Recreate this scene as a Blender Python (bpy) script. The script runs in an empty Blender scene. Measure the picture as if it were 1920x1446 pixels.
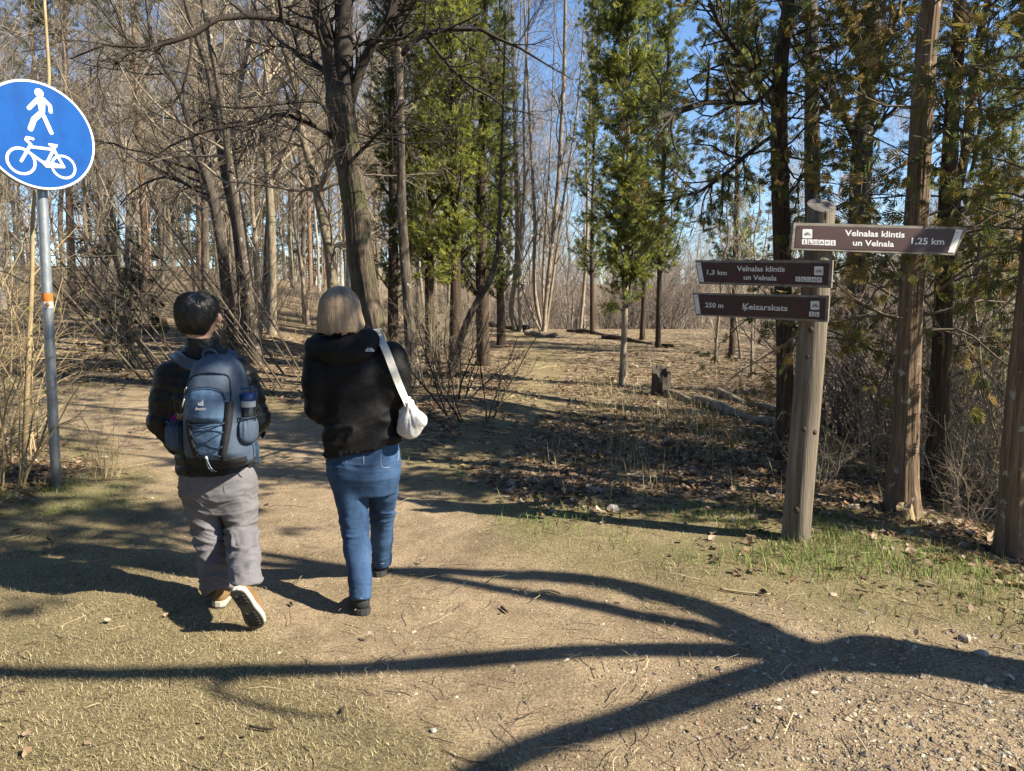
import bpy, math, random
import numpy as np
from mathutils import Vector, Matrix

# ------------------------------------------------------------------ camera, sky, sun, exposure
SC = bpy.context.scene
COL = SC.collection
F, CX, CY = 1400.0, 960.0, 723.0
PITCH = math.atan(163.0 / 1400.0)
CAMH = 1.68
cam_data = bpy.data.cameras.new("camera")
cam_data.sensor_width = 36.0
cam_data.lens = 36.0 * F / 1920.0
cam_data.clip_start = 0.05
cam_data.clip_end = 2500.0
cam = bpy.data.objects.new("camera", cam_data)
COL.objects.link(cam)
cam.location = (0, 0, CAMH)
cam.rotation_euler = (math.pi / 2 - PITCH, 0, 0)
SC.camera = cam

SUN_EL = math.radians(38.0)
SUN_AZ = np.array([0.951, -0.309])
SUN_DIR = np.array([SUN_AZ[0] * math.cos(SUN_EL), SUN_AZ[1] * math.cos(SUN_EL), math.sin(SUN_EL)])
world = bpy.data.worlds.new("World")
SC.world = world
world.use_nodes = True
wn = world.node_tree
bg = wn.nodes["Background"]
sky = wn.nodes.new("ShaderNodeTexSky")
sky.sky_type = 'NISHITA'
sky.sun_disc = False
sky.sun_elevation = SUN_EL
sky.sun_rotation = math.atan2(SUN_AZ[0], SUN_AZ[1])
sky.altitude = 100
sky.air_density = 1.0
sky.dust_density = 0.0
sky.ozone_density = 6.0
wn.links.new(sky.outputs[0], bg.inputs[0])
bg.inputs[1].default_value = 0.078
sun_data = bpy.data.lights.new("sun", 'SUN')
sun_data.energy = 5.0
sun_data.angle = math.radians(0.5)
sun_data.color = (1.0, 0.915, 0.755)
sun = bpy.data.objects.new("sun", sun_data)
COL.objects.link(sun)
sun.rotation_euler = Vector(SUN_DIR.tolist()).to_track_quat('Z', 'Y').to_euler()
sun.location = (20, -8, 20)
SC.view_settings.view_transform = 'Standard'
SC.view_settings.look = 'None'
SC.view_settings.exposure = 1.5
SC.view_settings.gamma = 1.0
SC.view_settings.use_curve_mapping = False
SC.render.engine = 'CYCLES'
SC.cycles.max_bounces = 5
SC.cycles.diffuse_bounces = 3
SC.cycles.glossy_bounces = 2
SC.cycles.transmission_bounces = 4
SC.cycles.transparent_max_bounces = 4
SC.cycles.use_denoising = True
SC.cycles.denoiser = 'OPENIMAGEDENOISE'
SC.cycles.denoising_input_passes = 'RGB_ALBEDO_NORMAL'
SC.cycles.denoising_prefilter = 'ACCURATE'

# ------------------------------------------------------------------ helpers
SP, CP = math.sin(PITCH), math.cos(PITCH)


def ray(u, v):
    a, b = (u - CX) / F, (CY - v) / F
    return a, CP + b * SP, -SP + b * CP


def at(u, v, Y):
    """the point seen at pixel (u, v) of the photograph at distance Y"""
    r = ray(u, v)
    t = Y / r[1]
    return np.array([r[0] * t, Y, CAMH + r[2] * t])


def mpp(v, Y):
    """metres per pixel at distance Y"""
    r = ray(CX, v)
    return Y / r[1] / F


def sp(t, k):
    return k * np.logaddexp(0.0, t / k)


def sstep(t):
    t = np.clip(t, 0, 1)
    return t * t * (3 - 2 * t)


def vnoise(p, seed=0):
    p = np.asarray(p, float)
    i = np.floor(p).astype(np.int64)
    f = p - i
    f = f * f * (3 - 2 * f)
    M = 0xffffffff

    def h(dx, dy, dz):
        n = ((i[..., 0] + dx) * 374761393 + (i[..., 1] + dy) * 668265263 + (i[..., 2] + dz) * 1440662683 + seed * 974634777) & M
        n = ((n ^ (n >> 13)) * 1274126177) & M
        n = n ^ (n >> 16)
        return n / float(M)
    x, y, z = f[..., 0], f[..., 1], f[..., 2]
    c00 = h(0, 0, 0) * (1 - x) + h(1, 0, 0) * x
    c10 = h(0, 1, 0) * (1 - x) + h(1, 1, 0) * x
    c01 = h(0, 0, 1) * (1 - x) + h(1, 0, 1) * x
    c11 = h(0, 1, 1) * (1 - x) + h(1, 1, 1) * x
    return (c00 * (1 - y) + c10 * y) * (1 - z) + (c01 * (1 - y) + c11 * y) * z


def fbm(p, seed=0, o=3):
    p = np.asarray(p, float)
    s, a, t = 0, 1.0, 0
    for k in range(o):
        s = s + a * vnoise(p * (2.03 ** k), seed + k)
        t += a
        a *= 0.5
    return s / t


def n2(x, y, sc, seed=0, o=3):
    x = np.asarray(x, float)
    return fbm(np.stack([x * sc, np.asarray(y, float) * sc, np.zeros_like(x)], -1), seed, o)


def hgt(x, y):
    x = np.asarray(x, float)
    y = np.asarray(y, float)
    ang = x / np.maximum(y, 2.0)
    sl = 0.043 + 0.04 * sstep((-0.16 - ang) / 0.3)
    yy = np.minimum(y, 60) + 0.15 * np.maximum(y - 60, 0)
    z = sl * sp(yy - 8.5, 1.5)
    lip = np.where(y > 6, 2.75 + 0.26 * (y - 5), 3.01 - 0.1 * (6 - y))
    z = z - 0.26 * sp(x - lip, 0.45)
    z = z - 0.22 * sp(y - 28, 2.0) * sstep((x + 0.12 * y) / 5.0)
    z = -7 + sp(z + 7, 1.0)
    r = np.hypot(x, y)
    front = sstep((y + 5) / 20)
    z = z + front * 17 * sstep((r - 30) / 55.0) * sstep((ang - 0.42) / 0.22)
    z = z + front * 13 * sstep((r - 100) / 130.0) * sstep((ang + 0.25) / 0.15)
    bank = np.exp(-(((x + 0.9) / 1.5) ** 2 + ((y - 10.5) / 2.2) ** 2))
    z = z + 0.22 * bank
    near = np.exp(-r / 40)
    z = z + 0.05 * near * (n2(x, y, 0.9, 3) - 0.5) + (0.02 * (n2(x, y, 4.0, 7, 2) - 0.5)) * near
    return z


def ground(u, v):
    """the point of the ground seen at pixel (u, v)"""
    r = np.array(ray(u, v))
    t = 1.5
    for _ in range(600):
        p = np.array([0, 0, CAMH]) + r * t
        g = p[2] - float(hgt(p[0], p[1]))
        if g < 0.002:
            break
        t += max(0.004, g * 0.5)
    return p


class MB:
    """collects geometry that becomes ONE mesh object"""

    def __init__(self):
        self.V, self.Fq, self.Ft, self.C, self.n, self.hasC = [], [], [], [], 0, False

    def add(self, V, Q=None, T=None, C=None):
        V = np.asarray(V, float).reshape(-1, 3)
        if Q is not None and len(Q):
            self.Fq.append(np.asarray(Q, np.int64).reshape(-1, 4) + self.n)
        if T is not None and len(T):
            self.Ft.append(np.asarray(T, np.int64).reshape(-1, 3) + self.n)
        self.V.append(V)
        if C is None:
            self.C.append(np.ones((len(V), 4)))
        else:
            self.hasC = True
            C = np.broadcast_to(np.asarray(C, float), (len(V), np.asarray(C).shape[-1]))
            if C.shape[1] == 3:
                C = np.concatenate([C, np.ones((len(V), 1))], 1)
            self.C.append(C)
        self.n += len(V)
        return self

    def tube(self, P, R, sides=8, cap=True, C=None):
        P = np.asarray(P, float)
        if P.ndim == 2:
            P = P[None]
        R = np.broadcast_to(np.asarray(R, float), P.shape[:2])
        V, Q = tubes(P, R, sides)
        if C is not None:
            C = np.asarray(C, float)
            if C.ndim == 2 and len(C) == len(P):
                C = np.repeat(C, P.shape[1] * sides, 0)
        T = []
        if cap:
            N, K = P.shape[:2]
            for n in range(N):
                b = n * K * sides
                e = b + (K - 1) * sides
                for j in range(1, sides - 1):
                    T.append((b, b + j + 1, b + j))
                    T.append((e, e + j, e + j + 1))
        return self.add(V, Q, T, C)

    def box(self, c, s, M=None, C=None):
        v = np.array([(x, y, z) for x in (-.5, .5) for y in (-.5, .5) for z in (-.5, .5)]) * np.asarray(s, float)
        if M is not None:
            v = v @ np.asarray(M, float).T
        v = v + np.asarray(c, float)
        return self.add(v, [(0, 1, 3, 2), (4, 6, 7, 5), (0, 4, 5, 1), (2, 3, 7, 6), (0, 2, 6, 4), (1, 5, 7, 3)], C=C)

    def mesh(self, name, smooth=True):
        me = bpy.data.meshes.new(name)
        V = np.concatenate(self.V) if self.V else np.zeros((0, 3))
        Q = np.concatenate(self.Fq) if self.Fq else np.zeros((0, 4), np.int64)
        T = np.concatenate(self.Ft) if self.Ft else np.zeros((0, 3), np.int64)
        me.vertices.add(len(V))
        me.vertices.foreach_set("co", V.astype(np.float32).ravel())
        nl = Q.size + T.size
        me.loops.add(nl)
        me.loops.foreach_set("vertex_index", np.concatenate([Q.ravel(), T.ravel()]).astype(np.int32))
        me.polygons.add(len(Q) + len(T))
        st = np.concatenate([np.arange(len(Q)) * 4, Q.size + np.arange(len(T)) * 3]).astype(np.int32)
        me.polygons.foreach_set("loop_start", st)
        me.polygons.foreach_set("use_smooth", np.full(len(Q) + len(T), bool(smooth)))
        if self.hasC:
            a = me.color_attributes.new("col", 'FLOAT_COLOR', 'POINT')
            a.data.foreach_set("color", np.concatenate(self.C).astype(np.float32).ravel())
        me.update(calc_edges=True)
        me.validate()
        return me

    def obj(self, name, mat, parent=None, origin=None, smooth=True):
        if origin is not None:
            self.V = [v - np.asarray(origin, float) for v in self.V]
        me = self.mesh(name, smooth)
        if mat is not None:
            me.materials.append(mat)
        o = bpy.data.objects.new(name, me)
        COL.objects.link(o)
        if parent is not None:
            o.parent = parent
        elif origin is not None:
            o.location = origin
        return o


def norm(a):
    return a / np.maximum(np.linalg.norm(a, axis=-1, keepdims=True), 1e-9)


def tubes(P, R, sides):
    N, K = P.shape[:2]
    T = np.empty_like(P)
    T[:, 1:-1] = P[:, 2:] - P[:, :-2]
    T[:, 0] = P[:, 1] - P[:, 0]
    T[:, -1] = P[:, -1] - P[:, -2]
    T = norm(T)
    ax = np.abs(P[:, -1] - P[:, 0])
    ref = np.zeros((N, 3))
    ref[np.arange(N), ax.argmin(1)] = 1
    U = norm(np.cross(T, ref[:, None, :]))
    W = np.cross(T, U)
    a = np.arange(sides) * 2 * math.pi / sides
    V = P[:, :, None, :] + R[:, :, None, None] * (np.cos(a)[None, None, :, None] * U[:, :, None, :] + np.sin(a)[None, None, :, None] * W[:, :, None, :])
    base = (np.arange(N) * K * sides)[:, None, None]
    k = (np.arange(K - 1) * sides)[None, :, None]
    j = np.arange(sides)[None, None, :]
    j2 = (j + 1) % sides
    Q = np.stack([base + k + j, base + k + j2, base + k + sides + j2, base + k + sides + j], -1).reshape(-1, 4)
    return V.reshape(-1, 3), Q


def smooth_path(pts, n):
    """Catmull-Rom resampling"""
    p = np.asarray(pts, float)
    p = np.vstack([2 * p[0] - p[1], p, 2 * p[-1] - p[-2]])
    m = len(p) - 3
    out = []
    for t in np.linspace(0, m - 1e-6, n):
        i = int(t)
        f = t - i
        a, b, c, d = p[i:i + 4]
        out.append(0.5 * (2 * b + (c - a) * f + (2 * a - 5 * b + 4 * c - d) * f * f + (3 * b - a - 3 * c + d) * f ** 3))
    return np.array(out)


def tag(o, label=None, cat=None, group=None, kind=None):
    if label:
        o["label"] = label
    if cat:
        o["category"] = cat
    if group:
        o["group"] = group
    if kind:
        o["kind"] = kind
    return o


def empty(name, loc, label=None, cat=None, group=None):
    o = bpy.data.objects.new(name, None)
    COL.objects.link(o)
    o.location = [float(c) for c in loc]
    o.empty_display_size = 0.2
    return tag(o, label, cat, group)


def copy_tree(o, parent=None):
    c = o.copy()
    COL.objects.link(c)
    if parent is not None:
        c.parent = parent
    for ch in list(o.children):
        copy_tree(ch, c)
    return c


# ------------------------------------------------------------------ materials
def mat_new(name):
    m = bpy.data.materials.new(name)
    m.use_nodes = True
    return m, m.node_tree, m.node_tree.nodes["Principled BSDF"]


def N(nt, t, **kw):
    n = nt.nodes.new(t)
    for k, v in kw.items():
        if k.startswith("_"):
            setattr(n, k[1:], v)
        else:
            n.inputs[k.replace("__", " ")].default_value = v
    return n


def coords(nt, scale=(1, 1, 1), world_space=False):
    tc = nt.nodes.new("ShaderNodeNewGeometry") if world_space else nt.nodes.new("ShaderNodeTexCoord")
    mp = nt.nodes.new("ShaderNodeMapping")
    mp.inputs["Scale"].default_value = scale
    nt.links.new(tc.outputs["Position" if world_space else "Object"], mp.inputs["Vector"])
    return mp.outputs[0]


def ramp(nt, fac, stops):
    r = nt.nodes.new("ShaderNodeValToRGB")
    els = r.color_ramp.elements
    while len(els) < len(stops):
        els.new(0.5)
    for e, (p, c) in zip(els, stops):
        e.position = p
        e.color = (*c, 1) if len(c) == 3 else c
    nt.links.new(fac, r.inputs[0])
    return r.outputs[0]


ALB = 0.80


def lit(nt, c):
    x = N(nt, "ShaderNodeMix", _data_type='RGBA', _blend_type='MULTIPLY')
    x.inputs[0].default_value = 1.0
    nt.links.new(c, x.inputs[6])
    x.inputs[7].default_value = (ALB, ALB, ALB, 1)
    return x.outputs[2]


def noise_mat(name, stops, scale=(8, 8, 8), detail=6, rough=0.85, bump=0.3, bscale=None, bdist=0.01, spec=0.3, attr=False, world_space=False, sheen=0, trans=0.0, metallic=0, nrough=0.6):
    m, nt, b = mat_new(name)
    v = coords(nt, scale, world_space)
    n1 = N(nt, "ShaderNodeTexNoise", Scale=1.0, Detail=detail, Roughness=nrough)
    nt.links.new(v, n1.inputs["Vector"])
    c = ramp(nt, n1.outputs["Fac"], stops)
    if attr:
        at_ = N(nt, "ShaderNodeAttribute", _attribute_name="col")
        mx = N(nt, "ShaderNodeMix", _data_type='RGBA', _blend_type='MULTIPLY')
        mx.inputs[0].default_value = 1.0
        nt.links.new(c, mx.inputs[6])
        nt.links.new(at_.outputs["Color"], mx.inputs[7])
        c = mx.outputs[2]
    c = lit(nt, c)
    nt.links.new(c, b.inputs["Base Color"])
    b.inputs["Roughness"].default_value = rough
    b.inputs["Specular IOR Level"].default_value = spec
    b.inputs["Metallic"].default_value = metallic
    if sheen:
        b.inputs["Sheen Weight"].default_value = sheen
    if bump:
        vb = coords(nt, bscale or scale, world_space)
        nb = N(nt, "ShaderNodeTexNoise", Scale=1.0, Detail=5.0, Roughness=0.65)
        nt.links.new(vb, nb.inputs["Vector"])
        bp = N(nt, "ShaderNodeBump", Strength=bump, Distance=bdist)
        nt.links.new(nb.outputs["Fac"], bp.inputs["Height"])
        nt.links.new(bp.outputs[0], b.inputs["Normal"])
    if trans:
        out = nt.nodes["Material Output"]
        tr = nt.nodes.new("ShaderNodeBsdfTranslucent")
        nt.links.new(c, tr.inputs[0])
        ms = nt.nodes.new("ShaderNodeMixShader")
        ms.inputs[0].default_value = trans
        nt.links.new(b.outputs[0], ms.inputs[1])
        nt.links.new(tr.outputs[0], ms.inputs[2])
        nt.links.new(ms.outputs[0], out.inputs[0])
    return m


def plain(name, col, rough=0.6, spec=0.4, bump=0.0, bscale=200, metallic=0, sheen=0):
    d = tuple(c * 0.85 for c in col)
    e = tuple(min(1, c * 1.12) for c in col)
    return noise_mat(name, [(0.3, d), (0.7, e)], (bscale,) * 3, 3, rough, bump, None, 0.002, spec, sheen=sheen, metallic=metallic)


def bark_mat(name, dark, mid, light, zs=0.25, xy=18, moss=None, bump=0.8, bdist=0.02, patch=None):
    m, nt, b = mat_new(name)
    v = coords(nt, (xy, xy, xy * zs))
    n1 = N(nt, "ShaderNodeTexNoise", Scale=1.0, Detail=8.0, Roughness=0.7, Distortion=0.6)
    nt.links.new(v, n1.inputs["Vector"])
    c = ramp(nt, n1.outputs["Fac"], [(0.3, dark), (0.5, mid), (0.72, light)])
    for colr, sc, lo, hi, seed in ((moss, 3.0, 0.52, 0.66, 3.0), (patch, 14.0, 0.62, 0.66, 9.0)):
        if colr:
            v2 = coords(nt, (sc, sc, sc * 0.7))
            n2_ = N(nt, "ShaderNodeTexNoise", Scale=1.0, Detail=4.0, Roughness=0.6)
            nt.links.new(v2, n2_.inputs["Vector"])
            f = ramp(nt, n2_.outputs["Fac"], [(lo, (0, 0, 0)), (hi, (1, 1, 1))])
            mx = N(nt, "ShaderNodeMix", _data_type='RGBA')
            nt.links.new(f, mx.inputs[0])
            nt.links.new(c, mx.inputs[6])
            mx.inputs[7].default_value = (*colr, 1)
            c = mx.outputs[2]
    c = lit(nt, c)
    nt.links.new(c, b.inputs["Base Color"])
    b.inputs["Roughness"].default_value = 0.9
    b.inputs["Specular IOR Level"].default_value = 0.2
    bp = N(nt, "ShaderNodeBump", Strength=bump, Distance=bdist)
    nt.links.new(n1.outputs["Fac"], bp.inputs["Height"])
    nt.links.new(bp.outputs[0], b.inputs["Normal"])
    return m


M = {}
M['oak'] = bark_mat("oak_bark", (0.025, 0.019, 0.014), (0.115, 0.09, 0.065), (0.25, 0.20, 0.145), 0.16, 34, moss=(0.11, 0.11, 0.05), bump=1.0, bdist=0.03)
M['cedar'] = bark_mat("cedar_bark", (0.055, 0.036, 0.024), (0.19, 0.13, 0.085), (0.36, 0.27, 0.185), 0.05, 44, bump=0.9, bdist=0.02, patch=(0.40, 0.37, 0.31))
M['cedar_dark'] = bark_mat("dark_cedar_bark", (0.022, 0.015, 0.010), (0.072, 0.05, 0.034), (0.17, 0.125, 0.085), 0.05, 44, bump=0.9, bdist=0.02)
M['grey_bark'] = bark_mat("grey_bark", (0.07, 0.056, 0.042), (0.24, 0.195, 0.14), (0.42, 0.345, 0.25), 0.3, 16, moss=(0.16, 0.15, 0.085), bump=0.6)
M['lichen'] = bark_mat("lichen_bark", (0.028, 0.023, 0.018), (0.105, 0.085, 0.064), (0.24, 0.195, 0.145), 0.12, 24, bump=0.8, patch=(0.42, 0.42, 0.37))
M['dark_bark'] = bark_mat("dark_bark", (0.03, 0.025, 0.02), (0.075, 0.062, 0.05), (0.15, 0.125, 0.10), 0.3, 18, bump=0.6)
M['pale_bark'] = bark_mat("pale_bark", (0.13, 0.10, 0.075), (0.29, 0.235, 0.175), (0.45, 0.375, 0.285), 0.35, 14, bump=0.4)
M['birch'] = bark_mat("birch_bark", (0.08, 0.07, 0.06), (0.40, 0.365, 0.31), (0.55, 0.51, 0.44), 2.2, 7, bump=0.3)
M['pine'] = bark_mat("pine_bark", (0.10, 0.06, 0.04), (0.27, 0.17, 0.11), (0.40, 0.27, 0.18), 0.3, 16, bump=0.7)
M['twig'] = noise_mat("twig_bark", [(0.3, (0.27, 0.215, 0.15)), (0.7, (0.52, 0.43, 0.31))], (2, 2, 2), 3, 0.85, 0)
M['twig_dark'] = noise_mat("dark_twig_bark", [(0.3, (0.022, 0.017, 0.013)), (0.7, (0.065, 0.05, 0.037))], (3, 3, 3), 3, 0.85, 0)
M['twig_dark2'] = noise_mat("brown_stem_bark", [(0.3, (0.07, 0.054, 0.04)), (0.7, (0.20, 0.158, 0.115))], (3, 3, 3), 3, 0.85, 0)
M['twig_grey'] = noise_mat("grey_twig_bark", [(0.3, (0.17, 0.14, 0.105)), (0.7, (0.36, 0.30, 0.225))], (3, 3, 3), 3, 0.85, 0)
M['twig_purple'] = noise_mat("far_twig_bark", [(0.3, (0.14, 0.112, 0.098)), (0.7, (0.31, 0.255, 0.22))], (2, 2, 2), 3, 0.9, 0)
M['twig_gold'] = noise_mat("golden_twig_bark", [(0.3, (0.26, 0.19, 0.10)), (0.7, (0.48, 0.37, 0.21))], (5, 5, 5), 3, 0.8, 0)
M['thuja'] = noise_mat("thuja_foliage", [(0.3, (0.9, 0.9, 0.9)), (0.7, (1.1, 1.1, 1.1))], (3, 3, 3), 3, 0.6, 0, attr=True, trans=0.5)
M['spruce'] = noise_mat("spruce_needles", [(0.3, (0.8, 0.8, 0.8)), (0.7, (1.1, 1.1, 1.1))], (3, 3, 3), 3, 0.65, 0, attr=True, trans=0.15)
M['attr'] = noise_mat("dry_matter", [(0.3, (0.85, 0.85, 0.85)), (0.7, (1.12, 1.12, 1.12))], (30, 30, 30), 4, 0.8, 0, attr=True, trans=0.18, spec=0.3)
M['attr_solid'] = noise_mat("mixed_stone", [(0.3, (0.75, 0.75, 0.75)), (0.7, (1.2, 1.2, 1.2))], (60, 60, 60), 4, 0.85, 0.2, attr=True, spec=0.3)
M['bud'] = noise_mat("young_leaf", [(0.3, (0.22, 0.28, 0.06)), (0.7, (0.40, 0.44, 0.12))], (20, 20, 20), 3, 0.6, 0, trans=0.35)
# ------------------------------------------------------------------ ground and path
PATH_PTS = np.array([[3.2, 1.0], [1.9, 2.4], [0.75, 3.1], [-0.35, 3.8], [-1.15, 4.9], [-2.0, 6.6], [-3.1, 8.4], [-5.0, 10.0], [-9.0, 11.5], [-15.0, 13.5], [-26.0, 18.0]])
PATH_W = np.array([1.5, 1.25, 1.0, 0.95, 1.05, 1.15, 1.2, 1.2, 1.1, 1.0, 1.0])
TRAIL = np.array([[-0.9, 6.6], [-0.35, 8.0], [0.15, 10.0], [0.35, 12.5], [0.75, 16.0], [0.6, 20.0], [-0.3, 26.0], [-1.5, 34.0]])


def seg_dist(x, y, pts, wid):
    best = np.full(np.shape(x), 1e9)
    for i in range(len(pts) - 1):
        a, b = pts[i], pts[i + 1]
        ab = b - a
        t = np.clip(((x - a[0]) * ab[0] + (y - a[1]) * ab[1]) / (ab @ ab), 0, 1)
        d = np.hypot(x - a[0] - t * ab[0], y - a[1] - t * ab[1]) - (wid[i] + (wid[i + 1] - wid[i]) * t)
        best = np.minimum(best, d)
    return best


def path_d(x, y):
    """distance outside the edge of the worn path (negative on it)"""
    x = np.asarray(x, float)
    y = np.asarray(y, float)
    d = seg_dist(x, y, PATH_PTS, PATH_W)
    return d + 0.55 * (n2(x, y, 1.3, 11) - 0.5) + 0.22 * (n2(x, y, 7.0, 12) - 0.5)


def trail_d(x, y):
    d = seg_dist(np.asarray(x, float), np.asarray(y, float), TRAIL, np.full(len(TRAIL), 0.42))
    return d + 0.35 * (n2(x, y, 1.6, 13) - 0.5)


def leaf_zone(x, y):
    """where fallen leaves lie thick"""
    d = path_d(x, y)
    a = sstep((y - 5.3) / 1.2) * sstep((d - 0.05) / 0.6) * sstep((x + 1.6 + (y - 6) * 0.5) / 1.0)
    b = sstep((d - 0.1) / 0.8) * sstep((y - 9.0) / 1.5)
    c = sstep((x - 2.9) / 0.6) * sstep((y - 3.9) / 0.8)
    e = sstep((-3.9 - x) / 0.3) * sstep((y - 4.8) / 0.8) * sstep(d / 0.5)
    return np.clip(np.maximum.reduce([a, b, c, e]), 0, 1) * (1 - 0.75 * sstep((0.15 - trail_d(x, y)) / 0.3))


def grass_green(x, y):
    g = 0.03 + 0.30 * sstep((n2(x, y, 1.1, 21) - 0.5) / 0.2)
    post = np.exp(-(((x - 1.95) / 0.9) ** 2 + ((y - 4.9) / 0.5) ** 2))
    rim = np.exp(-((y - 5.1 + 0.42 * (x - 2.0)) / 0.45) ** 2) * sstep((x - 1.5) / 0.5)
    sgn = np.exp(-(((x + 4.0) / 0.9) ** 2 + ((y - 6.0) / 0.6) ** 2))
    strip = np.exp(-((y - 5.55 - 0.1 * x) / 0.3) ** 2) * sstep((x + 1.0) / 0.6)
    return np.clip(g + post + 0.9 * rim + 1.2 * sgn + 0.55 * strip, 0, 1.3)


def build_ground():
    lr = np.concatenate([np.linspace(-6, 1.2, 14)[:-1], np.exp(np.linspace(math.log(1.2), math.log(9.0), 230)), np.exp(np.linspace(math.log(9.0), math.log(900.0), 130))[1:]])
    th = np.concatenate([np.linspace(-1.5, -0.72, 40)[:-1], np.linspace(-0.72, 0.72, 260), np.linspace(0.72, 1.5, 40)[1:]])
    Y = np.repeat(lr[:, None], len(th), 1)
    spread = np.maximum(np.abs(lr), 1.2) + np.where(lr < 1.2, (1.2 - lr) * 1.5, 0)
    X = np.tan(th)[None, :] * spread[:, None]
    X = np.clip(X, -900, 900)
    Z = hgt(X, Y)
    pd = path_d(X, Y)
    R = np.hypot(X, Y)
    fine = np.exp(-R / 7.0)
    Z = Z + fine * 0.016 * (n2(X, Y, 22.0, 31, 3) - 0.5) * (0.55 + 0.7 * (pd > 0)) - 0.035 * sstep(-pd / 0.5) * np.exp(-R / 30)
    V = np.stack([X, Y, Z], -1).reshape(-1, 3)
    nr, nc = X.shape
    i = np.arange(nr - 1)[:, None] * nc + np.arange(nc - 1)[None, :]
    Q = np.stack([i, i + 1, i + nc + 1, i + nc], -1).reshape(-1, 4)
    lz = leaf_zone(X, Y)
    gg = np.clip(grass_green(X, Y), 0, 1)
    sl = sstep((X / np.maximum(Y, 2) - 0.3) / 0.2)
    worn = sstep((0.1 - trail_d(X, Y)) / 0.4)
    C = np.stack([lz, gg, np.maximum(sstep((pd + 0.35) / 0.5), 0), worn], -1).reshape(-1, 4)
    cd = pd.reshape(-1)[Q].mean(1)
    cy = Y.reshape(-1)[Q].mean(1)
    isp = (cd < 0) & (cy < 40) & (cy > -6)
    for nm, sel in (("ground", ~isp), ("path", isp)):
        q = Q[sel]
        used, inv = np.unique(q, return_inverse=True)
        b = MB()
        b.add(V[used], inv.reshape(-1, 4), C=C[used])
        o = b.obj(nm, M['ground'])
        o["kind"] = "structure"


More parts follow.
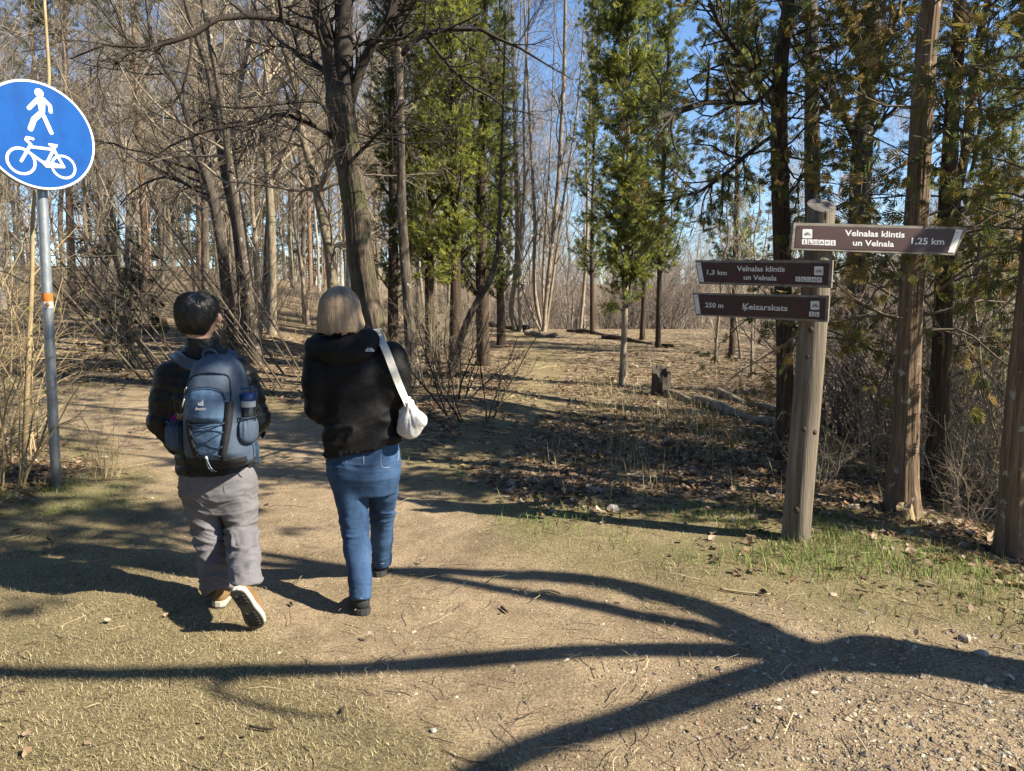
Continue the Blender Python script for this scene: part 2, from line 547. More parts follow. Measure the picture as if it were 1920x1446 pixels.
def ground_mat():
    m, nt, b = mat_new("forest_ground")
    L = nt.links
    at_ = N(nt, "ShaderNodeAttribute", _attribute_name="col")
    sep = nt.nodes.new("ShaderNodeSeparateColor")
    L.new(at_.outputs["Color"], sep.inputs[0])

    def nz(scale, detail=6, rough=0.65):
        n = N(nt, "ShaderNodeTexNoise", Scale=scale, Detail=detail, Roughness=rough)
        L.new(coords(nt, (1, 1, 1), True), n.inputs["Vector"])
        return n.outputs["Fac"]
    fine0 = nz(75, 6, 0.75)
    grit = nz(260, 3, 0.7)
    mixf = N(nt, "ShaderNodeMath", _operation='ADD')
    half = N(nt, "ShaderNodeMath", _operation='MULTIPLY')
    half.inputs[1].default_value = 0.45
    L.new(grit, half.inputs[0])
    thr = N(nt, "ShaderNodeMath", _operation='MULTIPLY_ADD')
    thr.inputs[1].default_value = 0.9
    thr.inputs[2].default_value = -0.175
    L.new(fine0, thr.inputs[0])
    L.new(half.outputs[0], mixf.inputs[0])
    L.new(thr.outputs[0], mixf.inputs[1])
    fine = mixf.outputs[0]
    mid = nz(6, 5)
    big = nz(0.9, 4)
    # sandy gravel of the path
    pa = ramp(nt, fine, [(0.34, (0.13, 0.098, 0.064)), (0.5, (0.36, 0.277, 0.178)), (0.64, (0.54, 0.43, 0.295))])
    pb = ramp(nt, mid, [(0.3, (0.78, 0.74, 0.72)), (0.7, (1.12, 1.1, 1.06))])

    def mix(a, c, f=1.0, mode='MIX'):
        x = N(nt, "ShaderNodeMix", _data_type='RGBA', _blend_type=mode)
        if isinstance(f, float):
            x.inputs[0].default_value = f
        else:
            L.new(f, x.inputs[0])
        L.new(a, x.inputs[6])
        L.new(c, x.inputs[7])
        return x.outputs[2]
    pathc = mix(pa, pb, 1.0, 'MULTIPLY')
    # thin dry turf with soil showing
    dry = ramp(nt, fine, [(0.34, (0.07, 0.055, 0.030)), (0.5, (0.25, 0.198, 0.108)), (0.64, (0.46, 0.37, 0.205))])
    green = ramp(nt, fine, [(0.3, (0.05, 0.065, 0.02)), (0.7, (0.17, 0.20, 0.06))])
    gf = N(nt, "ShaderNodeMath", _operation='MULTIPLY')
    L.new(sep.outputs[1], gf.inputs[0])
    L.new(ramp(nt, big, [(0.4, (0.15,) * 3), (0.65, (0.75,) * 3)]), gf.inputs[1])
    turf = mix(dry, green, gf.outputs[0])
    # leaf mould
    vor = N(nt, "ShaderNodeTexVoronoi", Scale=13.0, Randomness=1.0)
    L.new(coords(nt, (1, 1, 1), True), vor.inputs["Vector"])
    hv = nt.nodes.new("ShaderNodeSeparateColor")
    L.new(vor.outputs["Color"], hv.inputs[0])
    leafc = ramp(nt, hv.outputs[0], [(0.0, (0.10, 0.068, 0.045)), (0.45, (0.25, 0.175, 0.11)), (0.8, (0.40, 0.295, 0.19)), (1.0, (0.52, 0.42, 0.29))])
    leafc = mix(leafc, ramp(nt, fine, [(0.25, (0.5,) * 3), (0.7, (1.15,) * 3)]), 1.0, 'MULTIPLY')
    lf = ramp(nt, mid, [(0.25, (0.35,) * 3), (0.6, (1,) * 3)])
    lm = N(nt, "ShaderNodeMath", _operation='MULTIPLY')
    L.new(sep.outputs[0], lm.inputs[0])
    L.new(lf, lm.inputs[1])
    c = mix(pathc, turf, sep.outputs[2])
    c = mix(c, leafc, lm.outputs[0])
    wf = N(nt, "ShaderNodeMath", _operation='MULTIPLY')
    L.new(at_.outputs["Alpha"], wf.inputs[0])
    wf.inputs[1].default_value = 0.6
    c = mix(c, dry, wf.outputs[0])
    patch = ramp(nt, nz(1.7, 6, 0.6), [(0.32, (0.72, 0.72, 0.70)), (0.62, (1.06, 1.06, 1.06))])
    c = lit(nt, mix(c, patch, 1.0, 'MULTIPLY'))
    L.new(c, b.inputs["Base Color"])
    b.inputs["Roughness"].default_value = 0.95
    b.inputs["Specular IOR Level"].default_value = 0.15
    bp = N(nt, "ShaderNodeBump", Strength=1.0, Distance=0.014)
    L.new(fine, bp.inputs["Height"])
    bp2 = N(nt, "ShaderNodeBump", Strength=0.6, Distance=0.05)
    L.new(mid, bp2.inputs["Height"])
    L.new(bp.outputs[0], bp2.inputs["Normal"])
    L.new(bp2.outputs[0], b.inputs["Normal"])
    return m


M['ground'] = ground_mat()
build_ground()


# ------------------------------------------------------------------ ground cover (nobody could count it)
def scatter(n, dens, rng, d0=2.0, d1=30.0, amax=0.82, power=1.0):
    """random ground spots; nearer ground gets more of them, kept with probability dens(x, y)"""
    if power == 1.0:
        d = np.exp(rng.uniform(math.log(d0), math.log(d1), n))
    else:
        d = (rng.uniform(d0 ** (1 - power), d1 ** (1 - power), n)) ** (1 / (1 - power)) if power < 1 else None
    x = rng.uniform(-amax, amax, n) * d
    k = rng.uniform(0, 1, n) < dens(x, d)
    return x[k], d[k]


def leaf_litter():
    rng = np.random.default_rng(5)

    def dens(x, y):
        lz = leaf_zone(x, y)
        pd = path_d(x, y)
        sparse = (0.0015 + 0.07 * sstep((x - 0.6) / 1.2)) * sstep((pd + 0.1) / 0.5) * (0.3 + 1.4 * sstep((n2(x, y, 2.1, 43) - 0.45) / 0.2)) + 0.001
        return lz * (0.25 + 0.75 * sstep((n2(x, y, 1.7, 41) - 0.38) / 0.2)) * sstep((22 - y) / 12) + sparse
    x, y = scatter(125000, dens, rng, 2.3, 26)
    n = len(x)
    z = hgt(x, y)
    big = 1 + np.maximum(y - 8, 0) * 0.02
    L = rng.uniform(0.03, 0.078, n) * big * (0.6 + 0.4 * sstep((y - 3.0) / 2.0))
    W = L * rng.uniform(0.5, 0.8, n)
    az = rng.uniform(0, 2 * math.pi, n)
    tilt = rng.normal(0, 0.33, n)
    roll = rng.normal(0, 0.33, n)
    fold = rng.uniform(-0.1, 0.55, n)
    curl = rng.uniform(-0.1, 0.45, n)
    # outline: tip, two lobes each side, stalk end
    tx = np.array([-0.5, -0.18, 0.2, 0.5, 0.2, -0.18, 0.0])
    ty = np.array([0, 0.42, 0.5, 0, -0.5, -0.42, 0.0])
    j1 = rng.uniform(0.7, 1.3, (n, 7))
    j2 = rng.uniform(0.65, 1.3, (n, 7))
    px = tx[None] * L[:, None] * j1
    py = ty[None] * W[:, None] * j2
    pz = np.abs(ty[None]) * W[:, None] * fold[:, None] * 1.4 + (tx[None] * 2) ** 2 * L[:, None] * curl[:, None] * 0.35
    P = np.stack([px, py, pz], -1)
    ct, st = np.cos(tilt), np.sin(tilt)
    cr, sr = np.cos(roll), np.sin(roll)
    ca, sa = np.cos(az), np.sin(az)
    P = np.stack([P[..., 0] * ct[:, None] + P[..., 2] * st[:, None], P[..., 1], -P[..., 0] * st[:, None] + P[..., 2] * ct[:, None]], -1)
    P = np.stack([P[..., 0], P[..., 1] * cr[:, None] - P[..., 2] * sr[:, None], P[..., 1] * sr[:, None] + P[..., 2] * cr[:, None]], -1)
    P = np.stack([P[..., 0] * ca[:, None] - P[..., 1] * sa[:, None], P[..., 0] * sa[:, None] + P[..., 1] * ca[:, None], P[..., 2]], -1)
    low = P[..., 2].min(1)
    P = P + np.stack([x, y, z - low * 0.7 + rng.uniform(0.0, 0.02, n)], -1)[:, None, :]
    pal = np.array([[0.23, 0.15, 0.09], [0.34, 0.24, 0.155], [0.16, 0.098, 0.06], [0.42, 0.33, 0.23], [0.29, 0.17, 0.09], [0.10, 0.065, 0.045], [0.36, 0.30, 0.25]])
    c = pal[rng.choice(len(pal), n, p=[.24, .2, .18, .10, .12, .09, .07])] * rng.uniform(0.8, 1.2, (n, 1))
    idx = (np.arange(n) * 7)[:, None]
    T = np.concatenate([np.stack([idx[:, 0] + 6, idx[:, 0] + a, idx[:, 0] + (a + 1) % 6], -1) for a in range(6)])
    b = MB()
    b.add(P.reshape(-1, 3), T=T, C=np.repeat(c, 7, 0))
    tag(b.obj("leaf_litter", M['attr'], smooth=False), "dry brown leaves lying in drifts over the forest floor", kind="stuff")


def blades(name, label, x, y, hmin, hmax, wid, lean, cols, rng, segs=2, zoff=0.0):
    n = len(x)
    z = hgt(x, y) + zoff
    h = rng.uniform(hmin, hmax, n) * rng.uniform(0.6, 1.1, n)
    az = rng.uniform(0, 2 * math.pi, n)
    ln = np.abs(rng.normal(lean, 0.35, n))
    w = wid * rng.uniform(0.6, 1.3, n) * np.maximum(1, y / 7)
    dx, dy = np.cos(az), np.sin(az)
    ox, oy = -dy, dx
    P = []
    for k in range(segs + 1):
        t = k / segs
        a = ln * (0.5 + 0.5 * t)
        hx = h * t * np.sin(np.minimum(a, 1.5))
        hz = h * t * np.cos(np.minimum(a, 1.5))
        ww = w * (1 - t) ** 0.7
        c = np.stack([x + dx * hx, y + dy * hx, z + hz], -1)
        o = np.stack([ox * ww, oy * ww, np.zeros(n)], -1)
        if k < segs:
            P += [c - o, c + o]
        else:
            P += [c]
    P = np.stack(P, 1)
    m = P.shape[1]
    b0 = np.arange(n) * m
    Q = np.concatenate([np.stack([b0 + 2 * k, b0 + 2 * k + 1, b0 + 2 * k + 3, b0 + 2 * k + 2], -1) for k in range(segs - 1)]) if segs > 1 else None
    T = np.stack([b0 + 2 * segs - 2, b0 + 2 * segs - 1, b0 + 2 * segs], -1)
    cols = np.asarray(cols)
    c = cols[rng.integers(0, len(cols), n)] * rng.uniform(0.75, 1.2, (n, 1))
    b = MB()
    b.add(P.reshape(-1, 3), Q, T, np.repeat(c, m, 0))
    return tag(b.obj(name, M['attr'], smooth=False), label, kind="stuff")


def ground_cover():
    rng = np.random.default_rng(9)
    straw = [[0.44, 0.36, 0.19], [0.52, 0.43, 0.25], [0.36, 0.29, 0.14], [0.30, 0.26, 0.11], [0.56, 0.49, 0.31]]
    greens = [[0.13, 0.21, 0.035], [0.20, 0.29, 0.05], [0.26, 0.33, 0.08], [0.10, 0.16, 0.03], [0.36, 0.34, 0.15]]

    def dd(x, y):
        pd = path_d(x, y)
        tuft = sstep((n2(x, y, 2.2, 51) - 0.36) / 0.25)
        return sstep((pd + 0.4) / 0.6) * (0.3 + 0.7 * tuft) * (1 - 0.6 * leaf_zone(x, y)) * sstep((16 - y) / 8)
    x, y = scatter(270000, dd, rng, 2.25, 16, 0.8)
    blades("dry_grass", "short trodden dry grass beside the sandy path", x, y, 0.012, 0.042, 0.0013, 1.15, straw + [[0.42, 0.32, 0.19], [0.24, 0.18, 0.10], [0.50, 0.39, 0.24]], rng)

    def dg(x, y):
        return np.clip(grass_green(x, y) - 0.12, 0, 1) * sstep((path_d(x, y) + 0.1) / 0.4) * sstep((n2(x, y, 3.0, 52) - 0.36) / 0.2) * sstep((14 - y) / 6)
    x, y = scatter(130000, dg, rng, 2.3, 14, 0.8)
    blades("green_grass", "fresh green grass tufts round the posts and along the verge", x, y, 0.03, 0.12, 0.003, 0.6, greens, rng, 3)

    def dt(x, y):
        mound = np.exp(-(((x - 1.9) / 1.8) ** 2 + ((y - 10.0) / 3.0) ** 2))
        return np.clip(mound * sstep((n2(x, y, 2.4, 57) - 0.4) / 0.2) + 0.04, 0, 1) * sstep((trail_d(x, y) - 0.1) / 0.4) * sstep((path_d(x, y) - 0.6) / 0.6)
    x, y = scatter(52000, dt, rng, 6.0, 24, 0.7)
    blades("tall_dry_grass", "tall bleached grass stalks on the mound beside the trail", x, y, 0.10, 0.42, 0.002, 0.5, straw, rng, 3)

    # gravel of the path
    def dp(x, y):
        pd = path_d(x, y)
        right = sstep((x - 0.2) / 1.2) * sstep((4.2 - y) / 1.0)
        return sstep((0.25 - pd) / 0.5) * (0.42 + 0.58 * right) * (0.4 + 0.6 * n2(x, y, 3, 61)) * sstep((11 - y) / 5) + 0.03 * right
    x, y = scatter(105000, dp, rng, 2.2, 11, 0.8)
    n = len(x)
    s = np.minimum(0.0022 * np.exp(np.abs(rng.normal(0, 0.62, n))), 0.015) * np.maximum(1, y / 4) * (0.8 + 0.55 * sstep((x - 0.1) / 1.5))
    base = np.array([[1, 0, 0], [0, 1, 0], [-1, 0, 0], [0, -1, 0], [0, 0, 0.75], [0.75, 0.72, 0.3], [-0.7, 0.66, 0.34], [-0.7, -0.75, 0.25], [0.66, -0.7, 0.35]])
    T0 = np.array([[0, 5, 4], [5, 1, 4], [1, 6, 4], [6, 2, 4], [2, 7, 4], [7, 3, 4], [3, 8, 4], [8, 0, 4]])
    P = base[None] * rng.uniform(0.6, 1.35, (n, 9, 3)) * s[:, None, None]
    P[..., 0] *= rng.uniform(0.9, 1.7, (n, 1))
    a = rng.uniform(0, 6.3, n)
    P = np.stack([P[..., 0] * np.cos(a)[:, None] - P[..., 1] * np.sin(a)[:, None], P[..., 0] * np.sin(a)[:, None] + P[..., 1] * np.cos(a)[:, None], P[..., 2]], -1)
    P += np.stack([x, y, hgt(x, y) - 0.03 * sstep(-path_d(x, y) / 0.5) - 0.001], -1)[:, None]
    pal = np.array([[0.28, 0.225, 0.15], [0.36, 0.29, 0.20], [0.20, 0.16, 0.115], [0.32, 0.24, 0.15], [0.43, 0.37, 0.28], [0.15, 0.12, 0.095]])
    c = pal[rng.integers(0, 6, n)] * rng.uniform(0.8, 1.15, (n, 1))
    b = MB()
    b.add(P.reshape(-1, 3), T=(T0[None] + (np.arange(n) * 9)[:, None, None]).reshape(-1, 3), C=np.repeat(c, 9, 0))
    tag(b.obj("gravel", M['attr_solid'], smooth=False), "pale crushed gravel and grit spread over the path", kind="stuff")

    # dry twigs and straw lying about
    def ds(x, y):
        return 0.25 + 0.75 * leaf_zone(x, y)
    x, y = scatter(6500, ds, rng, 2.3, 20, 0.8)
    n = len(x)
    a = rng.uniform(0, 6.3, n)
    Lh = rng.uniform(0.012, 0.07, n) * np.maximum(1, y / 5)
    K = 4
    P = np.empty((n, K, 3))
    cur = a.copy()
    px, py = x.copy(), y.copy()
    for k in range(K):
        P[:, k, 0], P[:, k, 1] = px, py
        P[:, k, 2] = hgt(px, py) + 0.004 + rng.uniform(0, 0.006, n)
        cur = cur + rng.normal(0, 0.25, n)
        px, py = px + np.cos(cur) * Lh, py + np.sin(cur) * Lh
    r = rng.uniform(0.0008, 0.0025, n) * np.maximum(1, y / 5)
    V, Q = tubes(P, np.repeat(r[:, None], K, 1), 3)
    tc = np.array([[0.12, 0.085, 0.055], [0.25, 0.19, 0.12], [0.45, 0.36, 0.22], [0.07, 0.05, 0.035]])[rng.integers(0, 4, n)]
    b = MB()
    b.add(V, Q, C=np.repeat(tc, K * 3, 0))
    tag(b.obj("twig_litter", M['attr_solid'], smooth=False), "broken twigs and straw scattered on path and verge", kind="stuff")


leaf_litter()
ground_cover()
# ------------------------------------------------------------------ trees
def gz(x, y):
    """height of the trodden surface"""
    return hgt(x, y) - 0.035 * sstep(-path_d(x, y) / 0.5) * np.exp(-np.hypot(x, y) / 30)


def spawn(rng, P, R, n, t0, t1, L, ang, K=4, wob=0.15, up=0.05, rr=0.55, minr=0.002, taper=0.5, side=None):
    """n children per parent polyline; L(t) or a number gives their length"""
    Np, Kp = P.shape[:2]
    i = np.repeat(np.arange(Np), n)
    m = len(i)
    t = rng.uniform(t0, t1, m)
    s = t * (Kp - 1)
    k = np.minimum(s.astype(int), Kp - 2)
    f = (s - k)[:, None]
    p0 = P[i, k] * (1 - f) + P[i, k + 1] * f
    tan = norm(P[i, k + 1] - P[i, k])
    r0 = (R[i, k] * (1 - f[:, 0]) + R[i, k + 1] * f[:, 0])
    q = rng.normal(0, 1, (m, 3))
    if side is not None:
        q = q * np.array(side)
    q = norm(q - (q * tan).sum(1, keepdims=True) * tan)
    a = np.radians(ang) * rng.uniform(0.7, 1.25, m)[:, None]
    d = norm(np.cos(a) * tan + np.sin(a) * q)
    ln = (L(t) if callable(L) else np.full(m, float(L))) * rng.uniform(0.55, 1.25, m)
    step = (ln / (K - 1))[:, None]
    P2 = np.empty((m, K, 3))
    P2[:, 0] = p0
    for j in range(1, K):
        d = norm(d + rng.normal(0, wob, (m, 3)) + np.array([0, 0, up]))
        P2[:, j] = P2[:, j - 1] + d * step
    rb = np.maximum(np.minimum(r0 * rr, ln * 0.03 + 0.001), minr)
    R2 = rb[:, None] * np.linspace(1, taper, K)[None]
    return P2, np.maximum(R2, minr * 0.7)


def trunk_geo(b, P, R, sides=16, rings=40, relief=0.06, freq=5.0, flare=0.5, seed=0, zs=1.2, flutes=5):
    P = np.asarray(P, float)
    Pr = smooth_path(P, rings)
    Rr = np.interp(np.linspace(0, 1, rings), np.linspace(0, 1, len(R)), R)
    V, Q = tubes(Pr[None], Rr[None], sides)
    V = V.reshape(rings, sides, 3)
    a = np.arange(sides) * 2 * math.pi / sides
    h = Pr[:, 2] - Pr[0, 2]
    ca = np.cos(a)[None] * np.ones((rings, 1))
    sa = np.sin(a)[None] * np.ones((rings, 1))
    hh = h[:, None] * np.ones((1, sides))
    nn = vnoise(np.stack([ca * freq, sa * freq, hh * zs + seed * 3.7], -1), seed) - 0.5
    n3 = vnoise(np.stack([ca * freq * 2.6, sa * freq * 2.6, hh * zs * 2.5 + seed * 1.7], -1), seed + 5) - 0.5
    n0 = vnoise(np.stack([ca * 1.1, sa * 1.1, hh * 0.8], -1), seed + 9) - 0.5
    fl = np.exp(-h / 0.28)[:, None] * flare * (0.5 + 0.9 * np.abs(np.sin(a * flutes / 2 + seed))[None] ** 2)
    k = 1 + relief * 2.0 * nn + relief * 1.1 * n3 + 0.22 * n0 + fl
    V = Pr[:, None] + (V - Pr[:, None]) * k[..., None]
    b.add(V.reshape(-1, 3), Q)


def base_fix(W, R):
    """runs the lowest trunk point down into the ground"""
    p = W[0]
    g = float(gz(p[0], p[1]))
    d = norm(W[0] - W[1])
    if p[2] > g + 0.03:
        if d[2] > -0.5:
            d = norm(np.array([d[0], d[1], -1.0]))
        q = p + d * min((p[2] - g) / -d[2], 6.0)
        q[2] = float(gz(q[0], q[1]))
        W = np.vstack([q, W])
        R = np.concatenate([[R[0] * 1.12], R])
    W = np.vstack([W[0] + np.array([0, 0, -0.18]), W])
    R = np.concatenate([[R[0] * 1.05], R])
    return W, R


# --- foliage
def frond_template(lobes=4, slim=0.085):
    V, T = [], []

    def leaf(x0, y0, ang, L, w):
        b = len(V)
        dx, dy = math.cos(ang), math.sin(ang)
        V.extend([(x0, y0, 0), (x0 + dx * L * .55 - dy * w, y0 + dy * L * .55 + dx * w, 0.03), (x0 + dx * L, y0 + dy * L, -0.03), (x0 + dx * L * .55 + dy * w, y0 + dy * L * .55 - dx * w, 0.03)])
        T.extend([(b, b + 1, b + 2), (b, b + 2, b + 3)])
    leaf(0.0, 0, 0, 1.0, slim)
    for k in range(lobes):
        x = 0.12 + 0.6 * k / lobes
        L = 0.55 * (1 - 0.45 * k / lobes)
        for s in (1, -1):
            leaf(x, 0, s * (0.75 - 0.06 * k), L, slim * 0.85)
    return np.array(V), np.array(T)


FROND = frond_template(4, 0.06)
FROND_SMALL = frond_template(2, 0.08)
NEEDLE = frond_template(5, 0.045)


def sprays(b, rng, P, per, size, cols, tmpl=FROND, t0=0.1, droop=0.3, spread=55, face=None, jit=0.2):
    Np, Kp = P.shape[:2]
    i = np.repeat(np.arange(Np), per)
    m = len(i)
    s = rng.uniform(t0, 1, m) * (Kp - 1)
    k = np.minimum(s.astype(int), Kp - 2)
    f = (s - k)[:, None]
    p0 = P[i, k] * (1 - f) + P[i, k + 1] * f
    tan = norm(P[i, k + 1] - P[i, k])
    q = norm(rng.normal(0, 1, (m, 3)))
    q = norm(q - (q * tan).sum(1, keepdims=True) * tan)
    a = np.radians(spread) * rng.uniform(0.3, 1.2, m)[:, None]
    X = norm(np.cos(a) * tan + np.sin(a) * q + np.array([0, 0, -droop]))
    Z = norm(rng.normal(0, 1, (m, 3)) * (np.array(face) if face is not None else 1.0))
    Yv = norm(np.cross(Z, X))
    Z = np.cross(X, Yv)
    sz = size * rng.uniform(0.55, 1.3, m)
    tv, tt = tmpl
    V = p0[:, None] + sz[:, None, None] * (tv[None, :, 0, None] * X[:, None] + tv[None, :, 1, None] * Yv[:, None] + tv[None, :, 2, None] * Z[:, None])
    nv = len(tv)
    T = (tt[None] + (np.arange(m) * nv)[:, None, None]).reshape(-1, 3)
    cols = np.asarray(cols, float)
    c = cols[rng.integers(0, len(cols), m)] * rng.uniform(1 - jit, 1 + jit, (m, 1))
    b.add(V.reshape(-1, 3), T=T, C=np.repeat(c, nv, 0))


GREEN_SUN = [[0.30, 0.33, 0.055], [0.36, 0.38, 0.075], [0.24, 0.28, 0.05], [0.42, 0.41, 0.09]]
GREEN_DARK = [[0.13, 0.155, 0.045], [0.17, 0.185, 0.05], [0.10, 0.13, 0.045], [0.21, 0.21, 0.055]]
OLIVE = [[0.24, 0.20, 0.05], [0.31, 0.23, 0.065], [0.19, 0.18, 0.045], [0.36, 0.25, 0.08], [0.13, 0.145, 0.045]]
RUSTY = [[0.33, 0.21, 0.08], [0.27, 0.19, 0.07], [0.19, 0.175, 0.05], [0.40, 0.29, 0.12]]

TREES = {}


def clear_of(p, r, ymin):
    """drops branches that would grow in front of the signpost"""
    k = ~((p[..., 1] < ymin) & (p[..., 2] < 3.0)).any(1)
    return p[k], r[k]


def picture_tree(key, name, label, pts, Y, top=None, bark='grey_bark', twigm='twig', limbs=(), auto=None, sides=14, rings=36, relief=0.05, freq=5, flare=0.4, seed=1, foliage=None, fol_mat='thuja', group=None, topshift=(0, 0), flutes=5, zs=1.2, cat="tree", ymin=None):
    """a tree placed from its outline: pts = (u, v, width in pixels) upward from the base"""
    rng = np.random.default_rng(seed)
    W = np.array([at(p[0], p[1], Y + (p[3] if len(p) > 3 else 0)) for p in pts])
    R = np.array([p[2] * 0.45 * mpp(p[1], Y) for p in pts])
    W, R = base_fix(W, R)
    if top:
        z = W[-1, 2]
        d = norm(W[-1] - W[-2])
        n = max(2, int((top - z) / 1.5))
        for k in range(1, n + 1):
            q = W[-1] + (norm(d * (1 - 0.1 * k) + np.array([topshift[0], topshift[1], 0.6])) * (top - z) / n)
            W = np.vstack([W, q])
            R = np.append(R, max(R[-1] * (1 - 0.9 / (n + 0.3)), 0.012))
    org = np.array([W[1, 0], W[1, 1], float(gz(W[1, 0], W[1, 1]))])
    root = empty(name, org, label, cat, group)
    b = MB()
    trunk_geo(b, W, R, sides, rings, relief, freq, flare, seed, zs, flutes=flutes)
    b.obj("trunk", M[bark], root, org)
    bt = MB()
    allP, allR = [], []
    K = 10
    for lb in limbs:
        lw = np.array([at(p[0], p[1], Y + (p[3] if len(p) > 3 else 0)) for p in lb])
        lr = np.array([p[2] * 0.5 * mpp(p[1], Y) for p in lb])
        pp = smooth_path(lw, K)
        pp = pp + (rng.normal(0, 0.012, pp.shape) * np.linspace(0, 1, K)[:, None])
        allP.append(pp)
        allR.append(np.interp(np.linspace(0, 1, K), np.linspace(0, 1, len(lr)), lr))
    TP = smooth_path(W, K)[None]
    TR = np.interp(np.linspace(0, 1, K), np.linspace(0, 1, len(R)), R)[None]
    fol = []
    auto = auto or {}
    gen = []
    if auto.get('n'):
        p, r = spawn(rng, TP, TR, auto['n'], auto.get('t0', 0.3), auto.get('t1', 0.98), auto.get('L', lambda t: 2.6 * (1.15 - t)), auto.get('ang', 60), K, auto.get('wob', 0.14), auto.get('up', 0.05), auto.get('rr', 0.4), 0.004, 0.3, auto.get('side'))
        if ymin:
            p, r = clear_of(p, r, ymin)
        gen.append((p, r))
    if allP:
        LP, LR = np.array(allP), np.array(allR)
        bt.tube(LP, LR, 8, True)
        gen.insert(0, (LP, LR))
        bt_skip = True
    else:
        bt_skip = False
    lv2 = auto.get('n2', 5)
    for gi, (p, r) in enumerate(gen):
        isl = bt_skip and gi == 0
        if not isl:
            bt.tube(p, r, 5, False)
        n2_ = auto.get('limb_n2', 9) if isl else lv2
        if not n2_:
            fol.append(p)
            continue
        p2, r2 = spawn(rng, p, r, n2_, 0.15, 1.0, auto.get('L2', 0.9), auto.get('ang2', 45), 6, auto.get('wob2', 0.2), auto.get('up2', 0.03), 0.55, auto.get('minr2', 0.003))
        bt.tube(p2, r2, 4, False)
        if auto.get('n3', 4):
            if ymin:
                p2, r2 = clear_of(p2, r2, ymin)
            p3, r3 = spawn(rng, p2, r2, auto.get('n3', 4), 0.2, 1.0, auto.get('L3', 0.4), 45, 4, 0.2, 0.02, 0.6, auto.get('minr3', 0.002))
            bt.tube(p3, r3, 3, False)
            fol.append(p3)
            if auto.get('n4'):
                p4, r4 = spawn(rng, p3, r3, auto['n4'], 0.2, 1.0, auto.get('L4', 0.2), 45, 3, 0.15, 0.0, 0.7, auto.get('minr3', 0.002))
                bt.tube(p4, r4, 3, False)
        else:
            fol.append(p2)
    if bt.n:
        bt.obj("branches", M[twigm], root, org)
    if foliage and fol:
        bf = MB()
        for f in fol:
            sprays(bf, rng, f, **{k: v for k, v in foliage.items()})
        bf.obj("foliage", M[fol_mat], root, org, smooth=False)
    TREES[key] = root
    return root


# --- big forked oak behind the woman
picture_tree('oak', "oak_tree", "thick furrowed leafless oak trunk leaning behind the woman's head, forking near the top",
             [(706, 668, 66), (690, 575, 56), (676, 480, 50), (668, 400, 48), (657, 320, 52), (646, 245, 56), (637, 185, 56), (630, 140, 34), (625, 110, 8)], 11.0, None, 'oak', 'twig_dark',
             limbs=[[(646, 260, 40), (634, 185, 42), (621, 110, 36), (607, 50, 32), (592, -10, 30), (570, -120, 24), (540, -260, 14), (520, -380, 5)],
                    [(652, 265, 38), (645, 190, 42), (644, 110, 38), (645, 40, 33), (650, -40, 28), (668, -160, 20), (690, -320, 8)],
                    [(655, 200, 18), (674, 135, 20), (697, 85, 17), (730, 30, 13), (760, -40, 10), (800, -160, 5)],
                    [(630, 262, 11, 0), (598, 240, 9, -.2), (560, 224, 9, -.5), (520, 212, 8, -.8), (470, 232, 7, -1), (405, 243, 5, -1.2), (335, 262, 4, -1.3), (275, 300, 2, -1.4)],
                    [(614, 82, 12, 0), (575, 55, 11, -.3), (530, 38, 12, -.6), (480, 28, 13, -.8), (425, 33, 11, -1), (387, 44, 10, -1.2), (345, 77, 9, -1.3), (300, 80, 7, -1.4), (250, 88, 6, -1.5), (190, 84, 4, -1.6), (130, 110, 2, -1.7)],
                    [(620, 150, 10, 0), (585, 110, 8, .4), (550, 95, 7, .6), (505, 60, 6, .8), (470, 0, 5, 1), (440, -70, 3, 1.2)],
                    [(640, 270, 8, 0), (610, 200, 6, -.6), (575, 190, 6, -.9), (520, 195, 5, -1.2), (455, 205, 4, -1.4), (400, 195, 3, -1.5), (340, 170, 2, -1.6)],
                    [(660, 300, 7, 0), (700, 260, 6, -.4), (720, 240, 5, -.7), (760, 190, 3, -1)]],
             auto=dict(limb_n2=11, L2=1.1, wob2=0.22, n3=7, L3=0.5, n4=3, L4=0.25, ang2=50, minr2=0.004, minr3=0.0028, up2=-0.01), sides=84, rings=210, relief=0.10, freq=13, flare=0.45, seed=3, zs=2.2)

# --- maple-like trunk right of the oak
picture_tree('maple', "maple_tree", "slender straight trunk with a long dark arching limb, just right of the thick oak",
             [(770, 668, 24), (764, 560, 21), (757, 460, 20), (753, 380, 20), (752, 300, 18), (750, 200, 17), (747, 110, 20), (746, 90, 15)], 12.0, None, 'lichen', 'twig_dark',
             limbs=[[(750, 105, 12), (770, 85, 11), (797, 62, 10), (825, 54, 9), (860, 55, 9), (903, 54, 8), (935, 72, 6), (975, 90, 5), (1030, 122, 3), (1075, 150, 2)],
                    [(795, 64, 7), (815, 90, 7), (838, 118, 7), (868, 148, 6), (895, 168, 5), (930, 188, 4), (965, 208, 3), (1000, 215, 2)],
                    [(746, 100, 11), (744, 50, 10), (752, 0, 9), (765, -60, 7), (770, -180, 4)],
                    [(750, 70, 7), (762, 35, 6), (780, 0, 6), (800, -60, 4), (840, -160, 2)],
                    [(745, 272, 4), (715, 262, 3), (685, 255, 3), (668, 253, 2)],
                    [(757, 200, 3), (790, 182, 3), (830, 172, 2), (870, 150, 2)]],
             auto=dict(limb_n2=11, L2=0.85, wob2=0.2, n3=5, L3=0.4, n4=3, L4=0.2, minr2=0.004, minr3=0.0028), sides=22, rings=70, relief=0.05, flare=0.3, seed=5)

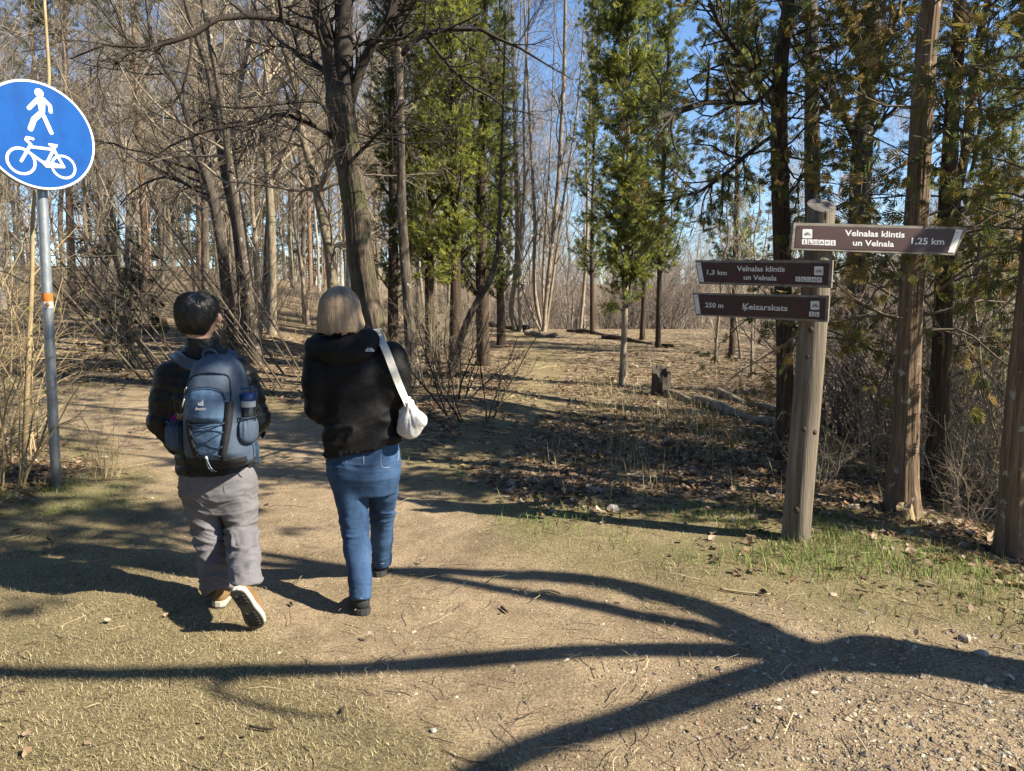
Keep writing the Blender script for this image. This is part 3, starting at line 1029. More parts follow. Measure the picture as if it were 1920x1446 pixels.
# --- pale smooth leaning trunk left of the oak
picture_tree('ash', "ash_tree", "thin smooth grey trunk curving up to the left beside the thick oak",
             [(628, 600, 24), (621, 500, 22), (614, 450, 21), (600, 385, 21), (592, 345, 19), (580, 300, 17), (566, 250, 16), (557, 190, 14), (548, 140, 14), (534, 95, 13), (518, 45, 12), (508, 0, 11), (495, -80, 9)], 13.0, 13.5, 'grey_bark', 'twig_grey',
             limbs=[[(614, 475, 9), (628, 462, 8), (645, 455, 7), (668, 450, 4)],
                    [(594, 350, 6), (560, 358, 5), (520, 352, 5), (470, 345, 4), (420, 340, 2)],
                    [(596, 362, 6), (640, 340, 4), (690, 328, 4), (740, 330, 3), (820, 325, 2)],
                    [(534, 95, 6), (560, 55, 5), (575, 30, 4), (590, -30, 3)],
                    [(566, 250, 5), (530, 235, 5), (500, 240, 4), (450, 250, 2)],
                    [(545, 132, 5), (510, 100, 4), (485, 80, 3), (440, 60, 2)]],
             auto=dict(n=16, t0=0.3, L=lambda t: 2.2 * (1.2 - t), limb_n2=9, L2=0.8, n3=5, L3=0.4, n4=2, L4=0.2, minr2=0.004, minr3=0.003), seed=7, relief=0.03, sides=18, rings=60)

# --- mossy group behind the man
moss = [
    ('mossy_a', [(428, 585, 30), (420, 500, 27), (412, 440, 26), (402, 385, 26), (388, 335, 22), (370, 285, 18), (356, 235, 16), (335, 170, 14), (305, 120, 12), (285, 70, 10), (275, 0, 9)], 15.5, 'dark_bark', "dark leafless trunk rising behind the man's head and bending left, first of the mossy clump"),
    ('mossy_b', [(472, 600, 22), (462, 520, 20), (455, 470, 20), (447, 415, 21), (437, 350, 20), (428, 290, 19), (420, 220, 18), (408, 150, 17), (397, 90, 17), (388, 40, 15), (375, -40, 13)], 14.5, 'lichen', "lichened grey trunk between the man's head and the thick oak, leaning left"),
    ('mossy_c', [(455, 600, 18), (447, 480, 17), (440, 420, 17), (420, 330, 16), (410, 260, 16), (400, 200, 15), (392, 140, 15), (372, 80, 14), (352, 20, 12), (340, -50, 10)], 16.5, 'dark_bark', "dark trunk crossing behind the lichened one in the mossy clump"),
    ('mossy_d', [(478, 605, 18), (470, 540, 17), (462, 490, 17), (452, 400, 16), (440, 330, 15), (436, 250, 14), (446, 180, 13), (462, 100, 12), (478, 20, 10)], 17.5, 'pale_bark', "paler trunk curving right at the back of the mossy clump"),
]
for i, (k, pts, Y, bk, lab) in enumerate(moss):
    pts = [(p_[0], p_[1], p_[2] * 0.84) for p_ in pts]
    picture_tree(k, "lime_tree", lab, pts, Y, 15.0, bk, 'twig_grey' if i else 'twig_dark', auto=dict(n=16, t0=0.3, L=lambda t: 3.0 * (1.2 - t), up=0.03, n2=6, L2=1.0, n3=4, L3=0.45, n4=1, L4=0.25, minr2=0.005, minr3=0.0035), seed=20 + i, sides=16, rings=50, relief=0.07, group="mossy trunks behind the man")

# --- shoot rising behind the round sign
picture_tree('shoot', "pale_sapling", "pale straight sapling rising right behind the round blue sign",
             [(55, 640, 10), (60, 520, 9), (62, 400, 8), (74, 300, 7), (91, 165, 7), (88, 80, 6), (83, 0, 6), (80, -90, 4)], 7.0, None, 'twig_gold', 'twig_gold',
             auto=dict(n=7, t0=0.3, L=0.8, n2=4, L2=0.4, n3=2, L3=0.2), seed=28, sides=10, rings=30, relief=0.03, flare=0.1, cat="sapling")

# --- dark snag of a young spruce on the leaf bank
picture_tree('snag', "spruce_snag", "dark half dead young spruce with drooping clumps, between the sign pole and the man",
             [(248, 662, 13), (240, 610, 12), (232, 560, 11), (224, 515, 10), (212, 470, 8), (200, 440, 6)], 13.6, None, 'dark_bark', 'twig_dark',
             auto=dict(n=16, t0=0.35, L=0.55, ang=70, up=-0.12, n2=4, L2=0.28, n3=0), foliage=dict(per=5, size=0.16, cols=[[0.03, 0.04, 0.02], [0.045, 0.055, 0.025]], tmpl=NEEDLE, droop=0.6, spread=40), fol_mat='spruce', seed=29, sides=10, rings=24)

# --- sign cedars at the right
cedar_auto = dict(n=50, t0=0.22, t1=0.98, L=lambda t: 1.9 * (1.15 - t), ang=78, up=-0.05, n2=4, L2=0.5, n3=3, L3=0.26, wob=0.17, rr=0.14, minr2=0.003, minr3=0.002)
ced_fol = dict(per=3, size=0.125, cols=OLIVE + RUSTY, droop=0.5, spread=55)
picture_tree('cedar_main', "cedar_tree", "stout fluted cedar trunk with a broken stub at its foot, right of the signpost",
             [(1690, 985, 70), (1693, 900, 58), (1699, 800, 50), (1703, 700, 47), (1707, 600, 46), (1713, 480, 45), (1721, 360, 44), (1728, 220, 42), (1736, 100, 39), (1744, 20, 36), (1756, -80, 32)], 6.1, 9.5, 'cedar', 'twig_dark2',
             auto=dict(cedar_auto, n=46, t0=0.33), ymin=5.4, foliage=ced_fol, sides=64, rings=120, relief=0.085, freq=9, flare=0.42, seed=31, flutes=9)
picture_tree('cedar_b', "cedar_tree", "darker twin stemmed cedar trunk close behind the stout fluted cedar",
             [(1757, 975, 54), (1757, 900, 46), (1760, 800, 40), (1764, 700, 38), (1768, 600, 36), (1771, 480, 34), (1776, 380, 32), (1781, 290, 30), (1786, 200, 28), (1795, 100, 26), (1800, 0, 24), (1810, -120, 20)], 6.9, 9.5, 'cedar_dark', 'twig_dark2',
             limbs=[[(1772, 700, 14, .1), (1779, 560, 15, .12), (1786, 430, 15, .1), (1800, 340, 17, .1), (1812, 260, 17, .1), (1822, 160, 17, .15), (1838, 60, 15, .2), (1860, -20, 13, .2), (1890, -150, 8, .3)],
                    [(1818, 330, 6, -.1), (1832, 280, 7, -.15), (1838, 220, 7, -.15), (1838, 160, 6, -.2), (1846, 110, 5, -.2), (1850, 70, 4, -.2), (1862, 20, 3, -.2)]],
             auto=dict(cedar_auto, n=48, t0=0.25, limb_n2=12), ymin=5.6, foliage=dict(ced_fol, cols=GREEN_DARK + OLIVE[:3]), sides=26, rings=80, relief=0.06, freq=7, seed=32, flutes=6)
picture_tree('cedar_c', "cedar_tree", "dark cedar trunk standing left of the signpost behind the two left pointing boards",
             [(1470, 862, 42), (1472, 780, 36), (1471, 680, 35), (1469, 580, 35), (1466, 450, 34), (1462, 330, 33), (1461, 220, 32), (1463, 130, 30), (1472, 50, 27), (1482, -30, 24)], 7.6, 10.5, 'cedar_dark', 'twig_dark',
             limbs=[[(1455, 205, 9), (1430, 170, 10, -.2), (1405, 130, 10, -.3), (1380, 95, 9, -.4), (1350, 50, 8, -.5), (1330, 0, 6, -.6)],
                    [(1458, 150, 8), (1430, 185, 8, -.3), (1390, 195, 8, -.5), (1340, 190, 9, -.7), (1290, 205, 10, -.9), (1245, 215, 9, -1.1), (1215, 235, 4, -1.2)],
                    [(1455, 250, 7), (1400, 290, 8, -.2), (1370, 320, 8, -.3), (1330, 345, 6, -.5), (1280, 372, 5, -.6), (1230, 380, 2, -.7)]],
             auto=dict(cedar_auto, n=60, t0=0.25, L=lambda t: 2.3 * (1.1 - t), limb_n2=18), ymin=5.6, foliage=dict(ced_fol, cols=OLIVE + GREEN_DARK, per=3), sides=26, rings=70, relief=0.06, freq=7, seed=33)
picture_tree('cedar_d', "cedar_tree", "ivy speckled trunk seen behind the top of the signpost",
             [(1530, 815, 36), (1527, 650, 34), (1525, 500, 32), (1523, 380, 31), (1523, 280, 31), (1522, 180, 29), (1521, 90, 27), (1520, 0, 24), (1516, -100, 20)], 9.0, 11.0, 'lichen', 'twig_dark',
             auto=dict(cedar_auto, n=34, t0=0.33), foliage=dict(ced_fol, cols=OLIVE, per=3), sides=20, rings=60, relief=0.07, freq=6, seed=34)
picture_tree('linden', "linden_tree", "grey forked leafless trunk between the signpost and the stout cedar",
             [(1592, 800, 62), (1597, 700, 52), (1604, 600, 47), (1609, 500, 44), (1612, 400, 42), (1614, 330, 42), (1618, 250, 40), (1624, 190, 34), (1630, 120, 33), (1636, 50, 30), (1640, -40, 27)], 9.8, 13.0, 'lichen', 'twig_dark',
             limbs=[[(1606, 262, 18), (1588, 225, 18), (1570, 190, 17), (1553, 160, 15), (1530, 125, 12), (1505, 95, 10), (1480, 55, 7), (1460, 0, 5)],
                    [(1622, 150, 16), (1608, 85, 19), (1592, 45, 18), (1577, 5, 17), (1560, -60, 13), (1540, -160, 7)],
                    [(1640, 125, 8), (1670, 140, 7), (1700, 150, 6), (1722, 140, 5), (1760, 120, 3)]],
             auto=dict(n=20, t0=0.45, L=lambda t: 2.4 * (1.2 - t), n2=6, L2=0.9, n3=4, L3=0.4, limb_n2=10, minr2=0.004), sides=26, rings=80, relief=0.06, freq=7, seed=35)
picture_tree('edge_tree', "alder_tree", "white blotched trunk leaning at the right edge of the view beyond the verge",
             [(1893, 1055, 66), (1898, 980, 56), (1902, 900, 54), (1908, 800, 52), (1915, 700, 50), (1924, 600, 46), (1934, 480, 42), (1946, 350, 38), (1960, 200, 34), (1975, 40, 30)], 5.25, 9.0, 'cedar', 'twig_dark2',
             auto=dict(cedar_auto, n=30, t0=0.5, L=lambda t: 1.6 * (1.2 - t)), ymin=5.0, foliage=dict(ced_fol, cols=GREEN_DARK + OLIVE[:2]), sides=34, rings=70, relief=0.06, freq=8, seed=36)
# ------------------------------------------------------------------ thujas of the middle ground
def conifer(name, height, base_r, crown0, lmax, nbr, rng, cols, lean=(0, 0), bark='cedar_dark', tmpl=FROND_SMALL, per=5, size=0.16, n2_=6, up=0.12, ang=55, droop=0.15, profile=None, mat='thuja', L2=0.4):
    """a proto: root Empty at the origin > trunk, branches, foliage"""
    root = empty(name, (0, 0, 0))
    K = 12
    t = np.linspace(0, 1, K)
    P = np.stack([lean[0] * t ** 1.5 + 0.05 * np.sin(t * 5), lean[1] * t ** 1.5 + 0.05 * np.cos(t * 4) - 0.05, -0.2 + t * (height + 0.2)], -1)
    R = np.maximum(base_r * (1 - t) ** 0.8, 0.01)
    b = MB()
    trunk_geo(b, P, R, 12, 30, 0.06, 5, 0.3, 3)
    b.obj("trunk", M[bark], root)
    prof = profile or (lambda s: lmax * np.minimum(1, (1 - s) * 1.5 + 0.12) * np.minimum(1, 0.5 + s * 3))
    p, r = spawn(rng, P[None], R[None], nbr, crown0, 0.99, lambda q: prof((q - crown0) / (1 - crown0)), ang, 6, 0.1, up, 0.35, 0.004, 0.3)
    p2, r2 = spawn(rng, p, r, n2_, 0.15, 1.0, L2, 40, 3, 0.12, up * 0.5, 0.5, 0.003)
    b = MB()
    b.tube(p, r, 4, False)
    b.tube(p2, r2, 3, False)
    b.obj("branches", M['twig_dark'], root)
    b = MB()
    sprays(b, rng, p2, per, size, cols, tmpl, 0.1, droop, 50)
    b.obj("foliage", M[mat], root, smooth=False)
    return root


def place(proto, first, x, y, rz, s, label, cat, group=None, name=None, sz=None, tilt=0.0, taz=0.0):
    o = proto if first else copy_tree(proto)
    if name and not first:
        o.name = name
    o.location = (x, y, float(hgt(x, y)) - 0.02)
    o.rotation_euler = (tilt * math.cos(taz), tilt * math.sin(taz), rz)
    o.scale = (s, s, sz or s)
    tag(o, label, cat, group)
    return o


def ux(u, Y):
    return (u - CX) / F * (Y * CP + 0.0) * 1.0


rng = np.random.default_rng(101)
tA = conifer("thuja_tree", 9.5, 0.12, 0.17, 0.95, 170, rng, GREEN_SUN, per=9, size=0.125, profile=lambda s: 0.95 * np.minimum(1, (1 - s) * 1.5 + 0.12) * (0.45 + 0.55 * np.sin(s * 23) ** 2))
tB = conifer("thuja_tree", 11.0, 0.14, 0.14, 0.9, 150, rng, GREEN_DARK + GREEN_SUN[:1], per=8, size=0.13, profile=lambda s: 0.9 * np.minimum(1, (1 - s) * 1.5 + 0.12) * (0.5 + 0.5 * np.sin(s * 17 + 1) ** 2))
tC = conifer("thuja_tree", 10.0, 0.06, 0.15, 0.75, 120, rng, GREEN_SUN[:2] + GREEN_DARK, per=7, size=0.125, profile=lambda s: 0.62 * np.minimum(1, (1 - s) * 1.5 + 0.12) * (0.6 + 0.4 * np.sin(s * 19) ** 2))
tL = conifer("thuja_tree", 8.5, 0.055, 0.165, 0.8, 190, rng, GREEN_SUN + GREEN_DARK, per=11, size=0.125, bark='pale_bark', profile=lambda s: np.where(s < 0.22, 0.62 * np.sqrt(np.clip(s / 0.05, 0.25, 1)), np.where(s < 0.4, 0.30, 0.55 * np.minimum(1, (1 - s) * 1.6 + 0.1))))
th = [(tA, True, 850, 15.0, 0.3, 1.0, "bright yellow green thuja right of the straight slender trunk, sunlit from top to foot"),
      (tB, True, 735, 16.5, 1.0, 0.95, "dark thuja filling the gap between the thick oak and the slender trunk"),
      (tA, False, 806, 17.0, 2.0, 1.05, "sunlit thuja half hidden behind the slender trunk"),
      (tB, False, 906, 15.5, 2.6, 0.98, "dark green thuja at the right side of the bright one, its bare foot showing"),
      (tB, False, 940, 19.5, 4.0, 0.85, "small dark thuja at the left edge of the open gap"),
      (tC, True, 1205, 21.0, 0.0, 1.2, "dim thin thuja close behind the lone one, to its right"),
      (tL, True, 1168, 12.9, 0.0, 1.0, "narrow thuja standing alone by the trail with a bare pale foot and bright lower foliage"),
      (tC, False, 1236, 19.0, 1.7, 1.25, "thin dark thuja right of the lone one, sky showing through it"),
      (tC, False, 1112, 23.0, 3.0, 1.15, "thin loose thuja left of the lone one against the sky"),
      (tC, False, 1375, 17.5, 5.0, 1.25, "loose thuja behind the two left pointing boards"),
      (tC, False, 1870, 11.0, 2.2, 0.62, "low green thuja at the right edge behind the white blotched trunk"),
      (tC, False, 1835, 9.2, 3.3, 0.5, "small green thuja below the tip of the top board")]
for pr, first, u, Y, rz, s, lab in th:
    place(pr, first, ux(u, Y), Y, rz, s, lab, "thuja", name="thuja_tree", sz=s)

# dark leaning trunk beside the bright thuja
picture_tree('leaner', "leaning_tree", "thin black trunk leaning right beneath the dark green thuja",
             [(856, 664, 16), (865, 635, 15), (878, 598, 14), (898, 560, 13), (917, 528, 12), (928, 495, 11), (934, 460, 9), (937, 400, 8)], 13.4, 6.5, 'dark_bark', 'twig_dark',
             auto=dict(n=12, t0=0.4, L=0.9, n2=4, L2=0.4, n3=3, L3=0.2), seed=41, sides=12, rings=24)
# clump of bare stems in the gap
for i, pts in enumerate([[(1020, 618, 9), (1024, 560, 9), (1036, 450, 9), (1046, 350, 9), (1052, 250, 8), (1057, 150, 8), (1059, 60, 7), (1060, 0, 6)],
                         [(1016, 618, 8), (1004, 560, 8), (1001, 500, 7), (1003, 420, 7), (998, 320, 6), (992, 200, 5), (985, 60, 4)],
                         [(1024, 616, 6), (1034, 540, 6), (1048, 440, 5), (1060, 350, 5), (1078, 240, 4), (1090, 120, 3)],
                         [(1012, 618, 6), (996, 585, 5), (980, 540, 5), (972, 480, 4), (976, 400, 4), (970, 300, 3)],
                         [(1021, 618, 5), (1018, 540, 5), (1022, 440, 5), (1030, 320, 4), (1036, 180, 3)],
                         [(966, 612, 12), (958, 580, 11), (966, 520, 10), (970, 440, 10), (968, 340, 9), (966, 240, 8), (962, 140, 7), (960, 20, 6)],
                         [(976, 612, 8), (974, 540, 8), (978, 440, 7), (984, 330, 6), (982, 200, 6), (990, 60, 4)],
                         [(1090, 600, 7), (1098, 500, 7), (1102, 400, 6), (1100, 300, 6), (1108, 180, 5), (1112, 60, 4)]]):
    picture_tree('gap%d' % i, "birch_tree", ["tall bare birch stem rising from the clump in the open gap, whitest of the clump", "bare stem bending left out of the clump in the gap", "bare stem leaning right out of the clump in the gap", "crooked stem at the left foot of the clump in the gap", "thin upright stem in the middle of the clump in the gap", "pale bent trunk left of the clump in the open gap", "thin pale trunk close to the bent one left of the clump", "slim trunk standing apart between the clump and the lone thuja"][i],
                 pts, 24.0 + 0.25 * (i % 3), 15.0, 'pale_bark', 'twig_grey', auto=dict(n=16, t0=0.3, L=lambda t: 3.0 * (1.25 - t), ang=32, up=0.12, n2=5, L2=1.0, n3=3, L3=0.55, minr2=0.006, minr3=0.005), seed=50 + i, sides=8, rings=30, relief=0.04, flare=0.15, group="bare stems in the open gap")


# ------------------------------------------------------------------ the wood behind, built from a few kinds of tree
def bare_proto(name, height, r0, rng, bark, twig, t0=0.25, n=30, n2_=7, n3=5, n4=2, lf=0.32, ang=45, up=0.07, lean=(0.3, 0.2), minr=0.006):
    root = empty(name, (0, 0, 0))
    K = 12
    t = np.linspace(0, 1, K)
    w = rng.normal(0, 0.012 * height, (K, 2)) * t[:, None] * (1 - 0.3 * t[:, None])
    P = np.stack([lean[0] * t ** 1.4 + w[:, 0], lean[1] * t ** 1.4 + w[:, 1], -0.2 + t * (height + 0.2)], -1)
    R = np.maximum(r0 * (1 - 0.93 * t ** 0.9), 0.008)
    b = MB()
    trunk_geo(b, P, R, 9, 26, 0.05, 4, 0.3, int(rng.integers(0, 99)))
    b.obj("trunk", M[bark], root)
    p, r = spawn(rng, P[None], R[None], n, t0, 0.99, lambda q: height * lf * (1.15 - q), ang, 6, 0.13, up, 0.42, minr, 0.3)
    p2, r2 = spawn(rng, p, r, n2_, 0.15, 1.0, height * lf * 0.3, 42, 5, 0.17, 0.02, 0.5, minr * 0.8)
    p3, r3 = spawn(rng, p2, r2, n3, 0.2, 1.0, height * lf * 0.13, 42, 4, 0.17, 0.02, 0.55, minr * 0.6)
    b = MB()
    b.tube(p, r, 4, False)
    b.tube(p2, r2, 3, False)
    b.tube(p3, r3, 3, False)
    if n4:
        p4, r4 = spawn(rng, p3, r3, n4, 0.2, 1.0, height * lf * 0.07, 42, 3, 0.15, 0.0, 0.6, minr * 0.5)
        b.tube(p4, r4, 3, False)
    b.obj("branches", M[twig], root)
    return root


rng = np.random.default_rng(202)
bA = bare_proto("bare_tree", 16, 0.12, rng, 'grey_bark', 'twig', n=34)
bB = bare_proto("bare_tree", 18, 0.135, rng, 'lichen', 'twig_grey', n=34, lean=(-0.8, 0.3), t0=0.2)
bC = bare_proto("bare_tree", 12, 0.07, rng, 'pale_bark', 'twig', n=34, t0=0.12, ang=35, lean=(0.6, 0))
bD = bare_proto("bare_sapling", 6.5, 0.035, rng, 'pale_bark', 'twig', n=18, n2_=5, n3=4, n4=0, t0=0.1, ang=35, lf=0.28, lean=(0.9, 0.1), minr=0.004)
bE = bare_proto("birch_tree", 17, 0.10, rng, 'birch', 'twig_grey', n=30, ang=38, up=0.02, t0=0.3)
bF = bare_proto("bare_tree", 14, 0.13, rng, 'pale_bark', 'twig_purple', n=26, t0=0.15, ang=40, n4=1, minr=0.012)
bG = bare_proto("bare_tree", 13, 0.12, rng, 'grey_bark', 'twig_purple', n=24, t0=0.12, ang=45, n4=0, minr=0.012, lean=(-0.7, 0))
pineP = conifer("pine_tree", 19, 0.14, 0.45, 2.2, 46, rng, [[0.08, 0.11, 0.04], [0.11, 0.14, 0.05], [0.06, 0.09, 0.035]], bark='pine', tmpl=NEEDLE, per=6, size=0.28, n2_=7, up=0.05, ang=70, droop=-0.1, mat='spruce', L2=0.7)
spruceP = conifer("spruce_tree", 15, 0.16, 0.05, 2.0, 120, rng, [[0.05, 0.075, 0.03], [0.075, 0.10, 0.035], [0.10, 0.12, 0.04]], bark='dark_bark', tmpl=NEEDLE, per=4, size=0.32, n2_=6, up=-0.03, ang=85, droop=0.45, mat='spruce', L2=0.5, profile=lambda s: 2.3 * (1.03 - s))
kinds = {'A': (bA, "tree"), 'B': (bB, "tree"), 'C': (bC, "tree"), 'D': (bD, "sapling"), 'E': (bE, "birch"), 'F': (bF, "tree"), 'G': (bG, "tree"), 'P': (pineP, "pine"), 'S': (spruceP, "spruce")}
used_first = set()


def put(kind, x, y, s, lab, grp, rz=None, tilt=0.0, taz=0.0):
    pr, cat = kinds[kind]
    first = kind not in used_first
    used_first.add(kind)
    return place(pr, first, x, y, rng.uniform(0, 6.28) if rz is None else rz, s, lab, cat, grp, name=pr.name.split('.')[0], tilt=tilt, taz=taz)


LAB = {
    'left': {'A': "grey bare tree in the dense wood on the left behind the man", 'B': "lichen spotted bare tree in the dense wood on the left behind the man", 'C': "slim pale bare tree in the dense wood on the left behind the man", 'D': "thin bare sapling in the dense wood on the left behind the man", 'E': "white barked birch in the dense wood on the left behind the man", 'P': "tall orange barked pine in the dense wood on the left behind the man", 'S': "dark spruce in the dense wood on the left behind the man"},
    'mid': {'A': "grey bare tree standing behind the thick oak and the thujas", 'B': "lichen spotted bare tree standing behind the thick oak and the thujas", 'C': "slim pale bare tree standing behind the thick oak and the thujas", 'D': "thin bare sapling standing behind the thick oak and the thujas", 'E': "white barked birch standing behind the thick oak and the thujas", 'S': "dark spruce standing behind the thick oak and the thujas"},
    'gap': {'C': "slim pale bare tree on the slope beyond the open gap", 'D': "thin bare sapling on the slope beyond the open gap", 'E': "white barked birch on the slope beyond the open gap", 'S': "small dark spruce on the slope beyond the open gap", 'F': "pale bare tree on the slope beyond the open gap", 'G': "grey bare tree on the slope beyond the open gap"},
    'right': {'A': "grey bare tree in the hollow behind the signpost", 'C': "slim pale bare tree in the hollow behind the signpost", 'D': "thin bare sapling in the hollow behind the signpost", 'E': "white barked birch in the hollow behind the signpost", 'F': "pale bare tree in the hollow behind the signpost", 'G': "dull grey bare tree in the hollow behind the signpost", 'S': "dark spruce in the hollow behind the signpost"},
    'hill': {'F': "pale bare tree on the far hillside", 'G': "grey bare tree on the far hillside", 'S': "dark spruce on the far hillside"},
}
GRP = {'left': "trees of the dense wood on the left", 'mid': "trees behind the oak and thujas", 'gap': "trees on the slope beyond the gap", 'right': "trees in the hollow behind the signpost", 'hill': "bare trees on the far hillside"}


def zone(zn, n, u0, u1, y0, y1, mix, smin=0.8, smax=1.2, avoid=None, tl=0.05):
    ks = list(mix)
    pw = np.array([mix[k] for k in ks], float)
    pw /= pw.sum()
    for i in range(n):
        Y = math.exp(rng.uniform(math.log(y0), math.log(y1)))
        u = rng.uniform(u0, u1)
        x = ux(u, Y)
        if path_d(x, Y) < 0.7 or trail_d(x, Y) < 0.6:
            continue
        if zn in ('left', 'mid') and 390 < u < 650 and rng.uniform() < 0.5:
            continue
        k = ks[rng.choice(len(ks), p=pw)]
        put(k, x, Y, rng.uniform(smin, smax), LAB[zn][k], GRP[zn], tilt=abs(rng.normal(0, tl)), taz=rng.uniform(0, 6.28))


zone('left', 22, -200, 640, 19, 30, {'A': 3, 'B': 2, 'C': 6, 'D': 4, 'E': 1.2, 'P': 1.2, 'S': 0.3})
zone('left', 62, -200, 640, 30, 62, {'A': 3, 'B': 2, 'C': 6, 'D': 1, 'E': 1.4, 'P': 1.6, 'S': 0.7}, 0.9, 1.3)
zone('left', 60, -220, 900, 55, 110, {'A': 3, 'C': 4, 'P': 1.0, 'S': 3.0}, 0.9, 1.4)
zone('mid', 24, 560, 960, 20, 45, {'A': 3, 'B': 2, 'C': 4, 'D': 2, 'E': 1, 'S': 0.6})
zone('gap', 26, 920, 1330, 30, 52, {'C': 3, 'D': 4, 'E': .6, 'F': 1, 'S': 0.3}, 0.6, 0.95)
zone('right', 18, 1280, 1920, 14, 24, {'C': 1, 'D': 5}, 0.6, 0.95)
zone('right', 30, 1240, 2100, 24, 55, {'C': 3, 'D': 4, 'F': 1.5, 'G': 1}, 0.5, 0.8)


# unseen spruces added behind the viewer to cut the sky's fill light
for i, (a_, r_) in enumerate([(-62, 9), (-75, 12), (-88, 8), (-100, 13), (-112, 9), (-125, 12), (-138, 8.5), (-150, 12), (-162, 9), (-176, 12), (170, 10), (-70, 17), (-95, 18), (-120, 17), (-145, 18), (-168, 17), (178, 18)]):
    put('S', r_ * math.cos(math.radians(a_)), r_ * math.sin(math.radians(a_)), 1.0 + 0.1 * (i % 3), "unseen spruce added behind the viewer to block sky light", "added spruces behind the viewer")


def distant_wood():
    """the leafless wood on the far hillsides: one mass"""
    rng = np.random.default_rng(404)
    Ps, Rs = [], []
    n = 0
    while n < 560:
        lft = n >= 400
        mid_ = n < 150
        Y = math.exp(rng.uniform(math.log(48), math.log(230))) if not lft else rng.uniform(62, 130)
        u = (rng.uniform(880, 2300) if Y < 120 else rng.uniform(700, 2000)) if not lft else rng.uniform(-450, 900)
        if mid_:
            Y, u = (rng.uniform(60, 120) if n % 3 == 0 else rng.uniform(150, 240)), rng.uniform(800, 1500)
        x = ux(u, Y)
        if u < 1350 and Y < 56 and not lft:
            continue
        h = rng.uniform(4.5, 9.5) * (1 + 0.35 * (Y > 120)) if not lft else rng.uniform(8, 16)
        h = rng.uniform(8, 15) if mid_ else h
        K = 6
        t = np.linspace(0, 1, K)
        d = rng.normal(0, 0.05, 2)
        P = np.stack([x + d[0] * h * t, Y + d[1] * h * t, float(hgt(x, Y)) - 0.3 + h * t], -1)
        P[1:-1, :2] += rng.normal(0, 0.012 * h, (K - 2, 2))
        Ps.append(P)
        Rs.append(h * 0.0095 * (1.08 - t) + 0.012)
        n += 1
    Ps, Rs = np.array(Ps), np.array(Rs)
    tone = rng.uniform(0.7, 1.25, (len(Ps), 1)) * np.array([[1.0, 0.95, 0.92]])
    b = MB()
    b.tube(Ps, Rs, 5, False, tone)
    p, r = spawn(rng, Ps, Rs, 20, 0.18, 1.0, lambda t_: 3.2 * (1.15 - t_), 40, 3, 0.12, 0.08, 0.5, 0.016, 0.5)
    b.tube(p, r, 3, False, np.repeat(tone, 20, 0))
    p2, r2 = spawn(rng, p, r, 3, 0.2, 1.0, 1.0, 38, 2, 0.12, 0.05, 0.7, 0.012, 0.5)
    b.tube(p2, r2, 3, False, np.repeat(tone, 60, 0))
    tag(b.obj("distant_wood", M['far_wood']), "brown leafless wood covering the far hillsides and closing the view", kind="stuff")


M['far_wood'] = noise_mat("far_wood_bark", [(0.3, (0.17, 0.135, 0.115)), (0.7, (0.33, 0.27, 0.23))], (1, 1, 1), 3, 0.9, 0, attr=True)
distant_wood()


# ------------------------------------------------------------------ shrubs and thickets
def shrub_proto(name, stems, height, rng, twig, spread=0.5, n2_=7, n3=4, buds=0, r0=0.009, lean=None, r=0.25, wob=0.1):
    root = empty(name, (0, 0, 0))
    K = 8
    a = rng.uniform(0, 6.28, stems)
    rad = r * np.sqrt(rng.uniform(0, 1, stems))
    P = np.empty((stems, K, 3))
    P[:, 0] = np.stack([np.cos(a) * rad, np.sin(a) * rad, np.full(stems, -0.05)], -1)
    d = norm(np.stack([np.cos(a) * spread, np.sin(a) * spread, np.ones(stems)], -1) + rng.normal(0, 0.15, (stems, 3)) + (np.array(lean) if lean is not None else 0))
    h = height * rng.uniform(0.55, 1.15, stems) / (K - 1)
    for k in range(1, K):
        d = norm(d + rng.normal(0, wob, (stems, 3)))
        P[:, k] = P[:, k - 1] + d * h[:, None]
    R = r0 * rng.uniform(0.6, 1.4, stems)[:, None] * np.linspace(1, 0.3, K)[None]
    b = MB()
    b.tube(P, R, 5, False)
    b.obj("stem", M[twig], root)
    p2, r2 = spawn(rng, P, R, n2_, 0.15, 1.0, height * 0.3, 50, 5, 0.17, 0.03, 0.55, 0.0018)
    p3, r3 = spawn(rng, p2, r2, n3, 0.2, 1.0, height * 0.12, 48, 4, 0.17, 0.02, 0.6, 0.0014)
    b = MB()
    b.tube(p2, r2, 4, False)
    b.tube(p3, r3, 3, False)
    b.obj("twigs", M[twig], root)
    if buds:
        b = MB()
        sprays(b, rng, p3[rng.uniform(0, 1, len(p3)) < buds], 2, 0.03, [[1, 1, 1]], frond_template(1, 0.2), 0.6, -0.3, 40)
        b.obj("leaf_bud", M['bud'], root, smooth=False)
    return root


rng = np.random.default_rng(303)
hA = shrub_proto("bare_shrub", 16, 1.7, rng, 'twig', 0.35)
hB = shrub_proto("bare_shrub", 12, 2.4, rng, 'twig', 0.5, lean=(0.3, 0, 0))
hC = shrub_proto("bare_shrub", 9, 1.1, rng, 'twig_dark', 0.4)
hH = shrub_proto("bare_shrub", 14, 2.2, rng, 'twig_purple', 0.4, r0=0.011)
hG = shrub_proto("budding_shrub", 15, 1.9, rng, 'twig_gold', 0.22, buds=0.22, r0=0.009, r=0.28, n2_=6)
hD = shrub_proto("leaning_sapling", 3, 4.4, rng, 'twig_dark2', 0.1, n2_=6, n3=4, r0=0.015, lean=(-0.5, 0, 0), r=0.25, wob=0.05)
sk = {'H': hH, 'A': hA, 'B': hB, 'C': hC, 'G': hG, 'D': hD}
sfirst = set()


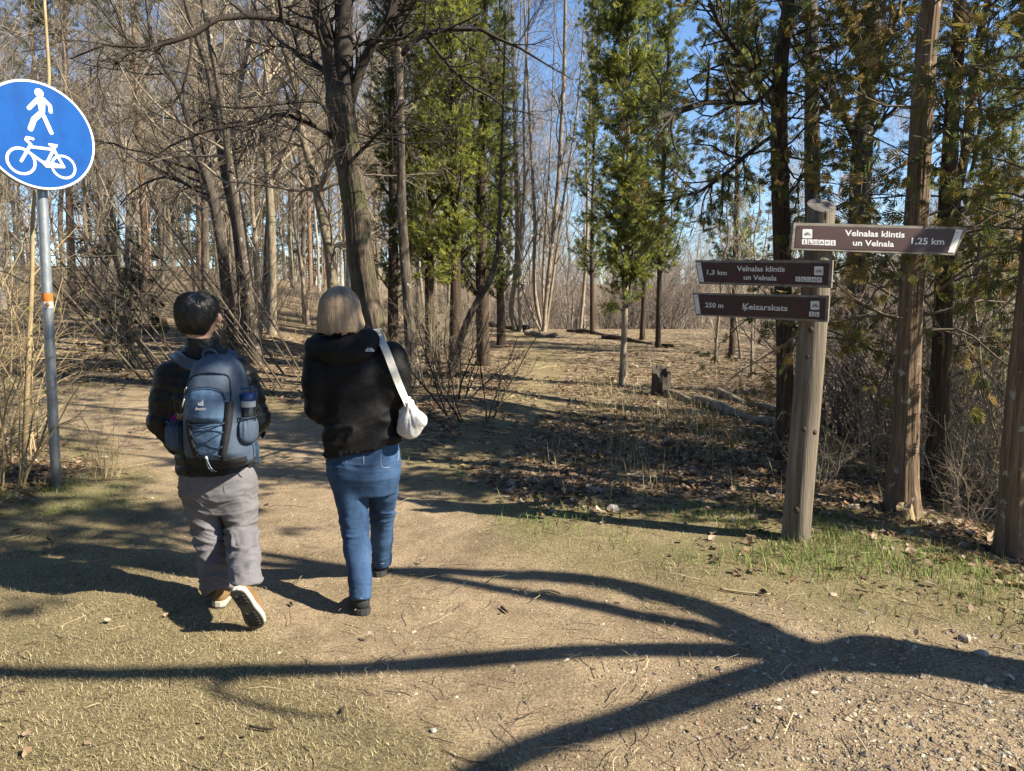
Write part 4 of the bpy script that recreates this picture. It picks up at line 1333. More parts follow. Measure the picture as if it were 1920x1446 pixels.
def shrub(kind, x, y, s, lab, grp=None, rz=None, cat="shrub"):
    f = kind not in sfirst
    sfirst.add(kind)
    return place(sk[kind], f, x, y, rng.uniform(0, 6.28) if rz is None else rz, s, lab, cat, grp, name=sk[kind].name.split('.')[0])


shrub('G', -4.55, 6.25, 1.0, "golden stemmed budding shrub pressed against the left side of the sign pole", rz=0)
shrub('G', -4.35, 5.75, 0.72, "low budding shrub in front of the sign pole at the edge of the view", rz=2.0)
shrub('G', -5.1, 6.7, 1.3, "tall budding shrub behind the round blue sign", rz=4.0)
shrub('G', -5.3, 7.6, 1.25, "budding shrub rearmost of the four round the blue sign", rz=5.0)
shrub('G', -3.75, 6.7, 0.45, "small budding sprout just right of the sign pole's foot", rz=1.0)
shrub('C', ux(888, 9.2), 9.2, 1.25, "small dark bare bush beside the trail, right of the woman", rz=0.5)
shrub('C', ux(845, 10.5), 10.5, 1.3, "dark bare bush behind the woman's right shoulder", rz=2.5)
shrub('A', ux(800, 11.5), 11.5, 0.8, "tan bare bush at the foot of the slender trunk behind the woman's right shoulder")
shrub('B', ux(830, 13.2), 13.2, 0.7, "tan bare bush in front of the reddish stump")
for u, Y, s_, lab in ((1842, 6.35, 0.55, "thin pale shoot standing between the twin cedar and the white blotched trunk"), (1815, 7.3, 0.8, "pale tangled bush in the hollow just behind the white blotched trunk"), (1665, 7.4, 0.6, "small bare bush in the gap left of the stout fluted cedar"), (1545, 6.6, 0.45, "tiny bare bush behind the signpost's foot")):
    shrub('A', ux(u, Y), Y, s_, lab)
for i, (u, Y, s, rz) in enumerate([(300, 12.2, 1.0, 0), (350, 12.9, 1.1, 0.2), (325, 14.0, 1.2, -0.2), (270, 13.4, 1.1, 0.3), (530, 12.0, 0.95, 0.1), (560, 13.5, 1.0, -0.3), (505, 14.5, 1.1, 0.4), (465, 13.0, 1.0, 0.2)]):
    shrub('D', ux(u, Y), Y, s, "dark stems leaning left from the leaf bank between the pole and the man" if i < 4 else "dark stems leaning left from the leaf bank between the man and the woman", "leaning saplings behind the two walkers", rz, "sapling")
for i in range(170):
    Y = math.exp(rng.uniform(math.log(7.0), math.log(34)))
    u = rng.uniform(1240, 2050)
    x = ux(u, Y)
    if x < 2.75 + 0.26 * (Y - 5) - 0.2 + (0.6 if Y > 9 else 0.3):
        continue
    k_ = "AHHBC"[rng.integers(0, 5)]
    shrub(k_, x, Y, rng.uniform(0.7, 1.5), {'A': "bushy tan bare shrub on the slope below the signpost", 'H': "greyish bare shrub on the slope below the signpost", 'B': "tall loose bare shrub on the slope below the signpost", 'C': "low dark bare shrub on the slope below the signpost"}[k_], "bare shrubs on the slope below the signpost")
for i in range(120):
    Y = math.exp(rng.uniform(math.log(17), math.log(60)))
    u = rng.uniform(-150, 900)
    x = ux(u, Y)
    if path_d(x, Y) < 0.8:
        continue
    k_ = "ABCB"[rng.integers(0, 4)]
    shrub(k_, x, Y, rng.uniform(0.6, 1.3), {'A': "bushy tan bare shrub among the trunks of the dense wood", 'B': "tall loose bare shrub among the trunks of the dense wood", 'C': "low dark bare shrub among the trunks of the dense wood"}[k_], "bare shrubs in the dense wood")
for i in range(70):
    Y = math.exp(rng.uniform(math.log(27), math.log(50)))
    u = rng.uniform(900, 1320)
    shrub("HHB"[rng.integers(0, 3)], ux(u, Y), Y, rng.uniform(0.6, 2.2), "bare shrub beyond the crest of the trail", "bare shrubs beyond the crest")
# ------------------------------------------------------------------ forked cedar just outside the view, whose limbs shade the path
def shade_tree():
    rng = np.random.default_rng(77)
    B = np.array([5.35, 2.27])
    gB = float(gz(B[0], B[1]))
    root = empty("forked_cedar", (B[0], B[1], gB), "forked cedar standing beyond the right edge of the view, shading the path", "tree")
    org = np.array([B[0], B[1], gB])

    def lift(pix, dep=0.0):
        out = []
        for i, (u, v) in enumerate(pix):
            P = ground(u, v)
            s = ((B - P[:2]) @ SUN_AZ + dep * i / len(pix)) / math.cos(SUN_EL)
            out.append(P + SUN_DIR * s)
        return np.array(out)
    fork = lift([(1530, 1222)])[0]
    low = lift([(1800, 1232)])[0]
    tr = np.array([[B[0], B[1], gB - 0.2], [B[0] + 0.02, B[1], gB + 0.7], (low + [B[0], B[1], low[2]]) / 2, (fork + low) / 2, fork])
    b = MB()
    trunk_geo(b, tr, [0.21, 0.175, 0.16, 0.15, 0.125], 20, 40, 0.05, 7, 0.5, 4)
    b.obj("trunk", M['cedar'], root, org)
    limbs = [(lift([(1530, 1215), (1400, 1163), (1250, 1118), (1100, 1085), (900, 1066), (700, 1062), (500, 1050), (250, 1040)], 0.5), 0.10, 0.05),
             (lift([(1530, 1225), (1400, 1213), (1250, 1209), (1100, 1212), (900, 1228), (700, 1245), (500, 1258), (250, 1264), (0, 1262), (-250, 1250)], -0.4), 0.075, 0.055),
             (lift([(1530, 1232), (1440, 1258), (1340, 1288), (1220, 1330), (1100, 1365), (1000, 1400), (900, 1450), (800, 1500)], -0.3), 0.085, 0.05),
             (lift([(470, 1262), (400, 1290), (470, 1320), (560, 1340), (640, 1345)], -0.2), 0.03, 0.012)]
    b = MB()
    K = 16
    for P, a, c in limbs:
        b.tube(smooth_path(P, K), np.linspace(a, c, K), 10)
    # the crown above: leaders going on up, with sprays
    tops = []
    for P in (limbs[0][0],):
        p = P[-2]
        tops.append(smooth_path(np.array([P[2], P[4], p, p + [0.2, 0.1, 1.6], p + [0.1, 0.3, 3.4]]), K))
    LP = np.array(tops)
    LR = np.linspace(0.07, 0.02, K)[None]
    lead = smooth_path(np.array([fork, fork + [0.15, 0.25, 1.2], fork + [-0.1, 0.45, 2.6], fork + [0.1, 0.4, 4.2], fork + [0, 0.5, 6.0]]), K)[None]
    b.tube(lead, np.linspace(0.07, 0.02, K), 8)
    LP = np.concatenate([LP, lead])
    LR = np.concatenate([LR, np.linspace(0.09, 0.02, K)[None]])
    p1, r1 = spawn(rng, LP, LR, 34, 0.45, 1.0, 1.5, 70, 6, 0.12, 0.0, 0.4, 0.004, 0.3)
    keep = (p1[:, 0, 2] > 6.3) & (p1[:, 0, 2] < 9.5)
    p1, r1 = p1[keep], r1[keep]
    p2, r2 = spawn(rng, p1, r1, 6, 0.1, 1.0, 0.5, 45, 4, 0.12, 0.0, 0.5, 0.003)
    b.tube(p1, r1, 5, False)
    b.tube(p2, r2, 3, False)
    b.obj("branches", M['twig_grey'], root, org)
    b = MB()
    sprays(b, rng, p2, 7, 0.2, OLIVE, FROND, 0.1, 0.4, 55)
    b.obj("foliage", M['thuja'], root, org, smooth=False)


shade_tree()

# unseen cedars added beyond the right edge to shade the grass behind the signpost
for (x_, y_, s_, r_) in ((5.7, 4.6, 0.75, 0.4), (7.2, 6.35, 0.95, 2.0), (6.3, 7.6, 0.8, 3.0), (8.8, 5.25, 1.1, 5.0)):
    place(tB, False, x_, y_, r_, s_, "unseen cedar added beyond the right edge to shade the grass", "thuja", "added cedars beyond the right edge", name="thuja_tree")


# ------------------------------------------------------------------ plates laid out on a plane
class Plane:
    def __init__(self, P0, n, up=(0, 0, 1)):
        self.P0 = np.asarray(P0, float)
        self.n = norm(np.asarray(n, float))
        self.x = norm(np.cross(np.asarray(up, float), self.n))
        self.z = np.cross(self.n, self.x)

    def px(self, u, v):
        r = np.array(ray(u, v))
        C = np.array([0, 0, CAMH])
        t = ((self.P0 - C) @ self.n) / (r @ self.n)
        d = C + r * t - self.P0
        return np.array([d @ self.x, d @ self.z])

    def world(self, xz, off=0.0):
        xz = np.asarray(xz, float)
        return self.P0 + xz[..., :1] * self.x + xz[..., 1:2] * self.z + off * self.n


def plate(b, pl, poly, o0, o1, C=None, bev=0.0):
    """a flat prism from o0 (back) to o1 (front); poly in plane coordinates"""
    poly = np.asarray(poly, float)
    n = len(poly)
    a = 0.5 * np.sum(poly[:, 0] * np.roll(poly[:, 1], -1) - poly[:, 1] * np.roll(poly[:, 0], -1))
    if a < 0:
        poly = poly[::-1]
    V = np.concatenate([pl.world(poly, o0), pl.world(poly, o1), [pl.world(poly.mean(0), o1)], [pl.world(poly.mean(0), o0)]])
    Q = [(i, (i + 1) % n, n + (i + 1) % n, n + i) for i in range(n)]
    T = [(n + i, n + (i + 1) % n, 2 * n) for i in range(n)] + [((i + 1) % n, i, 2 * n + 1) for i in range(n)]
    b.add(V, Q, T, C)


def stroke(b, pl, pts, w, o0, o1, step=0.0002, round_=True):
    """thick flat line through plane points"""
    pts = np.asarray(pts, float)
    k = 0
    for i in range(len(pts) - 1):
        a, c = pts[i], pts[i + 1]
        d = (c - a) / max(np.linalg.norm(c - a), 1e-9)
        nn = np.array([-d[1], d[0]]) * w / 2
        poly = [a + nn, a - nn]
        if round_:
            poly = [a + nn * math.cos(t) - d * (w / 2) * math.sin(t) for t in np.linspace(0, math.pi, 6)] + [c - nn * math.cos(t) + d * (w / 2) * math.sin(t) for t in np.linspace(0, math.pi, 6)]
        else:
            poly = [a + nn, a - nn, c - nn, c + nn]
        plate(b, pl, poly, o0, o1 + step * k)
        k += 1


def ring(b, pl, c, r, w, o0, o1, n=40, ry=None):
    a = np.linspace(0, 2 * math.pi, n, endpoint=False)
    ry = ry or r
    out = np.stack([c[0] + (r + w / 2) * np.cos(a), c[1] + (ry + w / 2) * np.sin(a)], -1)
    inn = np.stack([c[0] + (r - w / 2) * np.cos(a), c[1] + (ry - w / 2) * np.sin(a)], -1)
    V = np.concatenate([pl.world(out, o1), pl.world(inn, o1), pl.world(out, o0), pl.world(inn, o0)])
    Q = []
    for i in range(n):
        j = (i + 1) % n
        Q += [(i, j, n + j, n + i), (2 * n + i, 2 * n + j, j, i), (n + i, n + j, 3 * n + j, 3 * n + i)]
    b.add(V, Q)


def text_geo(txt, bold=0.012):
    cu = bpy.data.curves.new("lettering", 'FONT')
    cu.body = txt
    cu.size = 1.0
    cu.offset = bold
    cu.resolution_u = 3
    o = bpy.data.objects.new("lettering", cu)
    COL.objects.link(o)
    dg = bpy.context.evaluated_depsgraph_get()
    me = bpy.data.meshes.new_from_object(o.evaluated_get(dg))
    V = np.array([v.co[:] for v in me.vertices])
    Fs = [tuple(p.vertices) for p in me.polygons]
    bpy.data.objects.remove(o)
    bpy.data.curves.remove(cu)
    bpy.data.meshes.remove(me)
    return V, Fs


def text_on(b, pl, txt, x0, x1, zc0, zc1, h, off, bold=0.02):
    """lettering from plane x0 to x1, its baseline running from zc0 to zc1, capitals h tall"""
    V, Fs = text_geo(txt, bold)
    mn, mx = V[:, 0].min(), V[:, 0].max()
    sx = (x1 - x0) / (mx - mn)
    X = x0 + (V[:, 0] - mn) * sx
    Z = zc0 + (zc1 - zc0) * (X - x0) / (x1 - x0) + V[:, 1] * h / 0.70
    W = pl.world(np.stack([X, Z], -1), off)
    tri = []
    for f in Fs:
        for i in range(1, len(f) - 1):
            tri.append((f[0], f[i], f[i + 1]))
    b.add(W, T=tri)


M['sign_blue'] = noise_mat("sign_blue", [(0.25, (0.0003, 0.055, 0.245)), (0.6, (0.0003, 0.076, 0.315))], (9, 9, 5), 8, 0.6, 0.05, None, 0.002, 0.12)
M['sign_white'] = plain("sign_white", (0.78, 0.78, 0.76), 0.4, 0.5, 0.0, 5)
M['sign_grey'] = plain("sign_back_grey", (0.22, 0.22, 0.23), 0.5, 0.4)
M['zinc'] = noise_mat("galvanised_steel", [(0.3, (0.28, 0.31, 0.34)), (0.7, (0.44, 0.47, 0.50))], (26, 26, 12), 4, 0.42, 0.15, (60, 60, 60), 0.002, 0.5, metallic=0.55)
M['brown_panel'] = noise_mat("brown_sign_foil", [(0.3, (0.048, 0.019, 0.017)), (0.7, (0.066, 0.028, 0.025))], (6, 6, 6), 4, 0.45, 0.1, (20, 20, 20), 0.003, 0.4)
M['letter'] = plain("sign_lettering", (0.72, 0.72, 0.72), 0.45, 0.4, 0, 10)
M['glyph'] = plain("pictogram_dark", (0.16, 0.13, 0.125), 0.5, 0.4, 0, 10)
M['board_wood'] = noise_mat("weathered_board", [(0.25, (0.10, 0.088, 0.075)), (0.5, (0.22, 0.195, 0.165)), (0.75, (0.33, 0.30, 0.26))], (3, 40, 40), 6, 0.85, 0.5, (3, 60, 60), 0.004)
M['post_wood'] = noise_mat("weathered_post", [(0.25, (0.06, 0.048, 0.036)), (0.5, (0.165, 0.135, 0.10)), (0.75, (0.31, 0.26, 0.195))], (26, 26, 1.3), 7, 0.85, 0.9, (45, 45, 2), 0.012)
M['end_grain'] = noise_mat("grey_end_grain", [(0.3, (0.05, 0.045, 0.04)), (0.7, (0.19, 0.175, 0.155))], (40, 40, 40), 5, 0.9, 0.6)
M['dark_hole'] = plain("dark_crack", (0.03, 0.025, 0.02), 0.9, 0.1)
M['knot'] = plain('knot_wood', (0.10, 0.075, 0.055), 0.9, 0.1, 0.3, 90)
M['orange'] = plain("orange_sticker", (0.62, 0.20, 0.03), 0.5, 0.4, 0, 30)


# ------------------------------------------------------------------ round blue sign
def blue_sign():
    pb = at(108, 921, 6.5)
    base = np.array([pb[0], 6.5, float(gz(pb[0], 6.5))])
    root = empty("traffic_sign", base, "round blue sign with white walker and bicycle on a galvanised pole", "sign")
    cen = at(73, 254, 6.42)
    n = np.array([0.80, -0.60, 0.05])
    pl = Plane(cen, n)
    rad = 0.44
    top = at(76, 300, 6.5)
    b = MB()
    b.tube(np.array([base + [0, 0, -0.2], base + [0, 0, 0.3], [top[0] + 0.0, 6.5, top[2]], [top[0], 6.5, cen[2] + 0.3]]), 0.042, 16)
    pole = b.obj("pole", M['zinc'], root, base)
    for v0, v1, m, nm in ((550, 565, 'orange', "orange_band"), (565.5, 578, 'sign_white', "white_band")):
        a, c = at(89, v0, 6.5), at(89, v1, 6.5)
        b = MB()
        s = (base[2] + 0.3 - a[2]) / (base[2] + 0.3 - top[2])
        x = base[0] + (top[0] - base[0]) * max(0, s)
        b.tube(np.array([[x, 6.5, c[2]], [x, 6.5, a[2]]]), 0.0437, 16, False)
        b.obj(nm, M[m], pole, base)
    b = MB()
    q = Plane(at(90, 571, 6.453), (0.5, -0.86, 0))
    plate(b, q, [(-0.018, -0.004), (0, -0.026), (0.018, -0.004), (0.008, -0.004), (0.010, 0.02), (0, 0.03), (-0.010, 0.02), (-0.008, -0.004)], 0.0, 0.002)
    b.obj("arrow_mark", M['orange'], pole, base)
    a = np.linspace(0, 2 * math.pi, 64, endpoint=False)
    circ = np.stack([np.cos(a), np.sin(a)], -1)
    b = MB()
    plate(b, pl, circ * (rad + 0.006), -0.035, -0.002)
    disc = b.obj("disc", M['sign_grey'], root, base, smooth=False)
    b = MB()
    plate(b, pl, circ * rad * 0.968, -0.001, 0.0015)
    b.obj("blue_face", M['sign_blue'], disc, base, smooth=False)
    b = MB()
    ring(b, pl, (0, 0), rad * 0.985, rad * 0.034, -0.001, 0.003, 64)
    b.obj("white_border", M['sign_white'], disc, base, smooth=False)
    k = 260 / 1446.0

    def p(x, y):
        return pl.px(x * k, 100 + y * k)

    def w(px):
        return px * k * 6.42 / F * 1.1
    b = MB()
    c = p(405, 415)
    plate(b, pl, [c + np.array([math.cos(t), math.sin(t) * 1.05]) * w(38) for t in np.linspace(0, 6.28, 20, endpoint=False)], 0.0016, 0.003)
    plate(b, pl, [p(*q_) for q_ in [(382, 460), (445, 458), (470, 540), (466, 625), (442, 655), (408, 605), (392, 530)]], 0.0016, 0.0032)
    stroke(b, pl, [p(392, 478), p(300, 572)], w(36), 0.0016, 0.0036)
    stroke(b, pl, [p(447, 476), p(520, 550), p(526, 612)], w(33), 0.0016, 0.004)
    stroke(b, pl, [p(425, 625), p(352, 690), p(316, 788)], w(46), 0.0016, 0.0046)
    stroke(b, pl, [p(456, 655), p(534, 830)], w(36), 0.0016, 0.003)
    b.obj("walker_symbol", M['sign_white'], disc, base, smooth=False)
    b = MB()
    ring(b, pl, p(220, 1123), w(113), w(23), 0.0016, 0.003, 40)
    ring(b, pl, p(662, 1187), w(101), w(21), 0.0016, 0.0031, 40)
    stroke(b, pl, [p(220, 1123), p(320, 950), p(268, 902), p(278, 880), p(340, 893)], w(25), 0.0016, 0.0034)
    stroke(b, pl, [p(312, 975), p(555, 1005), p(490, 1140)], w(25), 0.0016, 0.0044)
    stroke(b, pl, [p(290, 1028), p(462, 1150)], w(25), 0.0016, 0.005)
    stroke(b, pl, [p(552, 995), p(660, 1182)], w(25), 0.0016, 0.0053)
    stroke(b, pl, [p(560, 1000), p(572, 968)], w(25), 0.0016, 0.0058)
    plate(b, pl, [p(*q_) for q_ in [(496, 944), (520, 940), (600, 955), (592, 982), (550, 988), (505, 962)]], 0.0016, 0.0061)
    plate(b, pl, [p(*q_) for q_ in [(458, 1122), (560, 1140), (680, 1185), (672, 1200), (480, 1195), (444, 1160)]], 0.0016, 0.0064)
    b.obj("bicycle_symbol", M['sign_white'], disc, base, smooth=False)
    b = MB()
    for dz in (0.2, -0.2):
        ctr = np.array([top[0], 6.5, cen[2] + dz])
        b.tube(np.array([ctr + [0, 0, -0.02], ctr + [0, 0, 0.02]]), 0.049, 14)
    b.obj("clamp", M['zinc'], root, base)


blue_sign()


# ------------------------------------------------------------------ wooden signpost with three boards
def signpost():
    Y = 5.1
    b0 = at(1491, 1022, Y)
    base = np.array([b0[0], Y, float(gz(b0[0], Y))])
    root = empty("signpost", base, "weathered round wooden post carrying three brown direction boards", "signpost")
    tp = at(1540, 388, Y)
    P = smooth_path(np.array([base + [0, 0, -0.3], base, (base + tp) / 2 + [0.005, 0, 0], tp]), 60)
    R = np.interp(np.linspace(0, 1, 60), [0, 0.1, 1], [0.103, 0.101, 0.089])
    b = MB()
    V, Q = tubes(P[None], R[None], 32)
    V = V.reshape(60, 32, 3)
    a = np.arange(32) * 2 * math.pi / 32
    nn = vnoise(np.stack([np.cos(a)[None] * 4 + 0 * P[:, 2:3], np.sin(a)[None] * 4 + 0 * P[:, 2:3], P[:, 2:3] * 0.7 + 0 * a[None]], -1), 4) - 0.5
    V = P[:, None] + (V - P[:, None]) * (1 + 0.05 * nn[..., None])
    # slanted cut at the top, facing the camera
    axis = norm(P[-1] - P[0])
    for k in range(54, 60):
        for j in range(32):
            d = V[k, j] - tp
            lim = 0.01 + 0.62 * d[1]
            if V[k, j][2] > tp[2] + lim:
                V[k, j][2] = tp[2] + lim
    for j in range(32):
        d = V[59, j] - tp
        V[59, j][2] = tp[2] + 0.01 + 0.62 * d[1]
    b.add(V.reshape(-1, 3), Q)
    post = b.obj("post", M['post_wood'], root, base)
    b = MB()
    top = V[59]
    c = top.mean(0) + [0, 0, 0.003]
    b.add(np.vstack([top + [0, 0, 0.001], (top + c) / 2 + [0, -0.001, 0.004], [c + [0, 0, 0.004]]]), [(i, (i + 1) % 32, 32 + (i + 1) % 32, 32 + i) for i in range(32)], [(32 + i, 32 + (i + 1) % 32, 64) for i in range(32)])
    b.obj("cut_end", M['end_grain'], post, base)
    b = MB()
    for (u, v, r) in ((1511, 618, 6), (1505, 668, 4), (1498, 801, 5), (1520, 806, 5), (1506, 716, 2), (1484, 950, 6)):
        o = at(u, v, Y)
        cx = np.interp(o[2], P[:, 2], P[:, 0])
        rr = np.interp(o[2], P[:, 2], R)
        dx = (o[0] - cx) * 0.98
        y = Y - math.sqrt(max(rr * rr - dx * dx, 0.0)) - 0.0005
        pl = Plane((cx + dx, y, o[2]), (dx, y - Y, 0))
        rm = r * mpp(v, Y) * 0.9
        plate(b, pl, [(math.cos(t) * rm, math.sin(t) * rm * 1.15) for t in np.linspace(0, 6.28, 12, endpoint=False)], -0.003, 0.0015)
    b.obj("knot", M['knot'], post, base)
    b = MB()
    q = np.array([at(1538, v, Y) for v in np.linspace(397, 416, 6)])
    for i in range(6):
        q[i, 1] = Y - np.interp(q[i, 2], P[:, 2], R) - 0.0008
    b.tube(q, [0.001, 0.003, 0.004, 0.004, 0.003, 0.002], 5)
    b.obj("crack", M['dark_hole'], post, base)

    specs = [
        # key, plane anchor pixels (left u, v, Y) (right u, v, Y), crop transform, outer, panel, stripe, texts, icon, squares
        dict(name="sign_board", lab="topmost brown board pointing right, 1,25 km", L=(1487, 443, 4.955), Rr=(1800, 452, 5.12), k=340 / 1920.0, o=(1480, 410),
             outer=[(48, 42), (1890, 92), (1748, 388), (20, 328)], panel=[(78, 72), (1835, 118), (1740, 362), (58, 305)], stripe=[(1762, 116), (1834, 119), (1741, 361), (1674, 358)],
             texts=[("Velnalas klintis", 585, 1215, 182, 201, 62), ("un Velnala", 668, 1103, 284, 299, 60), ("1,25 km", 1288, 1635, 268, 277, 66)],
             icon=(137, 112, 240, 210), sq=(127, 490, 218, 273, 229, 286, 6)),
        dict(name="sign_board", lab="middle brown board pointing left, 1,3 km", L=(1303, 511, 5.40), Rr=(1557, 515, 4.905), k=280 / 1920.0, o=(1290, 470),
             outer=[(92, 122), (1862, 122), (1843, 482), (140, 428)], panel=[(108, 152), (1815, 163), (1800, 447), (150, 400)], stripe=[(109, 154), (165, 154), (207, 400), (151, 398)],
             texts=[("Velnalas klintis", 630, 1245, 262, 272, 66), ("un Velnala", 716, 1140, 372, 386, 62), ("1,3 km", 246, 500, 305, 316, 58)],
             icon=(1626, 204, 1742, 318), sq=(1380, 1728, 334, 396, 342, 408, 5)),
        dict(name="sign_board", lab="lowest brown board pointing left, 250 m", L=(1300, 570, 5.40), Rr=(1553, 578, 4.905), k=280 / 1920.0, o=(1290, 470),
             outer=[(58, 542), (1818, 577), (1796, 922), (102, 832)], panel=[(75, 565), (1775, 608), (1760, 890), (110, 816)], stripe=[(76, 567), (130, 567), (165, 813), (111, 813)],
             texts=[("Ķeizarskats", 705, 1280, 752, 776, 70), ("250 m", 222, 455, 727, 738, 60)],
             icon=(1578, 648, 1692, 762), sq=(1556, 1694, 784, 845, 788, 851, 2)),
    ]
    for s in specs:
        A, Bp = at(*s['L']), at(*s['Rr'])
        xd = norm(Bp - A)
        xd[2] *= 1.0
        n = norm(np.cross(xd, np.array([0.0, 0.0, 1.0])))
        if n[1] > 0:
            n = -n
        pl = Plane(A, n)

        def p(x, y, s=s, pl=pl):
            return pl.px(s['o'][0] + x * s['k'], s['o'][1] + y * s['k'])
        b = MB()
        plate(b, pl, [p(*q) for q in s['outer']], -0.034, 0.0)
        bd = b.obj(s['name'], M['board_wood'], root, base, smooth=False)
        bd["label"] = s['lab']
        b = MB()
        plate(b, pl, [p(*q) for q in s['panel']], 0.0004, 0.003)
        b.obj("brown_panel", M['brown_panel'], bd, base, smooth=False)
        b = MB()
        plate(b, pl, [p(*q) for q in s['stripe']], 0.0032, 0.0042)
        b.obj("white_stripe", M['sign_white'], bd, base, smooth=False)
        b = MB()
        for (t, x0, x1, y0, y1, hh) in s['texts']:
            a0, a1 = p(x0, y0), p(x1, y1)
            h = p(x0, y0 - hh)[1] - a0[1]
            text_on(b, pl, t, a0[0], a1[0], a0[1], a1[1], h, 0.0038, 0.02)
        b.obj("lettering", M['letter'], bd, base, smooth=False)
        b = MB()
        g = MB()
        x0, y0, x1, y1 = s['icon']
        plate(b, pl, [p(x0 + 8, y0), p(x1 - 8, y0 + 1), p(x1, y0 + 8), p(x1 - 2, y1 - 8), p(x1 - 9, y1), p(x0 + 6, y1 - 2), p(x0 - 2, y1 - 9), p(x0, y0 + 8)], 0.0032, 0.0042)
        xc, yc, sz = (x0 + x1) / 2, y0 + (y1 - y0) * 0.72, (x1 - x0)
        for an in (-72, -48, -24, 0, 24, 48, 72):
            ra = math.radians(an)
            q0 = np.array([xc + math.sin(ra) * sz * 0.10, yc - math.cos(ra) * sz * 0.08])
            q1 = np.array([xc + math.sin(ra) * sz * 0.43, yc - math.cos(ra) * sz * 0.42])
            dd = np.array([math.cos(ra), math.sin(ra)]) * sz * 0.045
            qm = q0 * 0.45 + q1 * 0.55
            plate(g, pl, [p(*q0), p(*(qm + dd)), p(*q1), p(*(qm - dd))], 0.0044, 0.005)
        a0, a1, t0, b0_, t1, b1, cnt = s['sq']
        wd = (a1 - a0) / cnt
        rr = random.Random(4)
        for i in range(cnt):
            f = i / max(cnt - 1, 1)
            l, r_ = a0 + i * wd + wd * 0.06, a0 + (i + 1) * wd - wd * 0.06
            tt, bb = t0 + (t1 - t0) * f, b0_ + (b1 - b0_) * f
            plate(b, pl, [p(l, tt), p(r_, tt + 1), p(r_ - 1, bb + 1), p(l - 1, bb)], 0.0032, 0.0042)
            m, w_, h_ = (l + r_) / 2, r_ - l, bb - tt
            kind = i % 5
            z0 = 0.0044
            if kind == 0:
                stroke(g, pl, [p(m - w_ * .12, bb - h_ * .18), p(m, tt + h_ * .45), p(m + w_ * .14, bb - h_ * .18)], 0.0035, z0, 0.005)
                stroke(g, pl, [p(m, tt + h_ * .2), p(m, tt + h_ * .5)], 0.005, z0, 0.0056)
            elif kind == 1:
                stroke(g, pl, [p(l + w_ * .3, tt + h_ * .25), p(l + w_ * .35, tt + h_ * .6), p(l + w_ * .6, tt + h_ * .62)], 0.0045, z0, 0.005)
                stroke(g, pl, [p(l + w_ * .2, bb - h_ * .18), p(r_ - w_ * .15, bb - h_ * .2)], 0.004, z0, 0.0056)
            elif kind == 2:
                stroke(g, pl, [p(l + w_ * .25, tt + h_ * .3), p(r_ - w_ * .2, tt + h_ * .3), p(r_ - w_ * .2, bb - h_ * .25), p(l + w_ * .25, bb - h_ * .25), p(l + w_ * .25, tt + h_ * .3)], 0.003, z0, 0.005)
            elif kind == 3:
                stroke(g, pl, [p(l + w_ * .2, bb - h_ * .2), p(m, tt + h_ * .25), p(r_ - w_ * .2, bb - h_ * .2)], 0.004, z0, 0.005)
                stroke(g, pl, [p(l + w_ * .2, tt + h_ * .62), p(r_ - w_ * .2, tt + h_ * .62)], 0.003, z0, 0.0056)
            else:
                stroke(g, pl, [p(l + w_ * .2, bb - h_ * .3), p(l + w_ * .35, tt + h_ * .25), p(l + w_ * .55, bb - h_ * .3), p(r_ - w_ * .2, tt + h_ * .3)], 0.0032, z0, 0.005)
        b.obj("pictogram_field", M['letter'], bd, base, smooth=False)
        g.obj("pictogram", M['glyph'], bd, base, smooth=False)
        b = MB()
        for (fx, fy) in ((0.02, 0.12), (0.02, 0.88), (0.5, 0.05), (0.97, 0.12), (0.96, 0.88)):
            pa = np.array(s['panel'], float)
            q = (pa[0] * (1 - fx) + pa[1] * fx) * (1 - fy) + (pa[3] * (1 - fx) + pa[2] * fx) * fy
            c = p(*q)
            plate(b, pl, [c + 0.004 * np.array([math.cos(t), math.sin(t)]) for t in np.linspace(0, 6.28, 8, endpoint=False)], 0.0032, 0.0055)
        b.obj("screw", M['brown_panel'], bd, base, smooth=False)


signpost()


# broken stub at the foot of the stout cedar
def cedar_stub():
    r = TREES['cedar_main']
    b = MB()
    P = smooth_path(np.array([at(1699, 1000, 5.93), at(1698, 972, 5.91), at(1694, 950, 5.88)]), 10)
    V, Q = tubes(P[None], np.linspace(0.085, 0.055, 10)[None], 14)
    V = V + 0.03 * (vnoise(V * 22, 5) - 0.5)[:, None]
    V[-14:, 2] += 0.045 * (vnoise(V[-14:] * 40, 6) - 0.5)
    b.add(np.vstack([V, [V[-14:].mean(0) - [0, 0, 0.012]]]), Q, [(126 + i, 126 + (i + 1) % 14, 140) for i in range(14)])
    b.obj("broken_stub", M['stub_wood'], r, np.array(r.location), smooth=False)


M['stub_wood'] = noise_mat("torn_wood", [(0.3, (0.20, 0.14, 0.075)), (0.7, (0.44, 0.33, 0.19))], (40, 40, 8), 5, 0.85, 0.5)
cedar_stub()


